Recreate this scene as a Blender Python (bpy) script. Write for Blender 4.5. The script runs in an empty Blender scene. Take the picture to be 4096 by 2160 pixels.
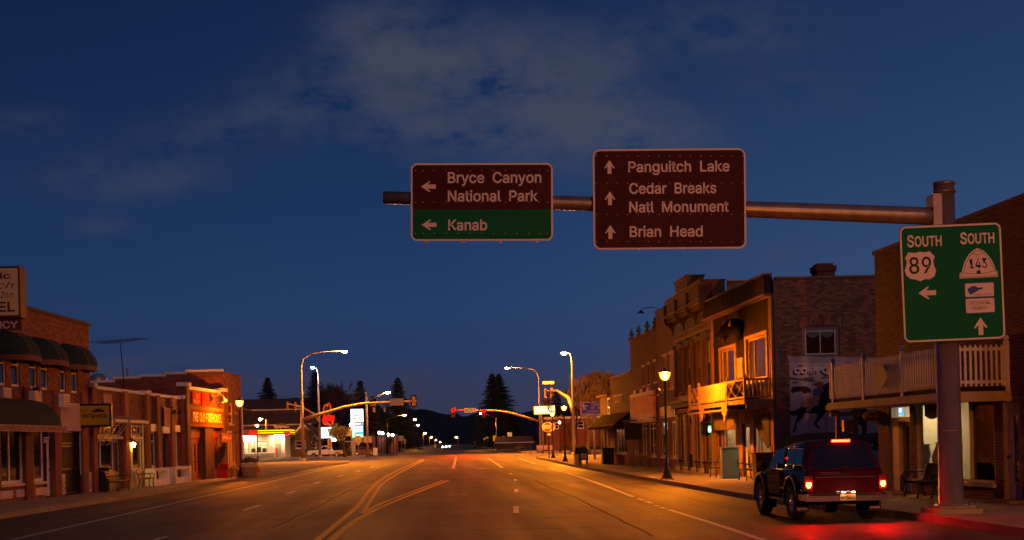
import bpy, bmesh, math, random
from math import radians as R, sin, cos, pi, atan2, sqrt, hypot
from mathutils import Vector, Matrix
random.seed(7)
SC = bpy.context.scene
COL = SC.collection

# ---------------------------------------------------------------- camera
# calibrated from the street: focal 5250 px at 4096 px width, eye 1.85 m above the road, roll 1.35 degrees
FPX, PX0, PY0, EYE, ROLL = 5250.0, 1781.0, 1772.0, 1.85, R(1.35)
cd = bpy.data.cameras.new('camera')
cam = bpy.data.objects.new('camera', cd)
COL.objects.link(cam)
cd.sensor_width = 36.0
cd.lens = 36.0 * FPX / 4096
cd.shift_x = (2048 - PX0) / 4096
cd.shift_y = (PY0 - 1080) / 4096
cd.clip_start, cd.clip_end = 0.1, 12000
_r, _u, _b = Vector((cos(ROLL), 0, -sin(ROLL))), Vector((sin(ROLL), 0, cos(ROLL))), Vector((0, -1, 0))
M = Matrix((_r, _u, _b)).transposed().to_4x4()
M.translation = Vector((0, 0, EYE))
cam.matrix_world = M
SC.camera = cam

# ---------------------------------------------------------------- render, exposure
SC.render.engine = 'CYCLES'
SC.cycles.use_denoising = True
try:
    SC.cycles.denoiser = 'OPENIMAGEDENOISE'
except Exception:
    pass
SC.cycles.sample_clamp_indirect = 4.0
SC.cycles.sample_clamp_direct = 0.0
SC.cycles.max_bounces = 5
SC.cycles.diffuse_bounces = 3
SC.cycles.glossy_bounces = 3
SC.cycles.transparent_max_bounces = 8
SC.cycles.caustics_reflective = False
SC.cycles.caustics_refractive = False
SC.cycles.blur_glossy = 1.0
SC.view_settings.view_transform = 'Standard'
SC.view_settings.look = 'None'
SC.view_settings.gamma = 1.0
SC.view_settings.exposure = 0.0
SC.view_settings.use_curve_mapping = False

# ---------------------------------------------------------------- sky after sunset, thin cloud
W = bpy.data.worlds.new('World')
SC.world = W
W.use_nodes = True
wn, wl = W.node_tree.nodes, W.node_tree.links
wn.clear()
def wmath(op, a, b=None, c=None, clamp=False):
    n = wn.new('ShaderNodeMath'); n.operation = op; n.use_clamp = clamp
    for i, v in enumerate((a, b, c)):
        if v is None: continue
        if isinstance(v, (int, float)): n.inputs[i].default_value = v
        else: wl.new(v, n.inputs[i])
    return n.outputs[0]
tc = wn.new('ShaderNodeTexCoord')
sx = wn.new('ShaderNodeSeparateXYZ')
wl.new(tc.outputs['Generated'], sx.inputs[0])
X, Y, Z = sx.outputs
zc = wmath('MAXIMUM', Z, 0.0)
ramp = wn.new('ShaderNodeValToRGB')
wl.new(zc, ramp.inputs[0])
er = ramp.color_ramp
stops = [(0.0, (.042, .040, .078)), (.035, (.031, .041, .095)), (.065, (.0225, .046, .126)), (.10, (.0200, .049, .138)), (.17, (.0140, .040, .122)),
         (.25, (.0088, .0285, .094)), (.34, (.0064, .0215, .076)), (.6, (.002, .013, .06)), (1.0, (.002, .010, .05))]
er.elements[0].position = 0.0; er.elements[0].color = stops[0][1] + (1,)
er.elements[1].position = 1.0; er.elements[1].color = stops[-1][1] + (1,)
for p, c in stops[1:-1]:
    e = er.elements.new(p); e.color = c + (1,)
# the sky is a little lighter towards the east (+x)
side = wmath('MULTIPLY_ADD', X, 0.5, 1.0)
east = wmath('MAXIMUM', X, 0.0)
side = [wmath('MULTIPLY_ADD', east, k, side) for k in (2.2, .95, .25)]
skm = wn.new('ShaderNodeMix'); skm.data_type = 'RGBA'; skm.blend_type = 'MULTIPLY'; skm.inputs[0].default_value = 1.0
wl.new(ramp.outputs[0], skm.inputs[6])
cmb = wn.new('ShaderNodeCombineColor')
for i in range(3): wl.new(side[i], cmb.inputs[i])
wl.new(cmb.outputs[0], skm.inputs[7])
# clouds: fbm noise over the direction, with banks at fixed compass directions
yc = wmath('MAXIMUM', Y, 0.05)
cu, cv_ = wmath('DIVIDE', X, yc), wmath('DIVIDE', Z, yc)
def bank(u, v, su, sv, amp, tilt=0.0):
    a = wmath('SUBTRACT', cu, u); b = wmath('SUBTRACT', cv_, v)
    b = wmath('MULTIPLY_ADD', a, -tilt, b)
    q = wmath('ADD', wmath('POWER', wmath('ABSOLUTE', wmath('DIVIDE', a, su)), 2.0), wmath('POWER', wmath('ABSOLUTE', wmath('DIVIDE', b, sv)), 2.0))
    return wmath('MULTIPLY', wmath('EXPONENT', wmath('MULTIPLY', q, -1.0)), amp)
def bpx(x, y, sxp, syp, amp, tilt=0.0):     # x, y in pixels of a 2576 wide frame
    dx, dy = (x - 1120), (y - 1114)
    return bank((dx * cos(ROLL) - dy * sin(ROLL)) / 3302, -(dx * sin(ROLL) + dy * cos(ROLL)) / 3302, sxp / 3302, syp / 3302, amp, tilt)
banks = [bpx(960, 70, 130, 70, .8), bpx(1010, 190, 200, 110, 1.0, -.1), bpx(1290, 190, 230, 120, 1.05, -.15), bpx(1500, 280, 210, 95, 1.0, -.3),
         bpx(1250, 345, 300, 65, .9, -.1), bpx(1640, 350, 130, 45, .75), bpx(1560, 120, 110, 60, .6), bpx(740, 275, 190, 70, .5, .1), bpx(500, 345, 160, 50, .3),
         bpx(1830, 70, 200, 60, .55), bpx(330, 445, 190, 55, .5), bpx(270, 570, 80, 26, .35), bpx(70, 310, 90, 40, .3),
         bpx(2000, 230, 160, 60, .25), bpx(430, 900, 330, 24, .45, .05), bpx(1080, 940, 190, 26, .4), bpx(1930, 640, 120, 35, .3), bpx(1580, 888, 50, 16, .3), bpx(700, 960, 250, 30, .5), bpx(980, 1000, 300, 30, .5), bpx(330, 930, 260, 26, .5), bpx(1500, 960, 250, 24, .35)]
bs = banks[0]
for b_ in banks[1:]: bs = wmath('ADD', bs, b_)
nz = wn.new('ShaderNodeTexNoise'); nz.noise_dimensions = '3D'
mp = wn.new('ShaderNodeMapping'); mp.inputs['Scale'].default_value = (12, 12, 22)
wl.new(tc.outputs['Generated'], mp.inputs[0]); wl.new(mp.outputs[0], nz.inputs['Vector'])
nz.inputs['Scale'].default_value = 1.0; nz.inputs['Detail'].default_value = 7; nz.inputs['Roughness'].default_value = .56
n2 = wn.new('ShaderNodeTexNoise'); n2.inputs['Scale'].default_value = 3.1; n2.inputs['Detail'].default_value = 5
wl.new(tc.outputs['Generated'], n2.inputs['Vector'])
n3 = wn.new('ShaderNodeTexNoise'); n3.inputs['Scale'].default_value = 2.9; n3.inputs['Detail'].default_value = 9; n3.inputs['Roughness'].default_value = .62; wl.new(mp.outputs[0], n3.inputs['Vector'])
nzz = wmath('MULTIPLY_ADD', n3.outputs[0], .42, wmath('MULTIPLY', nz.outputs[0], .72))
frontal = wmath('MULTIPLY', bs, wmath('MULTIPLY_ADD', nzz, 6.2, -2.75, clamp=False))
elsewhere = wmath('MULTIPLY', wmath('GREATER_THAN', .05, Y), wmath('MULTIPLY_ADD', n2.outputs[0], 2.4, -1.25))
cf = wmath('ADD', wmath('MAXIMUM', frontal, 0.0), wmath('MAXIMUM', elsewhere, 0.0))
cf = wmath('MULTIPLY', wmath('SUBTRACT', 1.0, wmath('EXPONENT', wmath('MULTIPLY', cf, -1.1))), .80)
ccol = wn.new('ShaderNodeValToRGB'); wl.new(zc, ccol.inputs[0])
ccol.color_ramp.elements[0].color = (.040, .040, .070, 1); ccol.color_ramp.elements[0].position = .0
ccol.color_ramp.elements[1].color = (.068, .078, .115, 1); ccol.color_ramp.elements[1].position = .2
mixc = wn.new('ShaderNodeMix'); mixc.data_type = 'RGBA'
wl.new(cf, mixc.inputs[0]); wl.new(skm.outputs[2], mixc.inputs[6]); wl.new(ccol.outputs[0], mixc.inputs[7])
bg = wn.new('ShaderNodeBackground'); bg.inputs[1].default_value = 0.94
wl.new(mixc.outputs[2], bg.inputs[0])
wo = wn.new('ShaderNodeOutputWorld'); wl.new(bg.outputs[0], wo.inputs[0])

# last glow of the sun that has just set behind the camera: weak, pink, very soft
sd = bpy.data.lights.new('sun', 'SUN'); sd.energy = 0.37; sd.angle = R(9); sd.color = (1.0, .46, .34)
sun = bpy.data.objects.new('sun', sd); COL.objects.link(sun)
_d = Vector((-.30, 1.0, -.34)).normalized()
sun.rotation_euler = (-_d).to_track_quat('Z', 'Y').to_euler()

# ---------------------------------------------------------------- helpers: pixels of the photograph (4096 wide) to places
def ray(x, y):
    dx, dy = x - PX0, y - PY0
    return (dx * cos(ROLL) - dy * sin(ROLL)) / FPX, -(dx * sin(ROLL) + dy * cos(ROLL)) / FPX
def at(x, y, Y):
    a, b = ray(x, y); return Vector((a * Y, Y, EYE + b * Y))
def gnd(x, y, z=0.0):
    a, b = ray(x, y); t = (z - EYE) / b; return Vector((a * t, t, z))
def proj(p):
    a, b = p[0] / p[1] * FPX, -(p[2] - EYE) / p[1] * FPX
    return PX0 + a * cos(ROLL) + b * sin(ROLL), PY0 - a * sin(ROLL) + b * cos(ROLL)
def cv(ox, oy, s): return lambda x, y: (ox + x / s, oy + y / s)

# ---------------------------------------------------------------- helpers: materials
MATS = {}
def node_mat(name):
    m = bpy.data.materials.new(name); m.use_nodes = True
    nt = m.node_tree; nt.nodes.clear()
    out = nt.nodes.new('ShaderNodeOutputMaterial'); MATS[name] = m
    return m, nt.nodes, nt.links, out
def mat(name, col, rough=.75, metal=0.0, var=.25, scale=3.0, bump=0.0, bscale=40.0, spec=.22, island=0.0, stretch=(1, 1, 1), dirt=0.0):
    if name in MATS: return MATS[name]
    m, N, L, out = node_mat(name)
    p = N.new('ShaderNodeBsdfPrincipled')
    p.inputs['Roughness'].default_value = rough; p.inputs['Metallic'].default_value = metal
    p.inputs['Specular IOR Level'].default_value = spec
    t = N.new('ShaderNodeTexCoord'); mpg = N.new('ShaderNodeMapping'); mpg.inputs['Scale'].default_value = stretch
    L.new(t.outputs['Object'], mpg.inputs[0])
    n = N.new('ShaderNodeTexNoise'); n.inputs['Scale'].default_value = scale; n.inputs['Detail'].default_value = 6; n.inputs['Roughness'].default_value = .65
    L.new(mpg.outputs[0], n.inputs['Vector'])
    f = N.new('ShaderNodeMapRange'); f.inputs[1].default_value = .25; f.inputs[2].default_value = .75
    f.inputs[3].default_value = 1 - var; f.inputs[4].default_value = 1 + var
    L.new(n.outputs[0], f.inputs[0])
    fac = f.outputs[0]
    if island:
        g = N.new('ShaderNodeNewGeometry'); oi = N.new('ShaderNodeObjectInfo')
        a = N.new('ShaderNodeMath'); a.operation = 'ADD'; L.new(g.outputs['Random Per Island'], a.inputs[0]); L.new(oi.outputs['Random'], a.inputs[1])
        fr = N.new('ShaderNodeMath'); fr.operation = 'FRACT'; L.new(a.outputs[0], fr.inputs[0])
        mr = N.new('ShaderNodeMapRange'); mr.inputs[3].default_value = 1 - island; mr.inputs[4].default_value = 1 + island
        L.new(fr.outputs[0], mr.inputs[0])
        mu = N.new('ShaderNodeMath'); mu.operation = 'MULTIPLY'; L.new(fac, mu.inputs[0]); L.new(mr.outputs[0], mu.inputs[1]); fac = mu.outputs[0]
    mx = N.new('ShaderNodeMix'); mx.data_type = 'RGBA'; mx.blend_type = 'MULTIPLY'; mx.inputs[0].default_value = 1
    mx.inputs[6].default_value = tuple(col) + (1,)
    cc = N.new('ShaderNodeCombineColor')
    for i in range(3): L.new(fac, cc.inputs[i])
    L.new(cc.outputs[0], mx.inputs[7])
    L.new(mx.outputs[2], p.inputs['Base Color'])
    if bump:
        bn = N.new('ShaderNodeTexNoise'); bn.inputs['Scale'].default_value = bscale; bn.inputs['Detail'].default_value = 5
        L.new(mpg.outputs[0], bn.inputs['Vector'])
        bm_ = N.new('ShaderNodeBump'); bm_.inputs['Strength'].default_value = bump; bm_.inputs['Distance'].default_value = .02
        L.new(bn.outputs[0], bm_.inputs['Height']); L.new(bm_.outputs[0], p.inputs['Normal'])
    L.new(p.outputs[0], out.inputs[0])
    return m
def emit(name, col, strength):
    if name in MATS: return MATS[name]
    m, N, L, out = node_mat(name)
    e = N.new('ShaderNodeEmission'); e.inputs[0].default_value = tuple(col) + (1,); e.inputs[1].default_value = strength
    L.new(e.outputs[0], out.inputs[0]); return m
def glass(name, tint=(1, 1, 1), refl=.12):
    m, N, L, out = node_mat(name)
    tr = N.new('ShaderNodeBsdfTransparent'); tr.inputs[0].default_value = tuple(tint) + (1,)
    gl = N.new('ShaderNodeBsdfGlossy'); gl.inputs['Roughness'].default_value = .03
    fr = N.new('ShaderNodeFresnel'); fr.inputs[0].default_value = 1.5
    a = N.new('ShaderNodeMath'); a.operation = 'ADD'; a.inputs[1].default_value = refl; L.new(fr.outputs[0], a.inputs[0])
    bk = N.new('ShaderNodeNewGeometry'); inv = N.new('ShaderNodeMath'); inv.operation = 'SUBTRACT'; inv.inputs[0].default_value = 1.0; L.new(bk.outputs['Backfacing'], inv.inputs[1])
    fm = N.new('ShaderNodeMath'); fm.operation = 'MULTIPLY'; L.new(a.outputs[0], fm.inputs[0]); L.new(inv.outputs[0], fm.inputs[1])
    mx = N.new('ShaderNodeMixShader'); L.new(fm.outputs[0], mx.inputs[0]); L.new(tr.outputs[0], mx.inputs[1]); L.new(gl.outputs[0], mx.inputs[2])
    L.new(mx.outputs[0], out.inputs[0]); return m

BRICK_RED = mat('brick_red', (.23, .080, .042), .85, var=.18, scale=2, island=.35, bump=.25, bscale=60)
BRICK_DARK = mat('brick_dark', (.17, .055, .036), .85, var=.18, scale=2, island=.32, bump=.25, bscale=60)
BRICK_BROWN = mat('brick_brown', (.25, .125, .072), .88, var=.2, scale=1.6, island=.42, bump=.3, bscale=60)
BRICK_TAN = mat('brick_tan', (.13, .055, .028), .85, var=.2, scale=1.5, island=.3, bump=.25, bscale=60)
BRICK_DEEP = mat('brick_deep_red', (.125, .036, .022), .85, var=.2, scale=2, island=.4, bump=.25, bscale=60)
MORTAR = mat('mortar', (.25, .20, .165), .95, var=.2, scale=6, bump=.2)
MORTAR_DARK = mat('mortar_dark', (.12, .085, .065), .95, var=.2, scale=6, bump=.2)
STUCCO = mat('stucco', (.21, .108, .055), .9, var=.15, scale=1.3, bump=.3, bscale=30)
WHITE = mat('white_paint', (.62, .58, .54), .6, var=.14, scale=2.5, bump=.1)
CREAM = mat('cream_paint', (.52, .43, .28), .6, var=.14, scale=2.5, bump=.08)
PINK = mat('pale_pink_paint', (.52, .36, .33), .7, var=.12, scale=3)
OLIVE = mat('olive_paint', (.24, .21, .10), .7, var=.2, scale=3)
COPING = mat('white_coping', (.60, .57, .54), .8, var=.2, scale=2, bump=.2)
CONCRETE = mat('sidewalk_concrete', (.27, .22, .12), .9, var=.25, scale=.8, bump=.35, bscale=25, island=.10)
KERB = mat('kerb_concrete', (.28, .23, .14), .9, var=.28, scale=1.2, bump=.4, bscale=20, island=.12)
IRON = mat('black_iron', (.016, .016, .016), .45, .3, var=.3, scale=5, spec=.5)
STEEL = mat('galvanised_steel', (.21, .165, .135), .36, .45, var=.35, scale=3.5, bump=.12, bscale=14, stretch=(1, 1, .5), spec=.5)
STEEL_PAINT = mat('painted_pole', (.33, .25, .13), .5, .3, var=.15, scale=3)
POLE_GREY = mat('grey_pole', (.28, .24, .22), .5, .4, var=.2, scale=3)
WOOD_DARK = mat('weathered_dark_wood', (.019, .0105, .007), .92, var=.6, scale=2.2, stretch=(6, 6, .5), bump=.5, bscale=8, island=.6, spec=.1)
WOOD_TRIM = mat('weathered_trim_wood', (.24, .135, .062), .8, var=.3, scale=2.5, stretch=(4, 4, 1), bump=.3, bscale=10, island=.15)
WOOD_SLAT = mat('bench_slat_wood', (.30, .15, .05), .55, var=.3, scale=4, island=.15)
GREEN_CANVAS = mat('dark_green_canvas', (.022, .038, .026), .95, var=.25, scale=2, bump=.25, bscale=14)
VALANCE = mat('brown_valance', (.17, .075, .045), .9, var=.2)
STRIPE_CANVAS = mat('brown_canvas', (.022, .013, .009), .95, var=.25, bump=.2, spec=.02)
DARK_GLASS = mat('dark_window_glass', (.012, .011, .010), .045, var=.2, scale=.7, spec=.9, bump=.02, bscale=1.2)
ROOM_DARK = mat('dim_room', (.07, .055, .04), .9)
ROOF_TAR = mat('roof_tar', (.04, .037, .035), .95, var=.2)
CLEAR = glass('clear_shop_glass', (.93, .93, .92), .04)
RED_PAINT = mat('red_paint', (.42, .02, .01), .7, var=.2, spec=.05)
RED_DEEP = mat('deep_red_paint', (.20, .018, .014), .6, var=.25)
BLACKP = mat('black_paint', (.012, .011, .011), .55, var=.2)
SIGN_BROWN = mat('brown_sign_sheeting', (.048, .0125, .0115), .6, var=.3, scale=1.6, spec=.08)
SIGN_GREEN = mat('green_sign_sheeting', (.003, .11, .042), .6, var=.10, scale=.8, spec=.08)
SIGN_WHITE = mat('white_sign_sheeting', (.62, .55, .52), .6, var=.06, spec=.1)
SIGN_BACK = mat('sign_aluminium_back', (.30, .29, .28), .5, .6, var=.12)
SIGN_BLUE = mat('blue_sign_print', (.03, .05, .25), .5)
SOD = (1.0, .25, .007)
def lamp_glass(name, col, glow):
    m, N, L, out = node_mat(name)
    tr = N.new('ShaderNodeBsdfTransparent'); tr.inputs[0].default_value = (1, .93, .82, 1)
    e = N.new('ShaderNodeEmission'); e.inputs[0].default_value = tuple(col) + (1,); e.inputs[1].default_value = glow
    ad = N.new('ShaderNodeAddShader'); L.new(tr.outputs[0], ad.inputs[0]); L.new(e.outputs[0], ad.inputs[1]); L.new(ad.outputs[0], out.inputs[0]); return m
LAMP_ORANGE = lamp_glass('sodium_lamp_globe', (1.0, .30, .02), 2.6)
LAMP_BULB = emit('sodium_lamp_bulb', SOD, 12500)
LAMP_BULB_DIM = emit('sodium_lamp_bulb_dim', (1.0, .23, .006), 5000)  # weaker bulb, dimmed so the firehouse front is not overlit
LAMP_HEAD = emit('sodium_street_lamp', (1.0, .26, .008), 19000)
LAMP_FAR = emit('far_street_lamp', (1.0, .34, .03), 1600)
LAMP_WHITE = emit('white_street_lamp', (1.0, .85, .75), 1500)

# ---------------------------------------------------------------- helpers: meshes and objects
class MB:
    def __init__(s): s.v, s.f, s.sm = [], [], []
    def add(s, vs, fs, smooth=False):
        o = len(s.v); s.v += [tuple(v) for v in vs]
        for f in fs: s.f.append(tuple(i + o for i in f)); s.sm.append(smooth)
        return s
    def box(s, x0, x1, y0, y1, z0, z1):
        return s.add([(x0, y0, z0), (x1, y0, z0), (x1, y1, z0), (x0, y1, z0), (x0, y0, z1), (x1, y0, z1), (x1, y1, z1), (x0, y1, z1)],
                     [(0, 3, 2, 1), (4, 5, 6, 7), (0, 1, 5, 4), (1, 2, 6, 5), (2, 3, 7, 6), (3, 0, 4, 7)])
    def bar(s, p, q, w, h=None, up=(0, 0, 1)):
        p, q = Vector(p), Vector(q); h = w if h is None else h
        d = (q - p).normalized(); up = Vector(up)
        if abs(d.dot(up)) > .98: up = Vector((1, 0, 0))
        a = d.cross(up).normalized(); b = a.cross(d)
        vs = [c + a * (i * w / 2) + b * (j * h / 2) for c in (p, q) for i, j in ((-1, -1), (1, -1), (1, 1), (-1, 1))]
        return s.add(vs, [(0, 1, 2, 3), (7, 6, 5, 4), (0, 4, 5, 1), (1, 5, 6, 2), (2, 6, 7, 3), (3, 7, 4, 0)])
    def tube(s, pts, rad, n=8, cap=True, smooth=True):
        pts = [Vector(p) for p in pts]
        if not isinstance(rad, (list, tuple)): rad = [rad] * len(pts)
        vs = []; prev = None
        for i, p in enumerate(pts):
            d = (pts[min(i + 1, len(pts) - 1)] - pts[max(i - 1, 0)]).normalized()
            if prev is None:
                a = d.orthogonal().normalized()
            else:
                a = (prev - d * prev.dot(d)); a = a.normalized() if a.length > 1e-6 else d.orthogonal().normalized()
            prev = a; b = d.cross(a)
            vs += [p + (a * cos(2 * pi * k / n) + b * sin(2 * pi * k / n)) * rad[i] for k in range(n)]
        fs = [(i * n + k, i * n + (k + 1) % n, (i + 1) * n + (k + 1) % n, (i + 1) * n + k) for i in range(len(pts) - 1) for k in range(n)]
        s.add(vs, fs, smooth)
        if cap:
            o = len(s.v) - len(vs)
            s.f.append(tuple(o + k for k in range(n))[::-1]); s.sm.append(False)
            s.f.append(tuple(o + (len(pts) - 1) * n + k for k in range(n))); s.sm.append(False)
        return s
    def lathe(s, prof, cx=0, cy=0, cz=0, n=16, smooth=True, a0=0.0):
        vs = [(cx + r * cos(2 * pi * k / n + a0), cy + r * sin(2 * pi * k / n + a0), cz + z) for r, z in prof for k in range(n)]
        fs = [(i * n + k, i * n + (k + 1) % n, (i + 1) * n + (k + 1) % n, (i + 1) * n + k) for i in range(len(prof) - 1) for k in range(n)]
        s.add(vs, fs, smooth)
        o = len(s.v) - len(vs)
        if prof[0][0] > 1e-4: s.f.append(tuple(o + k for k in range(n))[::-1]); s.sm.append(False)
        if prof[-1][0] > 1e-4: s.f.append(tuple(o + (len(prof) - 1) * n + k for k in range(n))); s.sm.append(False)
        return s
    def poly(s, pts, y0, y1):          # outline in x,z (counter-clockwise seen from -y) pushed from y0 to y1
        n = len(pts)
        ar = sum(pts[i][0] * pts[(i + 1) % n][1] - pts[(i + 1) % n][0] * pts[i][1] for i in range(n))
        if ar < 0: pts = pts[::-1]
        vs = [(x, y0, z) for x, z in pts] + [(x, y1, z) for x, z in pts]
        fs = [tuple(range(n)), tuple(range(2 * n - 1, n - 1, -1))] + [(i, i + n, (i + 1) % n + n, (i + 1) % n) for i in range(n)]
        return s.add(vs, fs)
    def sphere(s, c, r, n=10, m=7, sz=1.0):
        prof = [(max(r * sin(pi * i / m), 1e-5), -r * sz * cos(pi * i / m)) for i in range(m + 1)]
        return s.lathe(prof, c[0], c[1], c[2], n)
    def mesh(s, name):
        me = bpy.data.meshes.new(name); me.from_pydata(s.v, [], s.f)
        me.polygons.foreach_set('use_smooth', s.sm); me.update(); return me
    def build(s, name, m, parent=None, loc=None, kind=None, label=None):
        return obj(name, s.mesh(name), m, parent, loc, kind, label)
def obj(name, me, m, parent=None, loc=None, kind=None, label=None):
    o = bpy.data.objects.new(name, me)
    if m is not None and me is not None and not me.materials: me.materials.append(m)
    COL.objects.link(o)
    if parent is not None: o.parent = parent
    if loc is not None: o.location = loc
    if kind: o['kind'] = kind
    if label: o['label'] = label
    return o
LABELS = {}
def tag(o, label, cat, group=None):
    o['label'] = label; o['category'] = cat
    if group: o['group'] = group
    LABELS.setdefault(label, []).append(o.name)
    return o
def thing(name, label, cat, loc=(0, 0, 0), rz=0.0, group=None):
    o = bpy.data.objects.new(name, None); COL.objects.link(o)
    o.location = loc; o.rotation_euler = (0, 0, rz); o.empty_display_size = .3
    return tag(o, label, cat, group)
def struct(o): o['kind'] = 'structure'; return o
def copy_tree(o, parent=None):
    c = o.copy(); COL.objects.link(c); c.parent = parent
    for ch in list(o.children):
        copy_tree(ch, c)
    return c
def dup(root, loc, rz, label):
    c = copy_tree(root); c.location = loc; c.rotation_euler = (0, 0, rz); c['label'] = label
    LABELS.setdefault(label, []).append(c.name)
    return c
_tx = {}
try:      # the plain grotesque that ships with Blender; the built-in face if it is missing
    import os
    FONT = bpy.data.fonts.load(os.path.join(bpy.utils.resource_path('LOCAL'), 'datafiles', 'fonts', 'Inter.woff2'))
except Exception:
    FONT = None
def text_mesh(s, bold=0.0, ext=0.004, shear=0.0):
    k = (s, bold, ext, shear)
    if k in _tx: return _tx[k].copy()
    c = bpy.data.curves.new('lettering', 'FONT'); c.body = s; c.size = 1.0
    if FONT: c.font = FONT
    c.offset = bold; c.extrude = 0.0; c.resolution_u = 3; c.shear = shear
    o = bpy.data.objects.new('lettering', c); COL.objects.link(o)
    dg = bpy.context.evaluated_depsgraph_get()
    me = bpy.data.meshes.new_from_object(o.evaluated_get(dg))
    bpy.data.objects.remove(o); bpy.data.curves.remove(c)
    _tx[k] = me
    return me.copy()
_cap = None
def TX(s, m, parent, x0, x1, base, cap, y, bold=0.012, shear=0.0, name='lettering'):
    """lettering in the parent's x-z plane, facing -y: from x0 to x1, on the baseline, with this capital height"""
    global _cap
    if _cap is None:
        t = text_mesh('H'); _cap = max(v.co.y for v in t.vertices)
    me = text_mesh(s, bold, 0, shear)
    xs = [v.co.x for v in me.vertices]; a, b = min(xs), max(xs)
    kx, kz = (x1 - x0) / (b - a), cap / _cap
    for v in me.vertices:
        v.co = Vector((x0 + (v.co.x - a) * kx, y, base + v.co.y * kz))
    me.update()
    # one mesh for each word
    par = list(range(len(me.vertices)))
    def find(i):
        while par[i] != i: par[i] = par[par[i]]; i = par[i]
        return i
    for e in me.edges: par[find(e.vertices[0])] = find(e.vertices[1])
    isl = {}
    for i, v in enumerate(me.vertices):
        q = isl.setdefault(find(i), [1e9, -1e9]); q[0] = min(q[0], v.co.x); q[1] = max(q[1], v.co.x)
    words, groups = [], {}
    for r_, (a_, b_) in sorted(isl.items(), key=lambda t: t[1][0]):
        if words and a_ - words[-1][1] < cap * kx / kz * .36: words[-1][1] = max(words[-1][1], b_)
        else: words.append([a_, b_])
        groups[r_] = len(words) - 1
    if len(words) == 1: return obj(name, me, m, parent)
    out = None
    for w in range(len(words)):
        mb = MB(); idx = {}
        for p in me.polygons:
            if groups[find(p.vertices[0])] != w: continue
            f = []
            for i in p.vertices:
                if i not in idx: idx[i] = len(mb.v); mb.v.append(tuple(me.vertices[i].co))
                f.append(idx[i])
            mb.f.append(tuple(f)); mb.sm.append(False)
        out = mb.build(name, m, parent)
    return out
class Fac:
    """a vertical building front from p0 to p1; local x runs along it, local y into the building, z up"""
    def __init__(s, p0, p1):
        s.p0, s.p1 = Vector(p0), Vector(p1); d = s.p1 - s.p0; s.L = d.length; s.d = d / s.L
        s.N = Vector((s.d.y, -s.d.x)); s.rz = atan2(s.d.y, s.d.x)
    def uz(s, x, y, n=0.0):
        a, b = ray(x, y)
        t = (s.p0.dot(s.N) + n) / (a * s.N.x + s.N.y)
        q = Vector((a * t, t)) - s.p0
        return q.dot(s.d), EYE + b * t
    def rect(s, x0, y0, x1, y1, n=0.0):
        ym, xm = (y0 + y1) / 2, (x0 + x1) / 2
        return s.uz(x0, ym, n)[0], s.uz(x1, ym, n)[0], s.uz(xm, y1, n)[1], s.uz(xm, y0, n)[1]   # u0, u1, z0, z1
    def thing(s, name, label, cat, group=None): return thing(name, label, cat, (s.p0.x, s.p0.y, 0), s.rz, group)
    def world(s, u, n, z):
        q = s.p0 + s.d * u + s.N * n; return Vector((q.x, q.y, z))
def wall_mesh(mb, u0, u1, z0, z1, holes, depth=.22, y=0.0):
    us = sorted({u0, u1, *[min(max(h[i], u0), u1) for h in holes for i in (0, 1)]})
    zs = sorted({z0, z1, *[min(max(h[i], z0), z1) for h in holes for i in (2, 3)]})
    for i in range(len(us) - 1):
        for j in range(len(zs) - 1):
            a, b, c, d = us[i], us[i + 1], zs[j], zs[j + 1]
            if b - a < 1e-5 or d - c < 1e-5: continue
            mu, mz = (a + b) / 2, (c + d) / 2
            if any(h[0] < mu < h[1] and h[2] < mz < h[3] for h in holes): continue
            mb.add([(a, y, c), (b, y, c), (b, y, d), (a, y, d)], [(0, 1, 2, 3)])
    for h in holes:
        a, b, c, d = max(h[0], u0), min(h[1], u1), max(h[2], z0), min(h[3], z1)
        e = y + depth
        mb.add([(a, y, c), (b, y, c), (b, y, d), (a, y, d), (a, e, c), (b, e, c), (b, e, d), (a, e, d)],
               [(0, 4, 5, 1), (1, 5, 6, 2), (2, 6, 7, 3), (3, 7, 4, 0)])
    return mb
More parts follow.
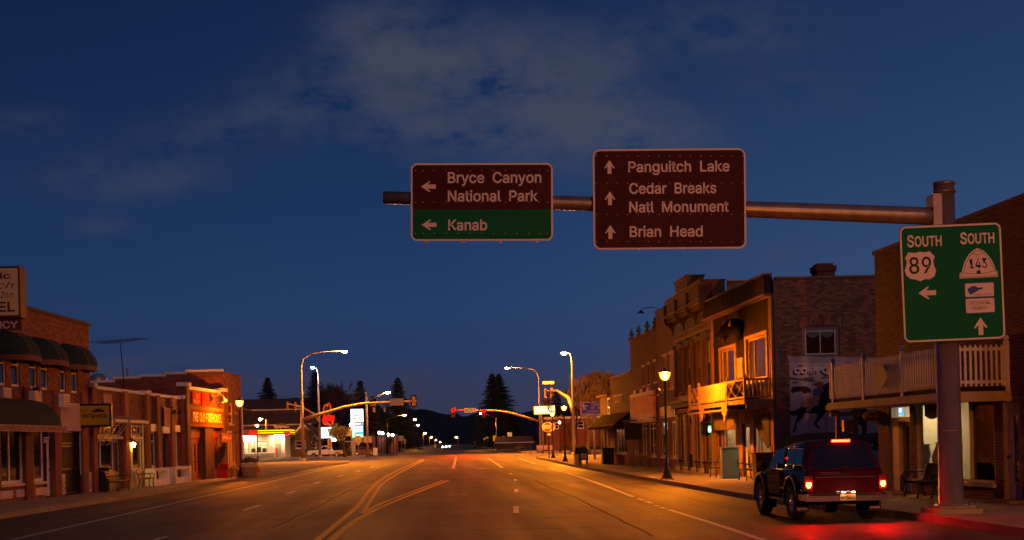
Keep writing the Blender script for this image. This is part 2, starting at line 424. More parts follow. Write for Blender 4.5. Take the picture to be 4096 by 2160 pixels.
def bricks(parent, F, m, u0, u1, z0, z1, holes, nind=0, bw=.215, bh=.075, gap=.012, proud=.010, seed=1, visible=None, y=0.0):
    rnd = random.Random(seed)
    mb = MB(); full = []
    nrow = int((z1 - z0) / bh)
    for r in range(nrow):
        za, zb = z0 + r * bh + gap / 2, z0 + (r + 1) * bh - gap / 2
        iv = [(u0, u1)]
        for h in holes:
            if h[2] < zb and h[3] > za:
                nx = []
                for a, b in iv:
                    if h[1] <= a or h[0] >= b: nx.append((a, b)); continue
                    if h[0] > a: nx.append((a, h[0]))
                    if h[1] < b: nx.append((h[1], b))
                iv = nx
        off = (bw / 2 if r % 2 else 0)
        for a, b in iv:
            k = math.floor((a - u0 - off) / bw)
            while u0 + off + k * bw < b:
                p, q = max(u0 + off + k * bw + gap / 2, a + .002), min(u0 + off + (k + 1) * bw - gap / 2, b - .002)
                k += 1
                if q - p < .03: continue
                pr = proud * (0.6 + .8 * rnd.random())
                if nind and q - p > bw - gap - .004: full.append((p, q, za, zb, pr))
                else: mb.add([(p, y, za), (q, y, za), (q, y, zb), (p, y, zb), (p, y - pr, za), (q, y - pr, za), (q, y - pr, zb), (p, y - pr, zb)],
                             [(4, 5, 6, 7), (0, 1, 5, 4), (1, 2, 6, 5), (2, 3, 7, 6), (3, 0, 4, 7)])
    if nind:
        def key(t):
            w = F.world((t[0] + t[1]) / 2, 0, (t[2] + t[3]) / 2)
            if w.y < 1: return 1e9
            x, yy = proj(w)
            bad = not (8 < x < 4088 and 8 < yy < 2150)
            if visible and not bad: bad = not visible(x, yy)
            return (1e6 if bad else 0) + w.length
        full.sort(key=key)
        one = MB(); L_, H_ = bw - gap, bh - gap
        one.add([(0, 0, 0), (L_, 0, 0), (L_, 0, H_), (0, 0, H_), (0, -proud, 0), (L_, -proud, 0), (L_, -proud, H_), (0, -proud, H_)],
                [(4, 5, 6, 7), (0, 1, 5, 4), (1, 2, 6, 5), (2, 3, 7, 6), (3, 0, 4, 7)])
        me = one.mesh('brick'); me.materials.append(m)
        for t in full[:nind]:
            o = obj('brick', me, None, parent); o.location = (t[0], y - (t[4] - proud) * .5, t[2])
        for p, q, za, zb, pr in full[nind:]:
            mb.add([(p, y, za), (q, y, za), (q, y, zb), (p, y, zb), (p, y - pr, za), (q, y - pr, za), (q, y - pr, zb), (p, y - pr, zb)],
                   [(4, 5, 6, 7), (0, 1, 5, 4), (1, 2, 6, 5), (2, 3, 7, 6), (3, 0, 4, 7)])
    if mb.v: mb.build('brick_courses', m, parent, kind='stuff')
def shell(parent, F, z1, depth, m, mroof=None, drop=.35, z0=0.0, near=0.0):
    """sides, back and roof of a building behind its front"""
    L = F.L - near; mb = MB()
    mb.box(0.0, .2, .003, depth, z0, z1 - .004); mb.box(L - .2, L, .003, depth, z0, z1 - .004); mb.box(.2, L - .2, depth - .2, depth, z0, z1 - .004)
    mb.build('side_walls', m, parent)
    MB().box(.2, L - .2, .003, depth - .2, z1 - drop - .15, z1 - drop).build('roof', mroof or ROOF_TAR, parent)
def window(parent, h, mf=None, mp=None, fw=.07, rec=.09, mull=(), trans=(), sill=None, name='window', lip=.0):
    """frame as the part, pane and sill as its pieces; h = u0, u1, z0, z1"""
    mf = mf or WHITE; mp = mp or DARK_GLASS
    a, b, c, d = h; mb = MB(); y0, y1 = rec - .04 - lip, rec + .03
    mb.box(a + .002, a + fw, y0, y1, c + .002, d - .002); mb.box(b - fw, b - .002, y0, y1, c + .002, d - .002)
    mb.box(a + fw, b - fw, y0, y1, d - fw, d - .002); mb.box(a + fw, b - fw, y0, y1, c + .002, c + fw)
    for t in mull:
        x = a + (b - a) * t; mb.box(x - fw * .4, x + fw * .4, y0 + .004, y1 - .004, c + fw, d - fw)
    for t in trans:
        z = c + (d - c) * t; mb.box(a + fw, b - fw, y0 + .008, y1 - .008, z - fw * .4, z + fw * .4)
    o = mb.build(name, mf, parent)
    MB().box(a + fw * .9, b - fw * .9, rec, rec + .012, c + fw * .9, d - fw * .9).build('pane', mp, o)
    if sill: MB().box(a - .06, b + .06, -.07, rec, c - .09, c - .002).build('sill', sill, o)
    return o
def door(parent, h, m, rec=.12, glass_m=None, gz=(.35, .92), gx=.2, name='door', knob=None, knob_left=False):
    a, b, c, d = h
    mb = MB()
    if glass_m is None:
        mb.box(a + .003, b - .003, rec, rec + .05, c, d - .003)
    else:
        w = (b - a) * gx; g0, g1 = c + (d - c) * gz[0], c + (d - c) * gz[1]
        mb.box(a + .003, a + w, rec, rec + .05, c, d - .003); mb.box(b - w, b - .003, rec, rec + .05, c, d - .003)
        mb.box(a + w, b - w, rec, rec + .05, c, g0); mb.box(a + w, b - w, rec, rec + .05, g1, d - .003)
    o = mb.build(name, m, parent)
    if glass_m is not None:
        MB().box(a + w - .01, b - w + .01, rec + .02, rec + .03, g0 - .01, g1 + .01).build('pane', glass_m, o)
    k = a + .09 if knob_left else b - .09
    MB().tube([(k, rec - .07, c + 1.0), (k, rec + .01, c + 1.0)], .03).build('handle', knob or IRON, o)
    return o
def worn_letters(parent, m, x0, x1, z0, z1, n, y, seed=1, name='worn_lettering'):
    """painted lettering too worn to read: broken upright and cross strokes"""
    rnd = random.Random(seed); mb = MB(); w = (x1 - x0) / n; h = z1 - z0
    for i in range(n):
        a = x0 + i * w + w * .1; b = x0 + (i + 1) * w - w * .12; t = w * .16
        k = rnd.randint(0, 3)
        for q in ([(a, a + t, z0, z1)], [(b - t, b, z0, z1)])[:1 + (k != 1)]: 
            mb.box(q[0][0], q[0][1], y, y + .004, q[0][2] + h * rnd.uniform(0, .1), q[0][3] - h * rnd.uniform(0, .15))
        for zz in ((z1 - t,), (z0,), (z0 + h * .45, z1 - t), (z0, z1 - t))[k]:
            mb.box(a + t, b - t * (k != 1), y, y + .004, zz, zz + t)
    return mb.build(name, m, parent)
# ================================================================ ground, road, markings, sidewalks
def lerp_tab(tab, v):
    if v <= tab[0][0]: return tab[0][1]
    for (a, p), (b, q) in zip(tab, tab[1:]):
        if v <= b: return p + (q - p) * (v - a) / (b - a)
    return tab[-1][1]
CURB_L = [(10, -12.95), (37, -12.6), (50, -12.15), (88, -11.2), (120, -10.6), (134, -9.8), (143, -10.6), (149, -14.5)]
CURB_R = [(10, 10.0), (27.5, 9.85), (35, 8.9), (40, 8.72), (92, 8.75), (110, 9.1), (138, 9.5), (144, 10.5), (148, 14.0)]
FAC_L = [(10, -15.9), (45, -15.1), (54.6, -14.65), (69, -13.8), (78, -13.0), (82.5, -12.8), (83, -17.0), (149, -20)]
FAC_R = [(10, 13.6), (30, 13.2), (38.5, 12.75), (39, 12.6), (49.5, 12.45), (59.3, 12.2), (74.5, 12.1), (83.5, 11.9), (96, 11.4), (97, 15), (148, 18)]

def road_mat():
    m, N, L, out = node_mat('asphalt')
    p = N.new('ShaderNodeBsdfPrincipled'); t = N.new('ShaderNodeTexCoord')
    def noise(sc, det=5, ro=.6, st=(1, 1, 1)):
        mp_ = N.new('ShaderNodeMapping'); mp_.inputs['Scale'].default_value = st; L.new(t.outputs['Object'], mp_.inputs[0])
        n = N.new('ShaderNodeTexNoise'); n.inputs['Scale'].default_value = sc; n.inputs['Detail'].default_value = det; n.inputs['Roughness'].default_value = ro
        L.new(mp_.outputs[0], n.inputs['Vector']); return n.outputs[0]
    def mr(v, a, b, c, d):
        q = N.new('ShaderNodeMapRange'); q.inputs[1].default_value, q.inputs[2].default_value, q.inputs[3].default_value, q.inputs[4].default_value = a, b, c, d
        L.new(v, q.inputs[0]); return q.outputs[0]
    def mul(a, b):
        q = N.new('ShaderNodeMath'); q.operation = 'MULTIPLY'; L.new(a, q.inputs[0]); L.new(b, q.inputs[1]); return q.outputs[0]
    big = mr(noise(.22, 5), .32, .68, .66, 1.3)
    wear = mr(noise(.5, 4, .6, (1.6, .06, 1)), .3, .7, .78, 1.22)           # wheel tracks run along the street
    grain = mr(noise(55, 3, .7), .3, .7, .72, 1.28)
    # sealed cracks: thin dark wandering lines
    vo = N.new('ShaderNodeTexVoronoi'); vo.feature = 'DISTANCE_TO_EDGE'; vo.inputs['Scale'].default_value = .19
    wob = N.new('ShaderNodeVectorMath'); wob.operation = 'ADD'
    nv = N.new('ShaderNodeTexNoise'); nv.inputs['Scale'].default_value = .7; nv.inputs['Detail'].default_value = 5; L.new(t.outputs['Object'], nv.inputs['Vector'])
    sc_ = N.new('ShaderNodeVectorMath'); sc_.operation = 'SCALE'; sc_.inputs[3].default_value = 2.2; L.new(nv.outputs[1], sc_.inputs[0])
    L.new(t.outputs['Object'], wob.inputs[0]); L.new(sc_.outputs[0], wob.inputs[1]); L.new(wob.outputs[0], vo.inputs['Vector'])
    crack = mr(vo.outputs[0], .002, .011, .40, 1.0)
    f = mul(mul(big, wear), mul(grain, crack))
    cc = N.new('ShaderNodeCombineColor')
    for i, k in enumerate((.078, .057, .026)):
        q = N.new('ShaderNodeMath'); q.operation = 'MULTIPLY'; q.inputs[1].default_value = k; L.new(f, q.inputs[0]); L.new(q.outputs[0], cc.inputs[i])
    L.new(cc.outputs[0], p.inputs['Base Color'])
    L.new(mr(noise(.5, 4, .6, (1.6, .06, 1)), .3, .7, .78, .56), p.inputs['Roughness'])
    p.inputs['Specular IOR Level'].default_value = .22
    b = N.new('ShaderNodeBump'); b.inputs['Strength'].default_value = .55; b.inputs['Distance'].default_value = .012
    L.new(noise(70, 3), b.inputs['Height']); L.new(b.outputs[0], p.inputs['Normal'])
    L.new(p.outputs[0], out.inputs[0]); return m
ASPHALT = road_mat()
DIRT = mat('dirt_and_gravel', (.085, .068, .05), .95, var=.35, scale=.4, bump=.4, bscale=8)
YELLOW_LINE = mat('worn_yellow_road_paint', (.70, .40, .02), .7, var=.35, scale=6, bump=.2)
WHITE_LINE = mat('worn_white_road_paint', (.44, .42, .38), .7, var=.4, scale=5, bump=.2)

mb = MB(); mb.add([(-6000, -80, -.05), (6000, -80, -.05), (6000, 6000, -.05), (-6000, 6000, -.05)], [(0, 1, 2, 3)])
struct(mb.build('ground', DIRT))
mb = MB()
ys = [-60, 10] + list(range(14, 150, 4)) + [149]
for a, b in zip(ys, ys[1:]):
    la, lb, ra, rb = lerp_tab(CURB_L, a), lerp_tab(CURB_L, b), lerp_tab(CURB_R, a), lerp_tab(CURB_R, b)
    mb.add([(la, a, 0), (ra, a, 0), (rb, b, 0), (lb, b, 0)], [(0, 1, 2, 3)])
mb.add([(-14.5, 149, 0), (14, 149, 0), (13, 207, 0), (-13, 207, 0)], [(0, 1, 2, 3)])
mb.add([(-13, 207, 0), (13, 207, 0), (10, 1800, 0), (-12, 1800, 0)], [(0, 1, 2, 3)])
mb.add([(-220, 149, -.0), (-14.5, 149, -.0), (-13, 207, -.0), (-220, 207, -.0)], [(0, 1, 2, 3)])
mb.add([(14, 149, 0), (220, 149, 0), (220, 207, 0), (13, 207, 0)], [(0, 1, 2, 3)])
road = struct(mb.build('road', ASPHALT))

def ribbon(pts, w, z=.004):
    mb = MB(); pts = [Vector((p[0], p[1])) for p in pts]; vs = []
    for i, p in enumerate(pts):
        d = (pts[min(i + 1, len(pts) - 1)] - pts[max(i - 1, 0)]).normalized(); n = Vector((-d.y, d.x)) * (w / 2)
        vs += [(p.x + n.x, p.y + n.y, z), (p.x - n.x, p.y - n.y, z)]
    return mb.add(vs, [(2 * i, 2 * i + 1, 2 * i + 3, 2 * i + 2) for i in range(len(pts) - 1)])
def smooth_line(pts, k=4):
    out = []
    P = [Vector(p) for p in pts]; P = [P[0] * 2 - P[1]] + P + [P[-1] * 2 - P[-2]]
    for i in range(1, len(P) - 2):
        for j in range(k):
            t = j / k; a, b, c, d = P[i - 1:i + 3]
            out.append(.5 * ((2 * b) + (c - a) * t + (2 * a - 5 * b + 4 * c - d) * t * t + (3 * b - a - 3 * c + d) * t ** 3))
    return out + [P[-2]]
c4, c5 = cv(0, 1750, 1.288), cv(1700, 1750, 1.61)
def road_line(name, pts, conv, w, m):
    g = [gnd(*conv(*p)) for p in pts]
    return ribbon(smooth_line([(p.x, p.y) for p in g]), w).build(name, m, road)
road_line('yellow_centre_line', [(1635, 528), (1760, 425), (1850, 345), (1905, 270), (1960, 220), (2050, 170), (2180, 113)], c4, .15, YELLOW_LINE)
road_line('yellow_centre_line', [(1868, 392), (1910, 325), (1940, 278), (1980, 231), (2062, 180), (2183, 118)], c4, .13, YELLOW_LINE)
road_line('yellow_centre_line', [(1705, 528), (1790, 458), (1880, 400), (2050, 322), (2308, 222)], c4, .17, YELLOW_LINE)
road_line('yellow_centre_line', [(1885, 383), (1990, 330), (2283, 221)], c4, .13, YELLOW_LINE)
road_line('white_edge_line', [(70, 525), (500, 428), (1000, 315), (1400, 226), (1830, 130)], c4, .13, WHITE_LINE)
road_line('white_edge_line', [(2200, 668), (1860, 555), (1570, 465)], c5, .14, WHITE_LINE)
for a, b in (((1545, 457), (1520, 449)), ((1500, 441), (1485, 437)), ((1462, 424), (1420, 410)), ((1408, 405), (1372, 394))):
    road_line('white_edge_line', [b, a], c5, .12, WHITE_LINE)
road_line('white_edge_line', [(1340, 382), (1100, 290), (900, 225), (790, 197)], c5, .15, WHITE_LINE)
road_line('white_edge_line', [(712, 171), (655, 150), (600, 133)], c5, .2, WHITE_LINE)
for p, q in (((795, 528), (858, 510)), ((1255, 375), (1340, 348)), ((1478, 290), (1520, 276)), ((1617, 238), (1652, 228)), ((1737, 202), (1770, 195)), ((1832, 178), (1857, 170)), ((1905, 156), (1925, 150))):
    road_line('lane_dash', [p, q], c4, .12, WHITE_LINE)
for p, q in (((587, 487), (587, 443)), ((588, 351), (588, 333)), ((582, 279), (581, 268)), ((560, 237), (545, 230))):
    road_line('lane_dash', [p, q], c5, .15, WHITE_LINE)
road_line('turn_lane_line', [(2350, 100), (2335, 160)], c4, .22, WHITE_LINE)
road_line('turn_lane_line', [(405, 133), (500, 196)], c5, .2, WHITE_LINE)
for p, q in (((572, 195), (716, 193)), ((470, 146), (582, 146)), ((0, 198), (108, 198)), ((335, 199), (405, 200)), ((0, 147), (60, 147)), ((290, 147), (325, 147))):
    road_line('crossing_line', [p, q], c5, .35, WHITE_LINE)
# tar seams and a manhole on the near lanes
TAR = mat('tar_seal', (.022, .017, .011), .9, var=.3, spec=.1)
rt_ = random.Random(17)
for x0_, y0_, x1_, y1_ in ((-5.8, 33.5, 1.6, 33.1), (-1.2, 41.5, 5.6, 41.9), (-8.8, 29.5, -4.2, 29.8), (3.9, 24.5, 4.3, 62), (-4.0, 30, -3.7, 75), (-7.7, 38, -2.6, 38.4), (.2, 27.5, 3.8, 27.9), (-8.6, 52, 1.0, 52.5), (1.0, 66, 7.8, 66.6), (7.4, 33, 7.2, 58)):
    n_ = 26; P_ = []; w1_, w2_ = 0, 0
    for i in range(n_ + 1):
        w1_ += rt_.uniform(-.06, .06); w2_ += rt_.uniform(-.06, .06); P_.append((x0_ + (x1_ - x0_) * i / n_ + w1_, y0_ + (y1_ - y0_) * i / n_ + w2_))
    ribbon(P_, rt_.uniform(.05, .09), .0025).build('tar_seam', TAR, road)
mb = MB(); mb.lathe([(0.001, .006), (.36, .006), (.36, .0)], 0, 0, 0, 18); mb.build('manhole_cover', IRON, road, loc=(.35, 47, .0))

def sidewalk(name, curb, fac, y0, y1, step, flip):
    mb = MB(); Y = y0; n = int((y1 - y0) / step); base = []
    for i in range(n + 1):
        yy = y0 + (y1 - y0) * i / n
        base += [(lerp_tab(curb, yy), yy, .128), (lerp_tab(fac, yy) + (.6 if fac is FAC_R else -.6), yy, .128)]
    mb.add(base, [((2 * i, 2 * i + 2, 2 * i + 3, 2 * i + 1) if flip else (2 * i, 2 * i + 1, 2 * i + 3, 2 * i + 2)) for i in range(n)])
    s = struct(mb.build(name, CONCRETE))
    sg = -1 if flip else 1
    for i in range(n):
        a, b = y0 + (y1 - y0) * i / n + .006, y0 + (y1 - y0) * (i + 1) / n - .006
        c0, c1 = lerp_tab(curb, a) + sg * .17, lerp_tab(curb, b) + sg * .17
        f0, f1 = lerp_tab(fac, a) + sg * .25, lerp_tab(fac, b) + sg * .25
        k = 2 if abs(f0 - c0) < 5 else 3
        for j in range(k):
            w = lambda c, f, t: c + (f - c) * t
            g = .006 * sg
            zt = .15 + random.uniform(-.003, .003)
            q = [(w(c0, f0, j / k) + g, a), (w(c0, f0, (j + 1) / k) - g, a), (w(c1, f1, (j + 1) / k) - g, b), (w(c1, f1, j / k) + g, b)]
            if flip: q = q[::-1]
            m2 = MB(); m2.add([(x, y_, .12) for x, y_ in q] + [(x, y_, zt) for x, y_ in q], [(4, 5, 6, 7), (0, 1, 5, 4), (1, 2, 6, 5), (2, 3, 7, 6), (3, 0, 4, 7)])
            m2.build('paving_slab', CONCRETE, s)
        m2 = MB(); o_, i_ = lerp_tab(curb, a), lerp_tab(curb, b)
        q = [(o_, a), (o_ + sg * .16, a), (i_ + sg * .16, b), (i_, b)]
        if flip: q = q[::-1]
        zt = .155 + random.uniform(-.004, .006)
        m2.add([(x, y_, -.04) for x, y_ in q] + [(x, y_, zt) for x, y_ in q], [(4, 5, 6, 7), (0, 1, 5, 4), (1, 2, 6, 5), (2, 3, 7, 6), (3, 0, 4, 7)])
        m2.build('kerb_stone', KERB, s)
    return s
sidewalk('sidewalk', CURB_L, FAC_L, 22, 148, 1.8, True)
sidewalk('sidewalk', CURB_R, FAC_R, 14, 147, 1.8, False)
# beyond the crossing
for sgn, x0, x1 in ((-1, -40, -13.6), (1, 13.6, 40)):
    mb = MB(); mb.box(x0, x1, 207, 214, -.04, .14)
    a, b = (-17, -13.4) if sgn < 0 else (12.4, 16)
    mb.box(a, b, 214, 900, -.04, .14)
    struct(mb.build('sidewalk', CONCRETE))
mb = MB(); mb.box(-34, -17.02, 83, 146, -.04, .125); mb.box(18.2, 34, 98, 146, -.04, .125)
struct(mb.build('parking_pavement', CONCRETE))

# hill that closes the valley
mb = MB(); n = 700; rr = random.Random(3)
top = []; hgt = 0
for i in range(n + 1):
    x = -5200 + 10400 * i / n
    hgt = 112 + 22 * sin(i * .0476) + 12 * sin(i * .116 + 1) + 3 * sin(i * .53) + rr.uniform(-2.2, 2.2) + (0 if abs(x) > 900 else -8)
    top.append((x, hgt))
rows = [(2300, 0, -3), (2650, .35, 0), (2950, .75, 0), (3300, 1.0, 0), (4200, 1.15, 0)]
vs = [(x, yy + rr.uniform(-40, 40), h * k + dz + (rr.uniform(-4, 4) if k else 0)) for yy, k, dz in rows for x, h in top]
mb.add(vs, [(r * (n + 1) + i, r * (n + 1) + i + 1, (r + 1) * (n + 1) + i + 1, (r + 1) * (n + 1) + i) for r in range(len(rows) - 1) for i in range(n)], True)
struct(mb.build('hill', mat('wooded_hillside', (.032, .03, .026), .95, var=.5, scale=.02, bump=.6, bscale=.05)))

# ================================================================ the overhead sign mast on the near sidewalk
def round_rect(w, h, r, n=6):
    pts = []
    for cx, cz, a in ((w / 2 - r, -h / 2 + r, -pi / 2), (w / 2 - r, h / 2 - r, 0), (-w / 2 + r, h / 2 - r, pi / 2), (-w / 2 + r, -h / 2 + r, pi)):
        pts += [(cx + r * cos(a + pi / 2 * i / n), cz + r * sin(a + pi / 2 * i / n)) for i in range(n + 1)]
    return pts
def ring(outer, inner, y):
    n = len(outer); mb = MB()
    mb.add([(x, y, z) for x, z in outer] + [(x, y, z) for x, z in inner], [(i, (i + 1) % n, (i + 1) % n + n, i + n) for i in range(n)])
    return mb
def arrow(x, z, L, head, hw, sw, ang):
    pts = [(0, 0), (-hw, -head - hw * .12), (-hw * .82, -head - hw * .25), (-sw, -head * .80), (-sw, -L), (sw, -L), (sw, -head * .80), (hw * .82, -head - hw * .25), (hw, -head - hw * .12)]
    return [(x + px * cos(ang) - pz * sin(ang), z + px * sin(ang) + pz * cos(ang)) for px, pz in pts]
GY = 27.0
base = gnd(3806, 2052, .15)
PXP, PYP = base.x, base.y
mast = thing('overhead_sign_mast', 'tall steel mast with arm carrying brown and green road direction signs over the street', 'sign mast', (PXP, PYP, .15))
def mz(x, y): p = at(x, y, PYP); return p.x - PXP, p.z - .15
MB().box(-.46, .46, -.46, .46, .0, .10).build('footing', CONCRETE, mast)
MB().box(-.36, .36, -.36, .36, .10, .17).build('base_plate', STEEL, mast)
for sx_ in (-1, 1):
    for sy_ in (-1, 1):
        MB().lathe([(.05, .17), (.05, .23), (.028, .23), (.028, .28)], sx_ * .29, sy_ * .29, 0, 6).build('anchor_bolt', STEEL, mast)
ztop = mz(3775, 735)[1]
MB().lathe([(.262, .17), (.262, .19), (.247, .2), (.206, ztop - .02)], 0, 0, 0, 28).build('pole', STEEL, mast)
MB().lathe([(.222, ztop - .03), (.228, ztop), (.21, ztop + .03), (.05, ztop + .06)], 0, 0, 0, 28).build('pole_cap', STEEL, mast)
x1, z1 = mz(3740, 866); x0, z0_ = mz(1533, 790)
MB().lathe([(.235, z1 + .48), (.235, z1 + .52)], 0, 0, 0, 28).build('collar', STEEL, mast)
MB().box(-.30, -.12, -.20, .20, z1 - .34, z1 + .44).build('arm_flange', POLE_GREY, mast)
MB().lathe([(.25, 1.7), (.2505, 1.715)], 0, 0, 0, 28).build('weld_seam', POLE_GREY, mast)
pts = [(-.2, 0, z1), (x1 - .3, 0, z1 + .02)] + [(x1 + (x0 - x1) * t, 0, z1 + (z0_ - z1) * (t + .10 * t * (1 - t))) for t in (.2, .4, .6, .8, 1)]
MB().tube(pts, [.185, .183, .175, .163, .15, .138, .128], 20).build('arm', STEEL, mast)
s1 = cv(1500, 560, 2.9525); s2 = cv(2300, 560, 2.9525); s3 = cv(3540, 700, 1.887)
def sign_panel(name, conv, c, w, h, rad, rot, ydep, m, label):
    """flat sign at its place on the mast; returns the part and a function from crop pixels to its own x, z"""
    p = at(*conv(*c), ydep); s = FPX / ydep
    o = MB().poly(round_rect(w, h, rad), -.004, .004).build(name, m, mast, loc=(p.x - PXP, p.y - PYP, p.z - .15), label=label)
    o.rotation_euler = (0, rot, 0)
    ti = ROLL - rot            # turn of the sign in the picture
    def L(x, y):
        a, b = conv(x, y); ca, cb = conv(*c); dx, dy = a - ca, b - cb
        return (dx * cos(ti) - dy * sin(ti)) / s, -(dx * sin(ti) + dy * cos(ti)) / s
    return o, L
def border(o, w, h, r, t, inset=.0):
    ring(round_rect(w - 2 * inset, h - 2 * inset, r - inset), round_rect(w - 2 * inset - 2 * t, h - 2 * inset - 2 * t, max(r - t - inset, .03)), -.009).build('border', SIGN_WHITE, o)
SY = PYP - .22
# sign one: brown over green
w, h = 2.925, 1.60
so, L1 = sign_panel('direction_sign', s1, (1262, 733), w, h, .13, R(1.2), SY, SIGN_BROWN, 'brown panel above green panel with arrows to the left')
zs = L1(1262, 820)[1]
mb = MB(); mb.poly([(x, min(z, zs)) for x, z in round_rect(w - .03, h - .03, .11)], -.0070, -.0064); mb.build('green_panel', SIGN_GREEN, so)
border(so, w, h, .13, .037)
def put(o, L, s_, xa, xb, base_, cap_, m=SIGN_WHITE, bold=.014, y=-.0105, shear=0):
    a, b = L(xa, base_), L(xb, base_); c_ = L((xa + xb) / 2, cap_)
    return TX(s_, m, o, a[0], b[0], (a[1] + b[1]) / 2, c_[1] - (a[1] + b[1]) / 2, y, bold, shear)
put(so, L1, 'Bryce  Canyon', 860, 1965, 505, 382); put(so, L1, 'National  Park', 860, 1925, 722, 600); put(so, L1, 'Kanab', 865, 1325, 1065, 942)
for tx, ty in ((543, 552), (550, 1003)):
    q = L1(tx, ty); MB().poly(arrow(q[0], q[1], .305, .165, .115, .043, pi / 2), -.0105, -.0085).build('arrow', SIGN_WHITE, so)
mb = MB()
for yy in (362, 735, 1105):
    for xx in (478, 570, 697, 838, 978, 1120, 1260, 1400, 1540, 1680, 1820, 1943, 2035):
        q = L1(xx, yy); mb.lathe([(.009, 0), (.009, .006)], 0, 0, 0, 6); k = len(mb.v) - 12
        for i in range(k, len(mb.v)): v = mb.v[i]; mb.v[i] = (q[0] + v[0], -.005 - v[2], q[1] + v[1])
mb.build('rivets', SIGN_WHITE, so, kind='stuff')
for xx in (610, 1047, 1482, 1915):
    q = L1(xx, 733); MB().box(q[0] - .03, q[0] + .03, .006, .10, -h / 2 - .045, h / 2 - .1).build('stiffener', SIGN_BACK, so)
for xx in (700, 1800):
    q = L1(xx, 690); MB().box(q[0] - .05, q[0] + .05, .10, .26, q[1] - .2, q[1] + .2).build('clamp', STEEL, so)
# sign two: brown
w, h = 3.145, 2.065
so, L2 = sign_panel('direction_sign', s2, (1116, 697), w, h, .15, R(.85), SY, SIGN_BROWN, 'larger brown panel with three arrows pointing up')
border(so, w, h, .15, .037)
put(so, L2, 'Panguitch  Lake', 630, 1825, 374, 252); put(so, L2, 'Cedar  Breaks', 640, 1668, 630, 508)
put(so, L2, 'Natl  Monument', 640, 1815, 850, 728); put(so, L2, 'Brian  Head', 645, 1508, 1141, 1019)
for tx, ty in ((405, 238), (411, 607), (416, 1005)):
    q = L2(tx, ty); MB().poly(arrow(q[0], q[1], .285, .15, .107, .04, 0), -.0105, -.0085).build('arrow', SIGN_WHITE, so)
mb = MB()
for yy in (188, 510, 880, 1200):
    for i in range(15):
        q = L2(255 + i * 123, yy); mb.lathe([(.009, 0), (.009, .006)], 0, 0, 0, 6); k = len(mb.v) - 12
        for i2 in range(k, len(mb.v)): v = mb.v[i2]; mb.v[i2] = (q[0] + v[0], -.005 - v[2], q[1] + v[1])
mb.build('rivets', SIGN_WHITE, so, kind='stuff')
for xx in (480, 1100, 1720):
    q = L2(xx, 697); MB().box(q[0] - .03, q[0] + .03, .006, .10, -h / 2 + .1, h / 2 - .1).build('stiffener', SIGN_BACK, so)
    MB().box(q[0] - .05, q[0] + .05, .10, .24, L2(xx, 800)[1] - .2, L2(xx, 800)[1] + .2).build('clamp', STEEL, so)
# green route sign on the pole
w, h = 2.10, 2.40
so, L3 = sign_panel('route_sign', s3, (508, 812), w, h, .14, R(-1.15), PYP - .32, SIGN_GREEN, 'green panel with two route shields')
border(so, w, h, .14, .036, .012)
put(so, L3, 'S', 168, 218, 543, 458, bold=.02); put(so, L3, 'OUTH', 224, 428, 537, 463, bold=.02)
put(so, L3, 'S', 568, 618, 521, 436, bold=.02); put(so, L3, 'OUTH', 624, 826, 515, 440, bold=.02)
shield = [(175, 585), (230, 590), (262, 580), (300, 585), (335, 575), (375, 618), (362, 650), (372, 690), (384, 722), (372, 765), (335, 788), (300, 786), (268, 803), (235, 790), (195, 785), (160, 760), (148, 720), (160, 680), (163, 650), (148, 630)]
MB().poly([L3(*p) for p in shield], -.0105, -.0065).build('shield', SIGN_WHITE, so)
put(so, L3, '89', 183, 350, 742, 622, BLACKP, .01, -.0115)
hive = [(562, 782), (562, 742), (578, 735), (585, 700), (602, 650), (628, 605), (655, 575), (680, 560), (697, 552), (715, 560), (742, 572), (772, 600), (802, 640), (825, 690), (832, 715), (848, 728), (850, 768)]
MB().poly([L3(*p) for p in hive], -.0105, -.0065).build('beehive_shield', SIGN_WHITE, so)
def stroke(pts, w_, y, m, par, name='print_line'):
    mb = MB(); P = [Vector(L3(*p)) for p in pts]; vs = []
    for i, p in enumerate(P):
        d = (P[min(i + 1, len(P) - 1)] - P[max(i - 1, 0)]).normalized(); nn = Vector((-d.y, d.x)) * w_ / 2
        vs += [(p.x + nn.x, y, p.y + nn.y), (p.x - nn.x, y, p.y - nn.y)]
    mb.add(vs, [(2 * i, 2 * i + 2, 2 * i + 3, 2 * i + 1) for i in range(len(P) - 1)]); return mb.build(name, m, par)
stroke([(573, 772), (573, 748), (590, 738), (598, 700), (615, 652), (640, 610), (668, 580), (697, 566), (728, 578), (760, 604), (790, 645), (813, 692), (822, 718), (840, 735), (840, 760), (573, 773)], .010, -.0115, BLACKP, so)
stroke([(590, 738), (650, 748), (705, 747), (770, 738), (822, 722)], .010, -.0115, BLACKP, so)
stroke([(655, 592), (690, 603), (745, 590)], .009, -.0115, BLACKP, so)
q = L3(706, 735); MB().poly([(q[0] - .04, q[1] - .03), (q[0] + .04, q[1] - .03), (q[0] + .04, q[1] + .02), (q[0] + .02, q[1] + .045), (q[0] - .02, q[1] + .045), (q[0] - .04, q[1] + .02)], -.0115, -.0108).build('hive_door', BLACKP, so)
put(so, L3, '143', 637, 770, 702, 630, BLACKP, .004, -.0115)
for (cx, cz, ww, hh) in ((712, 867, 224, 110), (717, 985, 224, 116)):
    q = L3(cx, cz); ww *= 2.781e-3 * 1.0; hh *= 2.781e-3
    ww, hh = ww * .985, hh * .985
    rr_ = [(x + q[0], z + q[1]) for x, z in round_rect(ww, hh, .035)]
    MB().poly(rr_, -.0105, -.0065).build('plaque', SIGN_WHITE, so)
    ring(rr_, [(x + q[0], z + q[1]) for x, z in round_rect(ww - .028, hh - .028, .025)], -.0115).build('plaque_border', SIGN_BLUE, so)
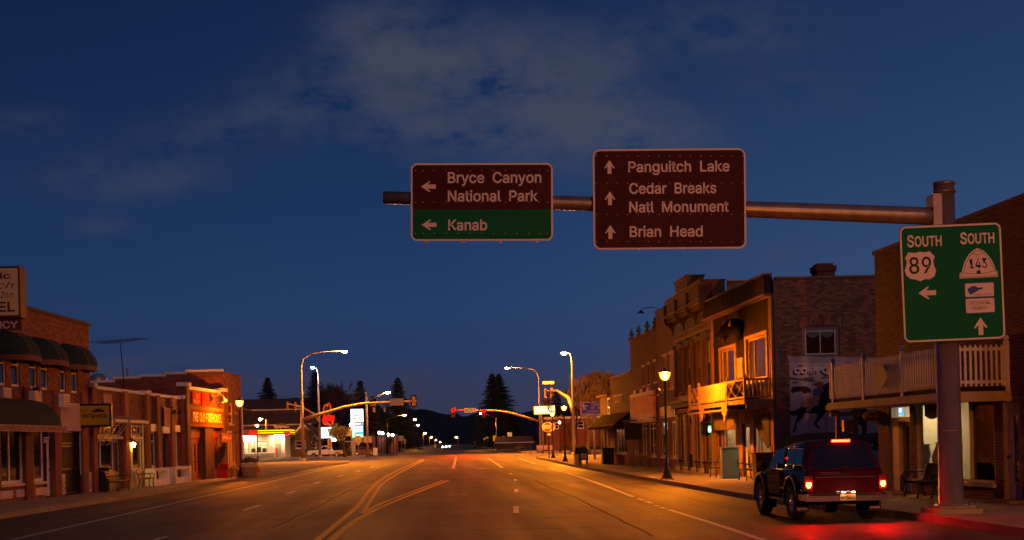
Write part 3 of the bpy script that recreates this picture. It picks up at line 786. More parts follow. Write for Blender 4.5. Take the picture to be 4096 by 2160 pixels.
MB().poly([L3(*p) for p in [(618, 862), (650, 840), (680, 838), (700, 850), (740, 848), (735, 858), (705, 870), (680, 885), (640, 905)]], -.0125, -.0112).build('flag_print', SIGN_BLUE, so)
put(so, L3, "AMERICA'S BYWAYS", 660, 808, 908, 895, RED_DEEP, .0, -.0125)
put(so, L3, 'PATCHWORK', 640, 790, 978, 950, SIGN_BLUE, .0, -.0125); put(so, L3, 'PARKWAY', 660, 775, 1015, 990, SIGN_BLUE, .0, -.0125)
q = L3(250, 893); MB().poly(arrow(q[0], q[1], .365, .19, .135, .05, pi / 2), -.0105, -.0085).build('arrow', SIGN_WHITE, so)
q = L3(718, 1075); MB().poly(arrow(q[0], q[1], .36, .19, .138, .05, 0), -.0105, -.0085).build('arrow', SIGN_WHITE, so)
for zz in (-.7, .75):
    MB().box(-.85, .85, .006, .07, zz - .04, zz + .04).build('stiffener', SIGN_BACK, so)
    qx = L3(508, 812)
    MB().box(-(so.location.x) - .2, -(so.location.x) + .2, .07, .20, zz - .06, zz + .06).build('clamp', STEEL, so)
# ================================================================ buildings on the right-hand side of the street
def sub_frame(F, G):
    """location and turn of frame G inside frame F"""
    d = G.p0 - F.p0
    return (d.dot(F.d), -d.dot(F.N), 0), G.rz - F.rz
def band(parent, name, m, u0, u1, z0, z1, n, back=0.02):
    return MB().box(u0, u1, -n, back, z0, z1).build(name, m, parent)
WARM_ROOM = emit('warm_room_lamp', (1.0, .78, .42), 90)
c8, c9 = cv(3300, 1200, 1.4146), cv(3400, 1560, 2.7155)
# ---------------------------------------------------------------- brick building with the balcony and the gallery shop
F7 = Fac((12.75, 38.6), (13.30, 28.4))
r7 = F7.thing('brick_shop_building', 'tall red brick building with white balcony above the art gallery shop front', 'building')
Z7 = 7.15
def rc(F, conv, x0, y0, x1, y1, n=0.0): return F.rect(*conv(x0, y0), *conv(x1, y1), n)
hd = rc(F7, c9, 438, 152, 660, 1098); hd = (hd[0], hd[1], .15, hd[3])
hw = rc(F7, c9, 703, 90, 1290, 985); hw2 = rc(F7, c9, 1300, 95, 1575, 1010)
hw = (hw[0], hw2[1], hw2[2], hw2[3] + .04)
hr = rc(F7, c9, 1672, 75, 1856, 1195); hr = (hr[0], hr[1], .15, hr[3])
holes7 = [hd, hw, hr]
w7 = wall_mesh(MB(), 0, F7.L, .0, Z7, holes7, .25).build('wall', MORTAR, r7)
bricks(w7, F7, BRICK_DEEP, 0.002, F7.L - .002, .15, Z7 - .08, holes7, 300, visible=lambda x, y: not (3600 < x < 4025 and 880 < y < 1370) and not (x > 3310 and 1330 < y < 1600))
shell(r7, F7, Z7, 12, mat('old_brick_side', (.16, .08, .055), .9, var=.3, scale=4, bump=.3, bscale=20))
MB().box(-.03, F7.L + .03, -.06, .28, Z7 - .08, Z7 + .03).build('coping', BRICK_DARK, r7)
# gallery door with its transom
a, b, c, d = hd
zt = F7.uz(*c9(550, 295))[1]
jm = MB(); jm.box(a + .004, a + (b - a) * .40, .02, .24, .15, zt); jm.box(b - .09, b - .004, .02, .24, .15, d - .004); jm.box(a + (b - a) * .4, b - .09, .02, .24, zt - .12, zt)
jm.box(a + .004, a + .09, .02, .24, zt, d - .004); jm.box(a + .09, b - .09, .02, .24, d - .08, d - .004)
fo = jm.build('door_frame', CREAM, r7)
dd = door(r7, (a + (b - a) * .40, b - .09, .16, zt - .12), CREAM, .14, DARK_GLASS, (.22, .93), .2)
MB().box(a + .09, b - .09, .12, .13, zt, d - .08).build('transom_pane', CLEAR, fo)
nb = MB().box(a + .30, a + .52, .15, .20, zt + .03, d - .10).build('open_sign', emit('blue_open_sign', (.10, .35, 1.0), 2.2), r7)
worn_letters(nb, emit('white_open_letters', (.9, .95, 1.0), 3.0), a + .32, a + .50, zt + .14, zt + .26, 4, .144, 2)
MB().box(a + .30, a + .52, .149, .152, zt + .03, zt + .075).build('green_strip', emit('green_open_strip', (.1, 1.0, .3), 2.0), nb)
MB().box(a - .06, b + .02, -.25, .1, .13, .20).build('door_step', RED_DEEP, r7)
# show windows
a, b, c, d = hw; um = F7.uz(*c9(1296, 500))[0]
fr = MB(); fr.box(a + .004, b - .004, .02, .16, c, c + .07); fr.box(a + .004, b - .004, .02, .16, d - .09, d - .004)
for x in (a + .045, um, b - .05): fr.box(x - .04, x + .04, .024, .156, c + .07, d - .09)
fo = fr.build('show_window', CREAM, r7)
MB().box(a + .085, um - .04, .09, .10, c + .07, d - .09).build('pane', CLEAR, fo)
WAVY = mat('wavy_window_glass', (.010, .009, .008), .04, var=.2, scale=.7, spec=.9, bump=.35, bscale=2.6)
MB().box(um + .04, b - .09, .09, .10, c + .07, d - .09).build('pane', WAVY, fo)
MB().box(a - .04, b + .04, -.10, .02, c - .09, c).build('sill', CREAM, fo)
# the lit room behind
rm = MB(); x0, x1 = .4, um + .2
rm.box(x0, x1, 3.0, 3.05, .3, 3.0); rm.box(x0, x1, .3, 3.0, .2, .25); rm.box(x0 - .05, x0, .3, 3.05, .2, 3.0); rm.box(x1, x1 + .05, .3, 3.05, .2, 3.0); rm.box(x0, x1, .3, 3.05, 2.7, 2.75)
ro = rm.build('room', mat('gallery_wall', (.55, .48, .36), .9, var=.15), r7)
MB().box(x0 + .7, x0 + 1.2, 1.2, 1.5, 2.62, 2.69).build('ceiling_lamp', WARM_ROOM, ro)
for i, (px_, pz_, w_, h_, cc_) in enumerate(((x0 + 1.0, 1.3, .5, .65, (.10, .13, .07)), (x0 + 1.8, 1.2, .7, .5, (.25, .12, .05)), (x0 + 2.7, 1.35, .55, .6, (.06, .09, .16)))):
    MB().box(px_, px_ + w_, 2.93, 2.99, pz_, pz_ + h_).build('picture', mat('picture_%d' % i, cc_, .7, var=.6, scale=5), ro)
MB().box(x0 + .8, x0 + 2.6, .5, .9, .25, .95).build('display_shelf', WOOD_TRIM, ro)
MB().lathe([(.10, 0), (.16, .25), (.11, .5), (.15, .55)], x0 + 1.2, .7, .95, 12).build('vase', mat('blue_vase', (.05, .10, .14), .3), ro)
MB().lathe([(.16, 0), (.20, .2), (.06, .55), (.10, .6)], x0 + 2.1, .7, .95, 12).build('vase', mat('yellow_vase', (.45, .30, .08), .4), ro)
hs = rc(F7, c9, 798, 130, 950, 318)
q_ = [(hs[0] + (hs[1] - hs[0]) * t, hs[2] + .1 - .1 * sin(pi * t)) for t in (0, .2, .4, .6, .8, 1)]
sg = MB().poly([(hs[0], hs[3])] + q_ + [(hs[1], hs[3])], .03, .06).build('hanging_board', mat('dark_board', (.06, .03, .015), .8, var=.3), r7)
# plain door at the near end
a, b, c, d = hr; zt = F7.uz(*c9(1760, 195))[1]
dd = door(r7, (a + .03, b - .03, .22, zt), PINK, .10, DARK_GLASS, (.2, .92), .36, knob_left=True)
MB().box(a + .004, b - .004, .08, .18, zt + .002, zt + .08).build('door_head', PINK, r7)
window(r7, (a + .05, b - .05, zt + .08, d - .004), PINK, mat('orange_blind', (.38, .20, .06), .6, var=.2), .05, .1, name='transom')
MB().box(a - .1, b + .1, -.35, .1, .13, .22).build('door_step', CONCRETE, r7)
# balcony: deck, fascia boards, posts with balls, pickets
NB, U1 = 1.38, F7.uz(*c8(1045, 330))[0]
ZD, ZR = 2.86, 3.84
MB().box(-.15, U1, -NB, -.002, ZD - .10, ZD).build('balcony_deck', WOOD_DARK, r7)
fb = MB(); fb.box(-.22, U1 + .06, -NB - .06, -NB, ZD - .34, ZD - .102); fb.box(U1, U1 + .06, -NB, -.002, ZD - .34, ZD - .102); fb.box(-.26, U1 + .10, -NB - .10, -NB - .06, ZD - .30, ZD - .16)
fb.build('fascia', mat('tan_fascia_paint', (.36, .26, .15), .7, var=.25, scale=2), r7)
MB().box(-.15, U1, -NB, -.01, ZD - .20, ZD - .104).build('soffit', mat('soffit_paint', (.30, .23, .12), .8, var=.2), r7)
rl = MB()
for z in (ZD + .12, ZR - .10):
    rl.box(-.15, U1, -NB + .0, -NB + .05, z - .035, z + .035); rl.box(U1 - .05, U1, -NB + .05, -.01, z - .036, z + .034)
rail = rl.build('railing', WHITE, r7)
pk = MB(); pk.box(-.027, .027, -.011, .011, 0, .92); pk.add([(-.027, -.011, .92), (.027, -.011, .92), (0, -.011, .97), (-.027, .011, .92), (.027, .011, .92), (0, .011, .97)], [(0, 1, 2), (5, 4, 3), (1, 4, 5, 2), (0, 2, 5, 3)])
pm = pk.mesh('picket'); pm.materials.append(WHITE)
n = int((U1 + .1) / .142)
for i in range(n):
    obj('picket', pm, None, rail, (-.08 + i * .142, -NB - .012, ZD + .02))
for i in range(int(NB / .125)):
    o = obj('picket', pm, None, rail, (U1 + .012, -NB + .06 + i * .125, ZD + .02)); o.rotation_euler = (0, 0, pi / 2)
for u in [F7.uz(*c8(x, 500), NB)[0] for x in (45, 217, 437, 640)] + [U1 - .04]:
    mb = MB().box(u - .05, u + .05, -NB - .03, -NB + .07, ZD - .30, ZR + .08); mb.sphere((u, -NB + .02, ZR + .15), .075, 10, 6)
    mb.build('railing_post', WHITE, rail)
mb = MB().box(U1 - .09, U1 + .01, -.11, -.01, ZD - .30, ZR + .08); mb.sphere((U1 - .04, -.06, ZR + .15), .075, 10, 6); mb.build('railing_post', WHITE, rail)
e = F7.uz(*c8(322, 430), NB + .04)
mb = MB(); mb.poly([(e[0] + .42 * cos(t * pi / 12), e[1] + .30 * sin(t * pi / 12)) for t in range(24)], -NB - .10, -NB - .05)
mb.build('oval_plaque', mat('yellowed_plaque', (.55, .42, .20), .7, var=.15), r7)
MB().box(F7.L - .02, F7.L + .5, -.1, .3, 0, Z7 - .5).build('corner_pilaster', BRICK_DARK, r7)
# oval gallery sign hung from the deck
p = at(*c8(275, 657), 38.9)
gs = thing('gallery_sign', 'yellow oval Art Gallery sign hanging under the balcony end', 'sign', p)
MB().poly([(.30 * cos(t * pi / 14), .20 * sin(t * pi / 14)) for t in range(28)], -.02, .02).build('board', mat('yellow_sign_paint', (.78, .50, .07), .6, var=.12), gs)
DKRED = mat('dark_red_letters', (.16, .015, .01), .6)
TX('Art', DKRED, gs, -.12, .10, .015, .10, -.023, .04); TX('Gallery', DKRED, gs, -.25, .25, -.125, .10, -.023, .04)
for s_ in (-.15, .15): MB().bar((s_, 0, .17), (s_, 0, 2.62 - p.z + .04), .012).build('hanger', IRON, gs)
# ---------------------------------------------------------------- saloon building: plank front, brick side wall with the mural
F5 = Fac((12.20, 59.3), (12.47, 49.5)); Z5 = 7.9
F6 = Fac((12.49, 49.47), (23.5, 49.77)); Z6 = 7.75
r5 = F5.thing('saloon_building', 'dark plank fronted western saloon with balcony and a painted brick side wall', 'building')
c6, cA, cB = cv(2400, 1060, 1.5092), cv(2640, 1060, 3.086), cv(2700, 1480, 2.8286)
cM = cv(3080, 1100, 1.998); c7 = cv(2900, 1060, 1.4447)
# side wall
loc6, rz6 = sub_frame(F5, F6)
hwin = rc(F6, c7, 447, 358, 660, 535)
sw = wall_mesh(MB(), 0, F6.L, 0, Z6, [hwin], .2).build('side_wall', MORTAR_DARK, r5, loc6); sw.rotation_euler = (0, 0, rz6)
bricks(sw, F6, BRICK_BROWN, .1, F6.L, 3.7, Z6, [(hwin[0] - .02, hwin[1] + .02, hwin[2] - .10, hwin[3] + .02), (hwin[0] - .15, hwin[1] + .15, hwin[3], hwin[3] + .42)], 300, bh=.078, seed=4, proud=.014,
       visible=lambda x, y: 3140 < x < 3500 and y < 1430)
bricks(sw, F6, BRICK_BROWN, .1, F6.L, .15, 3.7, [], 0, bh=.078, seed=5, proud=.006)
# segmental arch of upright bricks, painted surround, sliding window with valances
for k in range(2):
    for i in range(20):
        t = (i + .5) / 20 * 2 - 1; ux = (hwin[0] + hwin[1]) / 2 + t * (hwin[1] - hwin[0]) * .55
        zz = hwin[3] + .03 + k * .19 + .13 * (1 - t * t) - .05
        o = MB().box(-.034, .034, -.012, 0, 0, .175).build('brick', BRICK_BROWN, sw, (ux, 0, zz)); o.rotation_euler = (0, t * .30, 0)
GREYP = mat('grey_paint_surround', (.20, .18, .18), .85, var=.2)
sr = MB(); a, b, c, d = hwin
wf = rc(F6, c7, 464, 378, 641, 516)
for q in ((a + .003, wf[0], c, d - .003), (wf[1], b - .003, c, d - .003), (wf[0], wf[1], wf[3], d - .003), (wf[0], wf[1], c, wf[2])): sr.box(q[0], q[1], .03, .12, q[2], q[3])
sr.build('window_surround', GREYP, sw)
wo_ = window(sw, wf, WHITE, DARK_GLASS, .045, .08, (.5,), (), None)
VAL = mat('teal_valance', (.10, .17, .17), .8)
for q0, q1 in ((.06, .47), (.53, .94)):
    x0, x1 = wf[0] + (wf[1] - wf[0]) * q0, wf[0] + (wf[1] - wf[0]) * q1
    MB().poly([(x0, wf[3] - .06)] + [(x0 + (x1 - x0) * t, wf[3] - .08 - .19 * sin(pi * min(max(t, 0), 1)) ** .5) for t in (0.02, .15, .3, .5, .7, .85, .98)] + [(x1, wf[3] - .06)], .073, .077).build('valance', VAL, wo_)
MB().box(.1, F6.L, -.03, .25, Z6, Z6 + .07).build('coping', BRICK_BROWN, sw)
MB().box(0, .14, -.03, .1, .0, Z6 - .1).build('corner_board', mat('grey_corner_board', (.18, .13, .10), .85, var=.3, stretch=(3, 3, .4)), sw)
ch = at(3362, 1100, 53.0); lc = F6.uz(3362, 1100)[0]
mb = MB().box(lc + .05, lc + .78, 3.0, 3.7, Z6 - .4, Z6 + .85); mb.box(lc - .0, lc + .83, 2.95, 3.75, Z6 + .62, Z6 + .85); mb.box(lc + .10, lc + .73, 3.05, 3.65, Z6 + .85, Z6 + .95)
mb.build('chimney', BRICK_DARK, sw)
MB().box(.1, F6.L - .05, .003, 10, Z6 - .5, Z6 - .4).build('roof', ROOF_TAR, sw)
# mural: flat paint on the wall
def pm_(name, col): return mat(name, col, .9, var=.28, scale=2.5, bump=.15, bscale=20)
def MP(x, y): return F6.uz(*cM(x, y))
def paint(name, pts, m, lvl, par): return MB().poly([MP(*p) for p in pts], -.020 - lvl * .0022, -.0185 - lvl * .0022).build(name, m, par)
mz0 = .15
mp_w = pm_('mural_white_ground', (.58, .50, .52))
mu = MB(); p0, p1 = MP(152, 700), MP(960, 690)
mu.poly([(p0[0], mz0), (F6.L - 1, mz0), (F6.L - 1, p1[1] + .0)] + [(p0[0] + (F6.L - 1 - p0[0]) * (1 - i / 40), p0[1] + random.uniform(-.05, .06)) for i in range(41)], -.0185, -.001)
mu = mu.build('mural', mp_w, sw, label='mural of galloping horses and riders on a pale ground')
paint('mural_patch', [(135, 640), (200, 655), (300, 648), (420, 662), (560, 652), (700, 660), (860, 655), (860, 690), (150, 700)], pm_('mural_peeling_white', (.42, .38, .40)), 0, mu)
paint('mural_patch', [(150, 1290), (300, 1265), (480, 1255), (700, 1270), (870, 1260), (870, 1400), (150, 1400)], pm_('mural_earth', (.16, .11, .08)), .6, mu)
paint('mural_patch', [(150, 815), (240, 830), (330, 828), (380, 850), (330, 855), (230, 840), (150, 838)], pm_('mural_grass', (.12, .12, .09)), .6, mu)
H_BLACK, H_DARK = pm_('mural_black_horse', (.020, .014, .018)), pm_('mural_brown_horse', (.07, .035, .03))
paint('mural_horse', [(155, 1110), (158, 1092), (200, 1080), (240, 1062), (250, 1030), (300, 1010), (395, 985), (400, 930), (420, 885), (455, 862), (485, 850), (520, 870), (540, 900), (520, 915), (500, 905), (492, 960), (500, 1010), (515, 1055), (550, 1090), (590, 1110), (585, 1130), (540, 1115), (500, 1100), (470, 1095), (440, 1100), (415, 1140), (385, 1170), (372, 1190), (398, 1225), (385, 1230), (350, 1195), (352, 1180), (378, 1130), (370, 1105), (320, 1108), (280, 1100), (260, 1140), (230, 1165), (212, 1190), (205, 1240), (190, 1262), (180, 1255), (190, 1225), (200, 1180), (215, 1140), (210, 1110), (190, 1130)], H_BLACK, 1, mu)
paint('mural_rider', [(235, 1050), (260, 1010), (330, 975), (365, 965), (392, 990), (385, 1040), (345, 1050), (330, 1075), (300, 1100), (285, 1080), (310, 1050), (280, 1060)], pm_('mural_chaps', (.33, .25, .18)), 2, mu)
paint('mural_rider', [(335, 950), (345, 915), (380, 900), (420, 905), (432, 930), (400, 950), (395, 975), (350, 970)], pm_('mural_blue_shirt', (.10, .11, .22)), 2, mu)
paint('mural_rider', [(348, 885), (360, 862), (395, 848), (425, 862), (438, 885), (415, 893), (400, 905), (378, 902), (370, 890)], pm_('mural_red_hat', (.22, .08, .08)), 2, mu)
paint('mural_calf', [(163, 925), (180, 895), (230, 890), (290, 890), (325, 915), (328, 945), (300, 940), (280, 950), (240, 930), (200, 938), (180, 948)], H_DARK, 1, mu)
paint('mural_horse', [(640, 1090), (680, 1060), (740, 1050), (780, 1075), (800, 1110), (770, 1150), (775, 1220), (760, 1280), (735, 1275), (730, 1210), (700, 1190), (690, 1130), (650, 1110)], H_DARK, 1, mu)
paint('mural_horse', [(540, 1230), (600, 1190), (650, 1200), (640, 1260), (600, 1300), (540, 1290)], pm_('mural_grey_horse', (.2, .17, .19)), 1, mu)
LETW = pm_('mural_letter_white', (.80, .74, .70))
a, b = MP(192, 788), MP(505, 774); cp = (MP(350, 738)[1] - MP(350, 782)[1])
for dx, m_, y_ in ((-.06, H_BLACK, -.0245), (0, LETW, -.0265)):
    TX('COWBOY CO', m_, mu, a[0] + dx, MP(640, 768)[0] + dx, a[1] + dx * .8, cp, y_, .05)
# plank front
up = [rc(F5, c6, 735, 505, 822, 712), rc(F5, c6, 893, 432, 1012, 690)]
lo = [rc(F5, cB, 470, 480, 540, 1040), rc(F5, cB, 545, 480, 695, 1060), rc(F5, cB, 770, 470, 850, 1110), rc(F5, cB, 905, 490, 1095, 1080)]
gl = [(h[0], h[1], max(h[2], .5), min(h[3], 2.95)) for h in lo]
gl[2] = (gl[2][0], gl[2][1], .18, 2.35)
wall5 = wall_mesh(MB(), 0, F5.L, 0, Z5 - .05, up + gl, .2).build('wall', mat('front_backing', (.06, .035, .02), .9), r5)
shell(r5, F5, Z5 - .3, 9.5, ROOM_DARK, drop=.5, near=.6)
ub, seg = 0.0, []
def plank_run(z0, z1, y, step, m, par, holes, u0, u1, seed):
    rnd = random.Random(seed); u = u0
    while u < u1 - .02:
        w_ = min(step * rnd.uniform(.85, 1.15), u1 - u)
        cuts = sorted((max(h[2], z0), min(h[3], z1)) for h in holes if h[0] < u + w_ * .5 < h[1] and h[2] < z1 and h[3] > z0)
        z = z0
        for p, q in cuts + [(z1, z1)]:
            if p - z > .03:
                MB().box(.004, w_ - .004, -.028 - rnd.uniform(0, .012), 0, 0, p - z).build('plank', m, par, (u, y, z))
            z = max(z, q)
        u += w_
zb5 = F5.uz(*c6(850, 235), .3)[1]
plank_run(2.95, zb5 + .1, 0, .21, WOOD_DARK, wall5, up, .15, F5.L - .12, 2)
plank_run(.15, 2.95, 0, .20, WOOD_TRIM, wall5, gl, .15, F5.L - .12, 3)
# overhanging parapet of planks, edged with light boards
pr = MB().box(-.45, F5.L + .06, -.30, -.06, zb5, Z5).build('parapet', mat('parapet_backing', (.05, .03, .02), .9), r5)
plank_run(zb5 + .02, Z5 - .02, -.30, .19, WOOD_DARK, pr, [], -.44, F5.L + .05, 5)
MB().box(-.50, F5.L + .12, -.40, -.02, Z5, Z5 + .06).build('parapet_cap', WOOD_TRIM, r5)
MB().box(-.50, F5.L + .12, -.38, -.02, zb5 - .09, zb5 - .002).build('parapet_foot_board', WOOD_TRIM, r5)
for u, w_ in ((.02, .10), (.20, .10), (F5.L - .34, .09), (F5.L - .13, .13)):
    MB().box(u, u + w_, -.09, -.0, .15, zb5 - .09).build('corner_post', WOOD_TRIM, r5)
MB().box(.3, F5.L - .36, -.07, -.03, up[1][3] + .14, up[1][3] + .27).build('trim_board', WOOD_DARK, r5)
for h in up:
    tr = MB(); a, b, c, d = h
    tr.box(a - .22, a, -.08, -.03, c - .15, d + .12); tr.box(b, b + .22, -.08, -.03, c - .15, d + .12); tr.box(a - .22, b + .22, -.09, -.03, d, d + .13); tr.box(a - .25, b + .25, -.16, -.03, c - .14, c)
    tr.build('window_trim', WOOD_TRIM, r5)
    window(r5, h, WOOD_TRIM, mat('sky_reflecting_glass', (.03, .026, .03), .03, spec=1.0, var=.1), .09, .06, (.33,))
a, b, c, d = rc(F5, c6, 840, 560, 872, 682)
MB().box(a, b, -.09, -.035, c, d).build('shutter', WOOD_TRIM, r5)
# bison head on the planks
bh = F5.uz(*c6(866, 392)); BISON = mat('bison_fur', (.014, .010, .008), .95, var=.4, bump=.8, bscale=25)
hp = F5.world(bh[0], .05, bh[1])
bs_ = thing('bison_head', 'mounted dark bison head with curved horns on the plank front', 'trophy head', hp, F5.rz)
mb = MB(); mb.tube([(0, .0, .06), (0, -.25, .14), (0, -.48, .12), (0, -.68, .0), (0, -.86, -.16), (0, -1.0, -.30), (0, -1.06, -.35)], [.30, .36, .32, .25, .18, .135, .09], 14)
mb.tube([(0, -.08, -.12), (0, -.22, -.32), (0, -.26, -.52)], [.26, .17, .03], 8); mb.tube([(0, -.70, -.14), (0, -.76, -.36), (0, -.78, -.52)], [.14, .09, .02], 8)
mb.build('head', BISON, bs_)
for s_ in (-1, 1):
    MB().tube([(s_ * .22, -.58, .18), (s_ * .42, -.62, .18), (s_ * .52, -.62, .30), (s_ * .46, -.60, .46)], [.055, .05, .038, .01], 7).build('horn', mat('horn', (.30, .20, .10), .5), bs_)
# balcony of the saloon
NB5, ZD5, ZR5 = 1.12, 3.20, 3.98
MB().box(-.02, F5.L, -NB5, -.10, ZD5 - .10, ZD5).build('balcony_deck', WOOD_DARK, r5)
fa = MB().box(-.05, F5.L + .03, -NB5 - .05, -NB5, ZD5 - .14, ZD5 + .03); fa.box(F5.L, F5.L + .06, -NB5, -.12, ZD5 - .32, ZD5 + .03)
fa.build('balcony_fascia', WOOD_TRIM, r5)
MB().box(.0, F5.L - 2.2, -NB5 - .12, -NB5 + .2, ZD5 - .34, ZD5 - .26).build('balcony_beam', WOOD_TRIM, r5)
rl = MB()
for z in (ZD5 + .12, ZR5): rl.box(-.02, F5.L, -NB5 - .02, -NB5 + .05, z - .035, z + .035); rl.box(F5.L - .06, F5.L, -NB5 + .05, -.12, z - .036, z + .034)
rail5 = rl.build('balcony_railing', WOOD_TRIM, r5)
for u in (.02, F5.L * .2, F5.L * .72, F5.L - .05):
    mb = MB().box(u - .05, u + .05, -NB5 - .05, -NB5 + .05, ZD5 - .1, ZR5 + .13); mb.sphere((u, -NB5, ZR5 + .18), .06, 8, 5); mb.build('railing_post', WOOD_TRIM, rail5)
for u0_, u1_ in ((.08, F5.L * .2 - .06), (F5.L * .72 + .06, F5.L - .12)):
    k = 2
    for i in range(k):
        ua, ub_ = u0_ + (u1_ - u0_) * i / k, u0_ + (u1_ - u0_) * (i + 1) / k
        MB().bar((ua, -NB5, ZD5 + .15), (ub_, -NB5 - .004, ZR5 - .04), .035, .07, (0, 1, 0)).build('brace', WOOD_TRIM, rail5)
        MB().bar((ub_, -NB5 + .004, ZD5 + .15), (ua, -NB5, ZR5 - .04), .035, .07, (0, 1, 0)).build('brace', WOOD_TRIM, rail5)
for i in range(6):
    y_ = -NB5 + .16 + i * .155
    MB().box(F5.L - .05, F5.L - .01, y_ - .035, y_ + .035, ZD5 + .15, ZR5 - .035).build('picket', WOOD_TRIM, rail5)
bn = MB(); u0_, u1_ = F5.L * .2 + .04, F5.L * .71; nn = 16
for i in range(nn + 1):
    t = i / nn; bn.v += [(u0_ + (u1_ - u0_) * t, -NB5 - .06 + .015 * sin(t * 23), ZD5 + .10 + .02 * sin(t * 9)), (u0_ + (u1_ - u0_) * t, -NB5 - .07 + .015 * sin(t * 19 + 1), ZR5 + .0 + .02 * sin(t * 11))]
for i in range(nn): bn.f.append((2 * i, 2 * i + 2, 2 * i + 3, 2 * i + 1)); bn.sm.append(True)
bo = bn.build('banner', mat('tan_canvas_banner', (.30, .19, .07), .9, var=.25, scale=1.5), r5)
worn_letters(bo, WOOD_TRIM, u0_ + .35, u1_ - 2.4, ZD5 + .26, ZD5 + .56, 7, -NB5 - .096, 8)
# animal hides draped over the deck edge
HIDE = mat('animal_hide', (.30, .17, .06), .95, var=.5, scale=5, bump=.6, bscale=14)
for (x, y0, y1, w_) in ((625, 868, 948, .8), (765, 852, 960, .95)):
    u = F5.uz(*c6(x, 900), NB5)[0]; zt_, zb_ = ZD5 - .02, F5.uz(*c6(x, y1), NB5)[1]
    mb = MB(); P = [(-.5, 0), (-.42, .35), (-.36, .62), (-.2, .55), (-.14, .85), (0, 1.0), (.14, .82), (.22, .55), (.36, .66), (.42, .3), (.5, 0)]
    mb.poly([(u + px_ * w_, zt_ + (zb_ - zt_) * pz_) for px_, pz_ in P], -NB5 - .105, -NB5 - .06)
    mb.build('hide', HIDE, r5)
# hanging board below the deck
h = rc(F5, c6, 690, 890, 835, 995, .75)
hb = MB().box(h[0], h[1], -.78, -.74, h[2], h[3]).build('hanging_board', mat('dark_sign_board', (.075, .05, .022), .85, var=.3), r5)
for u in (h[0] + .3, h[1] - .3): MB().bar((u, -.76, h[3]), (u, -.76, ZD5 - .1), .015).build('chain', IRON, hb)
um, zm = (h[0] + h[1]) / 2, (h[2] + h[3]) / 2
MB().poly([(um + x, zm - .08 + z) for x, z in ((-.45, .12), (-.3, .10), (-.15, .14), (.1, .12), (.3, .2), (.42, .18), (.3, .08), (.22, 0), (.3, -.2), (.18, -.05), (0, .0), (-.1, -.2), (-.16, 0), (-.3, -.02), (-.42, -.15), (-.35, .03))], -.79, -.782).build('horse_print', BLACKP, hb)
# windows and door of the ground floor, two lit rooms
for i, h in enumerate(gl):
    if i == 2: door(r5, h, CREAM, .1, CLEAR, (.15, .93), .17)
    else: window(r5, h, WOOD_TRIM, CLEAR if i in (1, 3) else DARK_GLASS, .09, .08, (.3,) if i == 3 else (), ())
rm = MB(); x0, x1 = gl[1][0] - .5, F5.L - .3
rm.box(x0, x1, 3.4, 3.45, .2, 3.0); rm.box(x0, x1, .3, 3.4, .16, .2); rm.box(x0 - .05, x0, .3, 3.45, .16, 3.0); rm.box(x1, x1 + .05, .3, 3.45, .16, 3.0); rm.box(x0, x1, .3, 3.45, 2.95, 3.0)
ro = rm.build('room', mat('saloon_room_wall', (.34, .22, .11), .9, var=.3), r5)
MB().box(x1 - 2.0, x1 - 1.5, 1.8, 2.0, 2.7, 2.9).build('room_lamp', emit('saloon_room_lamp', (1.0, .82, .55), 380), ro)
MB().box(gl[1][0] + .3, gl[1][0] + .8, 1.5, 1.6, 2.75, 2.85).build('room_lamp', emit('saloon_back_lamp', (1.0, .8, .55), 220), ro)
for i in range(3):
    u = gl[3][0] + .25 + i * .55
    MB().lathe([(.17, 0), (.20, .3), (.13, .55), (.07, .62)], u, .9 + .3 * (i % 2), 1.0, 10).build('clothes_form', mat('pale_cloth_%d' % i, (.5 - i * .12, .45 - i * .1, .36 - i * .1), .9), ro)
    MB().box(u - .02, u + .02, .9 + .3 * (i % 2) - .02, .92 + .3 * (i % 2), .2, 1.0).build('form_stand', IRON, ro)
MB().box(gl[1][0] + .1, gl[1][1] + .2, .6, 1.0, .2, .95).build('display_table', WOOD_DARK, ro)
h = gl[3]
MB().poly([(h[0] + .1, h[3] - .05), (h[1] + .1, h[3] - .05), (h[1] + .1, h[3] - 1.25), (h[1] - .25, h[3] - 1.35), (h[0] + .75, h[3] - .6), (h[0] + .35, h[3] - .4)], -.12, -.06).build('drape', mat('dark_drape', (.03, .024, .02), .9, var=.3, bump=.4), r5)
# ---------------------------------------------------------------- ornate Victorian front
F4 = Fac((12.15, 68.5), (12.20, 59.33)); Z4 = 8.75
r4 = F4.thing('victorian_shop_building', 'ornate Victorian front with deep bracketed cornice and raised pediment', 'building')
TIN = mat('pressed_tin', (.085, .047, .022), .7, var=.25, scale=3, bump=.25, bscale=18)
TIN_SHADE = mat('shaded_pressed_tin', (.026, .015, .009), .75, var=.25, scale=3, bump=.25, bscale=18)  # darker tin; shading of the cornice details is put into the colour
BLIND = mat('window_blind', (.30, .19, .09), .85, var=.12)
L4 = F4.L
cE = cv(2700, 1080, 2.425)
wz0, wz1 = 4.15, 6.35
wu = [(L4 * t - .52, L4 * t + .52) for t in (.13, .36, .64, .87)]
st = [(.35, 2.05), (2.6, 4.35), (4.6, 6.2), (6.55, 8.75)]
gh = [(st[0][0], st[0][1], .7, 3.0), (st[1][0], st[1][1], .25, 3.0), (st[2][0], st[2][1], .7, 3.0), (st[3][0], st[3][1], .7, 3.0)]
wh4 = [(a, b, wz0, wz1) for a, b in wu] + gh
w4 = wall_mesh(MB(), 0, L4, 0, Z4 - .3, wh4, .25).build('wall', TIN, r4)
shell(r4, F4, Z4 - .3, 10, MORTAR_DARK)
bricks(w4, Fac((12.2, 59.33), (22, 59.33)), BRICK_BROWN, 0, .01, 0, .01, [])
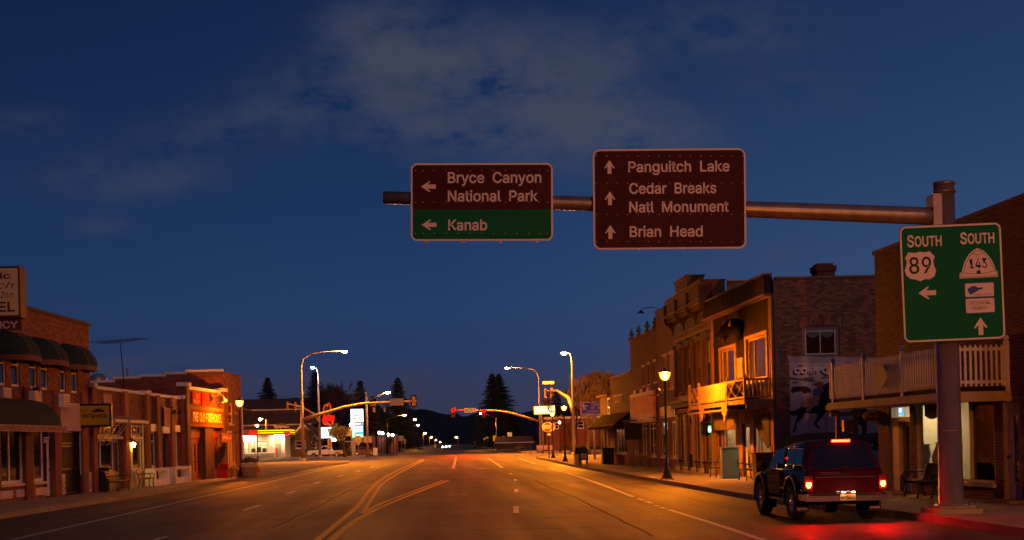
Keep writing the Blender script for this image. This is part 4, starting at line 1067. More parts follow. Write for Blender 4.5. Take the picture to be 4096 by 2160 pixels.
# near side above the saloon roof
G4 = Fac((12.9, 59.30), (22.0, 59.30)); l4, rz4 = sub_frame(F4, G4)
sb = MB().box(0, G4.L, .0, .1, 6.5, Z4 + .12).build('upper_side_wall', MORTAR_DARK, r4, l4); sb.rotation_euler = (0, 0, rz4)
bricks(sb, G4, BRICK_BROWN, .02, G4.L, 6.6, Z4 + .1, [], 0, bh=.09, bw=.24, proud=.015, seed=9)
MB().box(0, G4.L, -.02, .15, Z4 + .12, Z4 + .18).build('coping', COPING, sb)
for i, (a, b) in enumerate(wu):
    o = window(r4, (a, b, wz0, wz1), TIN_SHADE, DARK_GLASS, .06, .14, (), (.5,), TIN)
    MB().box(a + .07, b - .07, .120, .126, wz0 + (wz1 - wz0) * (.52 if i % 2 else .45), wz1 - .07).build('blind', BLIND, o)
    MB().poly([(a - .14, wz1), (b + .14, wz1), (b + .14, wz1 + .22), ((a + b) / 2, wz1 + .40), (a - .14, wz1 + .22)], -.10, -.002).build('window_hood', TIN_SHADE, o)
for u in [.07, L4 * .245 - .12, L4 * .245 + .12, L4 * .5 - .16, L4 * .5 + .16, L4 * .755 - .12, L4 * .755 + .12, L4 - .07]:
    mb = MB().lathe([(.11, 3.98), (.11, 4.15), (.075, 4.2), (.09, 4.55), (.105, 4.6), (.075, 4.66), (.07, 6.35), (.10, 6.42), (.12, 6.6)], u, -.06, 0, 10)
    mb.build('engaged_column', TIN, r4)
for z0, z1_, n, m_ in ((6.75, 6.87, .10, TIN), (6.87, 7.02, .06, TIN_SHADE), (7.02, 7.10, .16, TIN), (7.55, 7.62, .20, TIN), (7.95, 8.05, .52, TIN), (8.05, 8.12, .62, TIN)):
    MB().box(-.05, L4 + .04, -n, -.004, z0, z1_).build('moulding', m_, r4)
for i in range(40):
    u = .06 + i * (L4 - .1) / 40
    MB().box(u, u + .12, -.11, -.06, 6.885, 7.005).build('dentil', TIN, r4)
MB().box(-.04, L4 + .03, -.16, -.004, 7.10, 7.55).build('frieze', TIN_SHADE, r4)
for i in range(28):
    u = .12 + i * (L4 - .2) / 28
    MB().box(u, u + .15, -.44, -.17, 7.80, 7.94).build('modillion', TIN, r4)
for u in (0.02, L4 * .33, L4 * .665, L4 - .02):
    mb = MB(); P = [(-.02, 7.02), (-.18, 7.15), (-.22, 7.4), (-.34, 7.6), (-.56, 7.75), (-.62, 7.95), (-.62, 8.7), (-.02, 8.7)]
    for s_ in (-1, 1): pass
    mb.add([(u - .11, y, z) for y, z in P] + [(u + .11, y, z) for y, z in P], [tuple(range(8)), tuple(range(15, 7, -1))] + [(i, i + 8, (i + 1) % 8 + 8, (i + 1) % 8) for i in range(8)])
    mb.build('bracket', TIN_SHADE, r4)
at_ = MB().box(-.05, L4 + .04, -.50, .6, 8.12, Z4 + .14); at_.build('attic', TIN, r4)
for z in (8.27, 8.42, 8.58, 8.74): MB().box(-.055, L4 + .045, -.53, -.50, z, z + .05).build('attic_moulding', TIN_SHADE, r4)
MB().box(-.09, L4 + .08, -.56, .62, Z4 + .14, Z4 + .22).build('attic_cap', TIN, r4)
pd_ = MB().box(L4 * .34, L4 * .66, -.55, .3, Z4 + .22, Z4 + .75); pd_.box(L4 * .33, L4 * .67, -.60, .35, Z4 + .75, Z4 + .83); pd_.build('pediment', TIN, r4)
MB().box(L4 * .38, L4 * .62, -.575, -.55, Z4 + .32, Z4 + .66).build('pediment_panel', TIN_SHADE, r4)
# shop cornice, sign band and shop front
MB().box(-.3, L4 + .03, -.42, -.004, 3.60, 3.72).build('shop_cornice', TIN, r4)
MB().poly([(-.3, 3.35), (L4, 3.35), (L4, 3.60), (-.3, 3.60)], -.30, -.004).build('shop_cornice_cove', TIN_SHADE, r4)
sbn = MB().box(0, L4, -.13, -.004, 3.02, 3.35).build('sign_band', WOOD_DARK, r4)
worn_letters(sbn, mat('faded_orange_letters', (.38, .14, .05), .8, var=.3), .5, 4.2, 3.08, 3.28, 9, -.135, 3)
for u in (.18, 2.32, 4.48, 6.38, 8.95):
    mb = MB().box(u - .13, u + .13, -.10, -.004, .38, 3.02); mb.box(u - .17, u + .17, -.14, -.004, 2.8, 2.92)
    o = mb.build('shop_column', mat('grey_green_iron', (.17, .15, .10), .6, var=.25), r4)
    MB().box(u - .22, u + .22, -.22, -.004, .15, .38).build('column_base', mat('pale_stone', (.42, .36, .27), .9, var=.2), o)
for i, h in enumerate(gh):
    if i == 1:
        MB().box(h[0] + .05, h[1] - .05, .10, .14, 1.0, 2.25).build('boarded_door', mat('orange_board', (.40, .17, .06), .8, var=.15), r4)
        MB().box(h[0] + .05, h[1] - .05, .06, .16, .25, 1.0).build('door_base', WOOD_DARK, r4)
        for z in (2.25, 2.34): MB().box(h[0] + .02, h[1] - .02, .04, .14, z, z + .06).build('door_rail', WOOD_TRIM, r4)
        window(r4, (h[0] + .05, h[1] - .05, 2.42, 2.98), WOOD_TRIM, DARK_GLASS, .06, .1, name='transom')
    else:
        window(r4, h, WOOD_TRIM, DARK_GLASS, .06, .1, (.5,), (.8,), WOOD_DARK)
MB().box(2.15, 4.4, -.55, -.22, .13, .20).build('stone_step', mat('pale_stone', (.42, .36, .27)), r4)
op = MB().box(7.6, 8.3, .02, .06, 2.05, 2.35).build('open_sign', emit('green_lit_sign', (.20, 1.0, .35), 2.2), r4)
MB().box(7.62, 8.28, .016, .019, 2.12, 2.22).build('open_letters', emit('white_lit_letters', (1, 1, .9), 3), op)
# ---------------------------------------------------------------- stucco front with the street lamp before it
F3 = Fac((12.10, 74.5), (12.15, 68.52)); Z3 = 8.95
r3 = F3.thing('stucco_shop_building', 'plain orange lit stucco front between the brick and Victorian fronts', 'building')
uw = [rc(F3, c6, 381, 552, 404, 640), rc(F3, c6, 420, 535, 446, 630)]
uw = [(a, b, c - 1.0, d) for a, b, c, d in uw]
gw = [(.9, 3.0, .8, 2.75), (3.25, 4.0, .2, 2.75), (4.2, 5.6, .8, 2.75)]
wall_mesh(MB(), 0, F3.L, 0, Z3, uw + gw, .2).build('wall', STUCCO, r3)
shell(r3, F3, Z3, 10, STUCCO)
MB().box(-.04, F3.L + .03, -.05, .25, Z3, Z3 + .07).build('coping', STUCCO, r3)
for h in uw:
    o = window(r3, h, PINK, mat('painted_blind', (.40, .24, .14), .8), .06, .06, (), (.5,), PINK)
    MB().box(h[0] - .05, h[1] + .05, -.06, -.002, h[3], h[3] + .14).build('window_head', PINK, o)
for i, h in enumerate(gw):
    if i == 1: door(r3, h, RED_DEEP, .12, DARK_GLASS)
    else: window(r3, h, CREAM, DARK_GLASS, .09, .08, (.5,) if i == 2 else (), (), CREAM)
wd = MB()
for i in range(9): wd.box(.9 + i * .53, 1.28 + i * .53, -.03, -.002, 2.95, 3.55)
wd.build('board_panels', CREAM, r3)
sgn = MB().box(1.2, 2.2, .04, .05, 2.05, 2.45).build('window_notice', mat('pale_notice', (.4, .36, .28), .8), r3)

gp = F3.world(.25, 0, Z3)
mb = MB(); mb.tube([(0, .15, 0.0), (0, .15, .12), (-.0, -.05, .2), (-.0, -.4, .22), (-.0, -.8, .16), (0, -.88, .04)], .022, 8)
gn = thing('gooseneck_lamp', 'unlit gooseneck barn lamp on the parapet of the stucco front', 'lamp', F3.world(.3, 0, Z3 + .07), F3.rz)
mb.build('arm', IRON, gn); MB().lathe([(.04, .08), (.07, .04), (.20, -.08), (.21, -.10)], 0, -.88, 0, 14).build('lamp_shade', IRON, gn)
# ---------------------------------------------------------------- two-storey brick front with urns
F2 = Fac((11.90, 83.5), (12.10, 74.52)); Z2 = 8.0
r2 = F2.thing('brick_urn_building', 'two storey brown brick front topped by stone urns', 'building')
uw = [rc(F2, c6, 262, 618, 274, 728), rc(F2, c6, 292, 602, 306, 718), rc(F2, c6, 328, 585, 342, 705)]
uw = [((a + b) / 2 - .38, (a + b) / 2 + .38, c, d) for a, b, c, d in uw]
gw = [(.6, 2.3, .9, 2.75), (2.5, 3.4, .2, 2.75), (3.7, 5.6, .9, 2.75), (6.0, 8.3, .8, 2.75)]
w2 = wall_mesh(MB(), 0, F2.L, 0, Z2, uw + gw, .2).build('wall', MORTAR_DARK, r2)
bricks(w2, F2, BRICK_TAN, 0, F2.L, .15, Z2, uw + gw + [(0.35, F2.L - .3, 3.0, 4.7)], 0, bw=.24, bh=.085, proud=.012, seed=11)
shell(r2, F2, Z2, 11, BRICK_TAN)
MB().box(-.05, F2.L + .02, -.10, .25, Z2, Z2 + .10).build('coping', BRICK_DARK, r2)
for u, z in ((.35, Z2 + .1), (3.0, Z2 + .1), (6.0, Z2 + .1), (8.5, Z2 + .1)):
    mb = MB().box(u - .25, u + .25, -.12, .26, z, z + .14); pb = mb.build('parapet_block', BRICK_DARK, r2)
    MB().lathe([(.12, 0), (.06, .06), (.15, .16), (.17, .26), (.07, .34), (.10, .42), (.05, .5), (.01, .54)], u, .05, z + .14, 12).build('urn', mat('verdigris_stone', (.07, .13, .12), .85, var=.25), r2)
for h in uw:
    o = window(r2, h, PINK, DARK_GLASS, .05, .10, (), (.5,), PINK)
    MB().box(h[0] - .08, h[1] + .08, -.07, -.002, h[3], h[3] + .16).build('window_head', PINK, o)
for i, h in enumerate(gw):
    if i == 1: door(r2, h, WOOD_TRIM, .12, DARK_GLASS)
    else: window(r2, h, CREAM, DARK_GLASS, .09, .08, (.5,), (.82,), CREAM)
bb = MB().box(.45, F2.L - .4, -.16, -.012, 3.10, 4.60).build('sign_board', mat('faded_sign_paint', (.80, .26, .12), .8, var=.3, scale=2), r2)
ring([(.45, 3.10), (F2.L - .4, 3.10), (F2.L - .4, 4.60), (.45, 4.60)], [(.65, 3.3), (F2.L - .6, 3.3), (F2.L - .6, 4.4), (.65, 4.4)], -.168).build('sign_frame', PINK, bb)
worn_letters(bb, mat('orange_letters', (.55, .20, .03), .7, var=.3), 1.2, 7.3, 3.45, 4.2, 6, -.166, 5)
for u in (2.0, 4.3, 6.6): MB().box(u - .4, u + .4, -.14, -.02, 4.60, 4.84).build('sign_crest', PINK, bb)
MB().box(.45, F2.L - .4, -.20, -.012, 2.78, 3.08).build('lower_sign_band', PINK, r2)
# dark projecting sign in front of it
p = at(*cv(2420, 1480, 2.8286)(380, 690), 80.5)
ps = thing('projecting_sign', 'dark hanging sign board on a bracket before the brick shop', 'sign', p)
MB().box(-.85, .85, -.05, .05, -.52, .52).build('board', mat('dark_teal_board', (.03, .035, .03), .8, var=.3), ps)
MB().box(-.95, 1.35, -.04, .04, .60, .68).build('bracket', IRON, ps)
for s_ in (-.6, .6): MB().bar((s_, 0, .5), (s_, 0, .62), .02).build('hanger', IRON, ps)
# ---------------------------------------------------------------- low red edged shop at the end of the row
F1 = Fac((11.40, 96.0), (11.90, 83.52)); Z1 = 4.9
r1 = F1.thing('red_edged_shop', 'low brown shop with red roof edge and striped awning at the end of the row', 'building')
gw = [(.6, 1.5, .2, 2.5), (1.9, 3.1, .8, 2.5), (6.0, 10.6, .9, 2.55)]
w1 = wall_mesh(MB(), 0, F1.L, 0, Z1, gw, .2).build('wall', BRICK_DARK, r1)
shell(r1, F1, Z1 - .2, 9, BRICK_DARK)
wall_mesh(MB(), 4.6, F1.L, 2.6, 6.0, [], .2, -.01).build('upper_front', mat('brown_boards', (.085, .042, .02), .85, var=.25), r1)
mb = MB().box(4.55, F1.L, -.06, .25, 6.0, 6.14); mb.box(-.3, 4.5, -.25, .25, Z1, Z1 + .12); mb.build('roof_edge', RED_PAINT, r1)
worn_letters(r1, mat('cream_letters', (.5, .36, .18), .7), 5.8, 9.4, 4.3, 4.85, 5, -.03, 6)
window(r1, (3.4, 4.3, 2.9, 4.75), WHITE, DARK_GLASS, .12, .0, (), (.4,), WHITE)
aw = MB(); NA = 12
for i in range(NA):
    ua, ub_ = 1.0 + i * (F1.L - 1.4) / NA, 1.0 + (i + 1) * (F1.L - 1.4) / NA
    aw.add([(ua, -.01, 3.6), (ub_, -.01, 3.6), (ub_, -1.1, 2.75), (ua, -1.1, 2.75), (ua, -1.1, 2.55), (ub_, -1.1, 2.55)], [(0, 3, 2, 1), (3, 4, 5, 2)])
aw.add([(1.0, -.01, 3.6), (1.0, -1.1, 2.75), (1.0, -1.1, 2.55), (1.0, -.01, 2.55)], [(0, 3, 2, 1)])
ao = aw.build('awning', STRIPE_CANVAS, r1)
for i in range(0, NA, 2):
    ua, ub_ = 1.0 + i * (F1.L - 1.4) / NA, 1.0 + (i + 1) * (F1.L - 1.4) / NA
    MB().add([(ua, -.013, 3.606), (ub_, -.013, 3.606), (ub_, -1.103, 2.756), (ua, -1.103, 2.756)], [(0, 3, 2, 1)]).build('awning_stripe', mat('tan_canvas_stripe', (.045, .026, .013), .95, spec=.02), ao)
MB().box(.98, F1.L - .38, -1.13, -1.10, 2.72, 2.78).build('awning_edge', RED_PAINT, ao)
for i, h in enumerate(gw):
    if i == 0: door(r1, h, RED_DEEP, .1, DARK_GLASS)
    else: window(r1, h, CREAM, DARK_GLASS, .1, .08, (.25, .5, .75) if i == 2 else (.5,), (), WHITE)
for u in (1.65, 3.3):
    MB().box(u - .1, u + .1, -.08, -.004, .15, 2.6).build('pilaster', WHITE, r1)
    MB().poly([(u - .09, .15), (u + .09, .15), (u + .09, .9), (u - .35, .9), (u - .25, .75), (u - .3, .55), (u - .12, .45)], -.13, -.082).build('scroll_bracket', WHITE, r1)
# ================================================================ buildings on the left-hand side of the street
k1, k7, k2 = cv(0, 1040, 1.2125), cv(0, 1500, 2.425), cv(340, 1340, 2.057)
# ---------------------------------------------------------------- motel
FM = Fac((-15.62, 38.5), (-14.66, 54.4)); ZM = 7.15
rm_ = FM.thing('brick_motel_building', 'two storey red brick motel with rounded dark green window awnings', 'building')
uw = [rc(FM, k1, a, b, c, d) for a, b, c, d in ((-8, 455, 27, 598), (54, 468, 93, 604), (142, 478, 177, 620), (199, 492, 231, 630), (289, 508, 317, 645), (344, 525, 374, 656))]
zl, zh = sum(h[2] for h in uw) / 6, 5.75
uw = [(h[0], h[1], zl, zh) for h in uw]
far_ = uw[5][1]
s1_ = rc(FM, k7, 8, 615, 225, 1052); s2_ = rc(FM, k7, 327, 600, 425, 1040); dr = rc(FM, k7, 428, 600, 512, 1150); gt = rc(FM, k7, 600, 545, 818, 1140)
zs0 = (s1_[2] + s2_[2]) / 2
hl = [(s1_[0], s1_[1], zs0, 2.75), (s2_[0], dr[0] - .02, zs0, 2.75), (dr[0], dr[1], .16, 2.75), (gt[0], gt[1], .16, gt[3])]
hol = uw + hl
wm = wall_mesh(MB(), 0, FM.L, 0, ZM, hol, .22).build('wall', MORTAR_DARK, rm_)
pan = [rc(FM, k7, a, b, c, d) for a, b, c, d in ((0, 1110, 118, 1215), (155, 1090, 310, 1200), (342, 1068, 452, 1180))]
pan = [(h[0], h[1], .28, zs0 - .22) for h in pan]
bricks(wm, FM, BRICK_RED, 0.0, FM.L, .15, ZM - .12, hol + [(h[0] - .02, h[1] + .02, h[2] - .02, h[3] + .02) for h in pan] + [(gt[0] - .3, gt[1] + .1, gt[3], gt[3] + 1.15)], 300, bh=.08, seed=21, proud=.014,
       visible=lambda x, y: not (1290 < y < 1500) and not (1640 < y < 1760))
shell(rm_, FM, ZM, 14, BRICK_DARK)
mb = MB().box(-.05, FM.L + .04, -.07, .26, ZM - .12, ZM + .02); mb.build('coping', mat('dark_coping', (.10, .065, .05), .9, var=.2), rm_)
mb = MB(); us = [0.0] + [uw[i][0] for i in (2, 4)] + [FM.L]
for h in (uw[1][1] + (uw[2][0] - uw[1][1]) / 2, uw[3][1] + (uw[4][0] - uw[3][1]) / 2, far_ + .55):
    MB().box(h - .32, h + .32, -.12, -.016, .15, zl + .02).build('pier', BRICK_DARK, rm_)
for h in uw:
    window(rm_, h, WHITE, DARK_GLASS, .08, .07, (), (.5,), None)
for i in (0, 2, 4):
    a, b = uw[i][0] - .32, uw[i + 1][1] + .32
    MB().box(a, b, -.05, -.016, zl - .10, zl - .01).build('sill_course', BRICK_DARK, rm_)
    # rounded awning over the pair
    zb, ztp, nn = 5.22, 6.08, .95
    mb = MB(); NU, NP = 18, 8
    for iu in range(NU + 1):
        u = a + (b - a) * iu / NU; e = min(u - a, b - u); s_ = sqrt(max(0, 1 - (1 - min(e / .8, 1)) ** 2))
        s_ = max(s_, .02)
        for ip in range(NP + 1):
            t = ip / NP * pi / 2; mb.v.append((u, -.01 - nn * s_ * sin(t), zb + (ztp - zb) * s_ * cos(t)))
    for iu in range(NU):
        for ip in range(NP):
            k = iu * (NP + 1) + ip; mb.f.append((k, k + 1, k + NP + 2, k + NP + 1)); mb.sm.append(True)
    ao = mb.build('window_awning', GREEN_CANVAS, rm_)
    vb = MB(); NS = 22; P = []
    for iu in range(NS * 3 + 1):
        u = a + (b - a) * iu / (NS * 3); e = min(u - a, b - u); s_ = max(sqrt(max(0, 1 - (1 - min(e / .8, 1)) ** 2)), .02)
        y_ = -.012 - nn * s_
        P.append(((u, y_, zb + .005), (u, y_ - .01, zb - .15 - .06 * abs(sin(pi * iu / 3)))))
    for p, q in P: vb.v += [p, q]
    for iu in range(len(P) - 1): vb.f.append((2 * iu, 2 * iu + 1, 2 * iu + 3, 2 * iu + 2)); vb.sm.append(False)
    vb.build('scalloped_valance', VALANCE, ao)
    for t in range(1, 4): MB().tube([(a + (b - a) * t / 4, -.012, ztp + .004)] + [(a + (b - a) * t / 4, -.016 - nn * sin(q_), zb + (ztp - zb) * cos(q_) + .004) for q_ in (.3, .6, .9, 1.2, 1.5)], .012, 5).build('awning_rib', GREEN_CANVAS, ao)
for (a, b, c, d) in ((5, 600, 47, 652), (158, 624, 192, 672), (298, 650, 333, 693)):
    h = rc(FM, k1, a, b, c, d, .25); uu = (h[0] + h[1]) / 2
    o = MB().box(uu - .36, uu + .36, -.32, -.0, zl - .62, zl - .12).build('air_conditioner', WHITE, rm_)
    for i in range(7): MB().box(uu - .33, uu + .33, -.335, -.32, zl - .58 + i * .062, zl - .545 + i * .062).build('louvre', mat('grey_louvre', (.22, .2, .19), .6), o)
# long lower awning
ub = FM.uz(*k1(317, 860), 1.1)[0]
mb = MB(); NU, NP = 26, 8; a, b, zb, ztp, nn = -.0, ub, 2.78, 3.75, 1.15
for iu in range(NU + 1):
    u = a + (b - a) * iu / NU; e = b - u; s_ = max(sqrt(max(0, 1 - (1 - min(e / 1.0, 1)) ** 2)), .02)
    for ip in range(NP + 1):
        t = ip / NP * pi / 2; mb.v.append((u, -.14 - nn * s_ * sin(t), zb + (ztp - zb) * s_ * cos(t)))
for iu in range(NU):
    for ip in range(NP): k = iu * (NP + 1) + ip; mb.f.append((k, k + 1, k + NP + 2, k + NP + 1)); mb.sm.append(True)
ao = mb.build('shop_awning', GREEN_CANVAS, rm_)
vb = MB().box(a, b - .35, -.16 - nn, -.14 - nn, zb - .22, zb + .005); vo_ = vb.build('valance', mat('pale_valance', (.30, .20, .18), .9, var=.3, scale=4), ao)
worn_letters(vo_, RED_DEEP, a + .3, b - .6, zb - .18, zb - .05, 30, -.168 - nn, 12)
# ground floor
for h in hl[:2]:
    window(rm_, h, WHITE, DARK_GLASS, .12, .08, (.42,) if h is hl[0] else (), (), PINK)
o = door(rm_, (dr[0] + .02, dr[1] - .02, .2, 2.35), WHITE, .12, DARK_GLASS, (.12, .93), .30)
window(rm_, (dr[0] + .02, dr[1] - .02, 2.37, 2.74), WHITE, DARK_GLASS, .06, .12, name='transom')
for h in pan:
    MB().box(h[0], h[1], -.03, .0, h[2], h[3]).build('base_panel', PINK, rm_)
# iron gate of the drive-through passage
a, b, c, d = hl[3]
go = MB(); go.box(a + .02, a + .08, .10, .16, c, d - .02); go.box(b - .30, b - .24, .10, .16, c, d - .02)
for z in (c + .05, c + 1.0, c + 1.9, d - .5, d - .06): go.box(a + .08, b - .30, .105, .155, z, z + .04)
go = go.build('passage_gate', IRON, rm_)
nb_ = int((b - .32 - a) / .12)
for i in range(nb_): MB().box(a + .12 + i * .12, a + .14 + i * .12, .12, .14, c + .04, d - .04).build('gate_bar', IRON, go)
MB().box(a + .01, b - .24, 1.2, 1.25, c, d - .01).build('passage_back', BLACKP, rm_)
MB().box(b - .235, b - .004, .05, .2, .9, d - .004).build('white_jamb', WHITE, rm_); MB().box(b - .235, b - .004, .05, .2, .15, .9).build('red_jamb', RED_DEEP, rm_)
MB().box(a - .25, b + .05, -.04, -.0, d + .01, d + 1.12).build('panel_above_gate', PINK, rm_)
TILE = mat('pale_tile', (.45, .33, .28), .6, var=.15)
for u in (a - .22, b + .28):
    o = MB().box(u - .17, u + .17, -.14, -.02, .2, 1.0).build('tile_panel', TILE, rm_)
    mb = MB()
    for i, (x, z) in enumerate(((-.03, .35), (.05, .45), (-.05, .55), (.04, .66), (0, .78))):
        mb.poly([(u + x + .06 * cos(q * pi / 4), z + .05 * sin(q * pi / 4)) for q in range(8)], -.146, -.141)
    mb.build('flower_print', RED_DEEP, o)
MB().lathe([(.05, 0), (.12, .1), (.14, .28)], 0, 0, 0, 10).build('wall_floodlight', IRON, rm_, (FM.uz(*k1(150, 722))[0], -.22, 3.95))
# ---------------------------------------------------------------- motel roof sign
SD = 38.0
p = at(73, 1166, SD); ws = 2.6; hs_ = 1.36
ms = thing('motel_sign', 'cream lightbox MOTEL sign with vacancy board on brackets', 'sign', (p.x - ws / 2, SD, p.z))
sb_ = MB().box(-ws / 2 - .03, ws / 2 + .05, .0, .60, -hs_ / 2 - .06, hs_ / 2 + .06).build('cabinet', mat('dark_red_cabinet', (.05, .015, .013), .6), ms)
MB().box(-ws / 2 + .02, ws / 2 - .0, -.012, -.0, -hs_ / 2, hs_ / 2).build('face', mat('cream_sign_face', (.55, .40, .20), .5, var=.05), ms)
INK = mat('maroon_sign_ink', (.05, .012, .02), .6)
def mxz(x, y): q = at(*cv(0, 1060, 3.994)(x, y), SD); return q.x - ms.location.x, q.z - ms.location.z
e = mxz(178, 215); TX('Historic', INK, ms, e[0] - 1.5, e[0], e[1], .165, -.016, .02)
e = mxz(225, 375); TX('Panguitch', INK, ms, e[0] - 2.1, e[0], e[1], .20, -.016, .0, .35)
e = mxz(215, 525); TX('Inn', INK, ms, e[0] - .38, e[0], e[1], .19, -.016, .0, .35)
e = mxz(245, 740); TX('MOTEL', INK, ms, e[0] - 1.55, e[0], e[1], .27, -.016, .02)
vb_ = MB().box(-ws / 2, ws / 2 + .02, .15, .25, -hs_ / 2 - .42, -hs_ / 2 - .10).build('vacancy_board', mat('maroon_board', (.08, .012, .014), .7), ms)
e = mxz(262, 922); TX('VACANCY', mat('dull_neon_white', (.45, .40, .38), .6), vb_, e[0] - 1.6, e[0], -hs_ / 2 - .36, .19, .14, .02)
for z in (-.4, .4): MB().bar((-ws / 2 - .6, .3, z), (-ws / 2, .3, z), .08).build('bracket', IRON, ms)
# ---------------------------------------------------------------- auto entrance sign
p = at(371, 1662, 53.0); w_, h_ = 1.50, .95
es = thing('entrance_sign', 'yellow AUTO ENTRANCE sign in a black frame projecting from the motel', 'sign', p)
MB().box(-w_ / 2, w_ / 2, .0, .24, -h_ / 2, h_ / 2).build('frame', BLACKP, es)
MB().box(-w_ / 2 + .06, w_ / 2 - .09, -.006, -.0, -h_ / 2 + .09, h_ / 2 - .08).build('face', mat('mustard_sign_face', (.42, .26, .01), .5, var=.05), es)
fx = lambda x: (x - 880) / 9.7 / 99.0; fz = lambda y: -(y - 690) / 9.7 / 99.0
TX('AUTO', INK, es, fx(345), fx(735), fz(510), .075, -.010, .0); TX('ENTRANCE', INK, es, fx(485), fx(1430), fz(775), .145, -.010, .03)
MB().poly(arrow(fx(290), fz(690), .125, .085, .075, .03, pi / 2), -.010, -.007).build('arrow', INK, es)
MB().poly([(fx(x), fz(y)) for x, y in ((860, 540), (870, 490), (980, 480), (1010, 425), (1180, 420), (1220, 480), (1320, 490), (1360, 530), (1340, 565), (880, 570))], -.010, -.007).build('car_print', INK, es)
for z in (-.36, .36): MB().bar((-w_ / 2 - .55, .12, z), (-w_ / 2, .12, z), .05).build('bracket', IRON, es)
for i in range(8):
    MB().sphere((-w_ / 2 + .12 + i * .18, .1, h_ / 2 + .035), .03, 6, 4).build('bulb', mat('dull_bulb', (.4, .35, .25), .4), es)
# ---------------------------------------------------------------- low brick shops
FS = Fac((-14.62, 54.65), (-13.82, 69.0)); ZS = 4.45
rs = FS.thing('low_brick_shops', 'single storey brick shop row with white coping between motel and firehouse', 'building')
H = lambda a, b, c, d: rc(FS, k2, a, b, c, d)
wa, tra, da = H(83, 905, 240, 1120), H(108, 815, 300, 893), H(250, 910, 306, 1270)
wb, trb = H(382, 912, 470, 1115), H(382, 800, 470, 880)
wc, wdor, wd_ = H(535, 830, 585, 1115), H(640, 842, 685, 1200), H(722, 845, 768, 1105)
wa, wb = (wa[0], wa[1], .95, 2.35), (wb[0], wb[1], .95, 2.35)
wc, wd_ = (wc[0], wc[1], 1.0, 2.75), (wd_[0], wd_[1], 1.0, 2.75)
da = (da[0], da[1], .16, 2.35); wdor = (wdor[0], wdor[1], .16, 2.65)
tra = (wa[0] + .1, da[1], 2.5, 3.0); trb = (wb[0], wb[1], 2.5, 3.0)
hol = [wa, wb, wc, wd_, da, wdor, tra, trb]
wS = wall_mesh(MB(), 0, FS.L, 0, ZS, hol, .22).build('wall', MORTAR_DARK, rs)
bricks(wS, FS, BRICK_DARK, 0, FS.L, .15, ZS - .02, hol, 0, bh=.08, bw=.22, seed=31, proud=.014)
shell(rs, FS, ZS, 13, BRICK_DARK)
pu = [FS.uz(*k2(x, 700))[0] for x in (20, 320, 500, 585, 705, 795)]
for i, u in enumerate(pu):
    MB().box(max(u - .28, .01), min(u + .28, FS.L - .01), -.16, -.018, .15, ZS + .05).build('pier', BRICK_RED, rs)
    if i in (0, 2, 5): MB().box(max(u - .36, 0), min(u + .36, FS.L), -.22, .28, ZS + .05, ZS + .22).build('pier_cap', COPING, rs)
for a, b in ((pu[0] + .4, pu[1] - .02), (pu[1] + .02, pu[2] - .4), (pu[2] + .4, pu[4] - .02), (pu[4] + .02, pu[5] - .4)):
    MB().box(a, b, -.10, .28, ZS, ZS + .14).build('coping', COPING, rs)
window(rs, wa, WHITE, DARK_GLASS, .08, .08, (.33,), (), CREAM)
window(rs, tra, CREAM, DARK_GLASS, .06, .08, (.35, .7)); window(rs, trb, CREAM, DARK_GLASS, .06, .08, (.33, .66))
door(rs, da, OLIVE, .14, DARK_GLASS, (.35, .93), .22)
window(rs, wb, CREAM, DARK_GLASS, .08, .08, (), (), CREAM)
for u in (wb[0] - .18, wb[1] + .02): MB().box(u, u + .16, -.06, -.0, .15, 3.05).build('shop_post', CREAM, rs)
MB().box(wa[0] - .05, da[1] + .05, -.07, -.0, 2.36, 2.48).build('shop_rail', CREAM, rs); MB().box(wb[0] - .02, wb[1] + .02, -.07, -.0, 2.36, 2.48).build('shop_rail', CREAM, rs)
MB().box(wa[0] - .05, da[1] + .3, -.10, -.0, 3.02, 3.2).build('shop_fascia', OLIVE, rs)
MB().box(wa[0] - .1, wa[1] + .02, -.02, -.0, .15, .93).build('stall_riser', OLIVE, rs); MB().box(wb[0] + .0, wb[1], -.02, -.0, .15, .93).build('stall_riser', CREAM, rs)
for h in (wc, wd_):
    o = window(rs, h, WHITE, DARK_GLASS, .12, .10, (), (.72,), WHITE)
    MB().box(h[0] - .12, h[1] + .12, -.10, -.016, h[3], h[3] + .34).build('lintel', WHITE, o)
door(rs, wdor, mat('dark_door', (.03, .022, .016), .5), .14, DARK_GLASS, (.3, .92), .2)
MB().box(wdor[0] - .12, wdor[1] + .1, -.10, -.016, 2.66, 3.0).build('lintel', WHITE, rs)
bnn = MB(); u0_, u1_ = wdor[0] - .1, wdor[1] + .05
for i in range(9):
    t = i / 8; bnn.v += [(u0_ + (u1_ - u0_) * t, -.14 - .03 * sin(t * 9), 3.02), (u0_ + (u1_ - u0_) * t, -.14 - .02 * sin(t * 7), 3.95)]
for i in range(8): bnn.f.append((2 * i, 2 * i + 2, 2 * i + 3, 2 * i + 1)); bnn.sm.append(True)
bnn.build('cloth_banner', mat('pale_orange_cloth', (.55, .26, .12), .9, var=.2), rs)
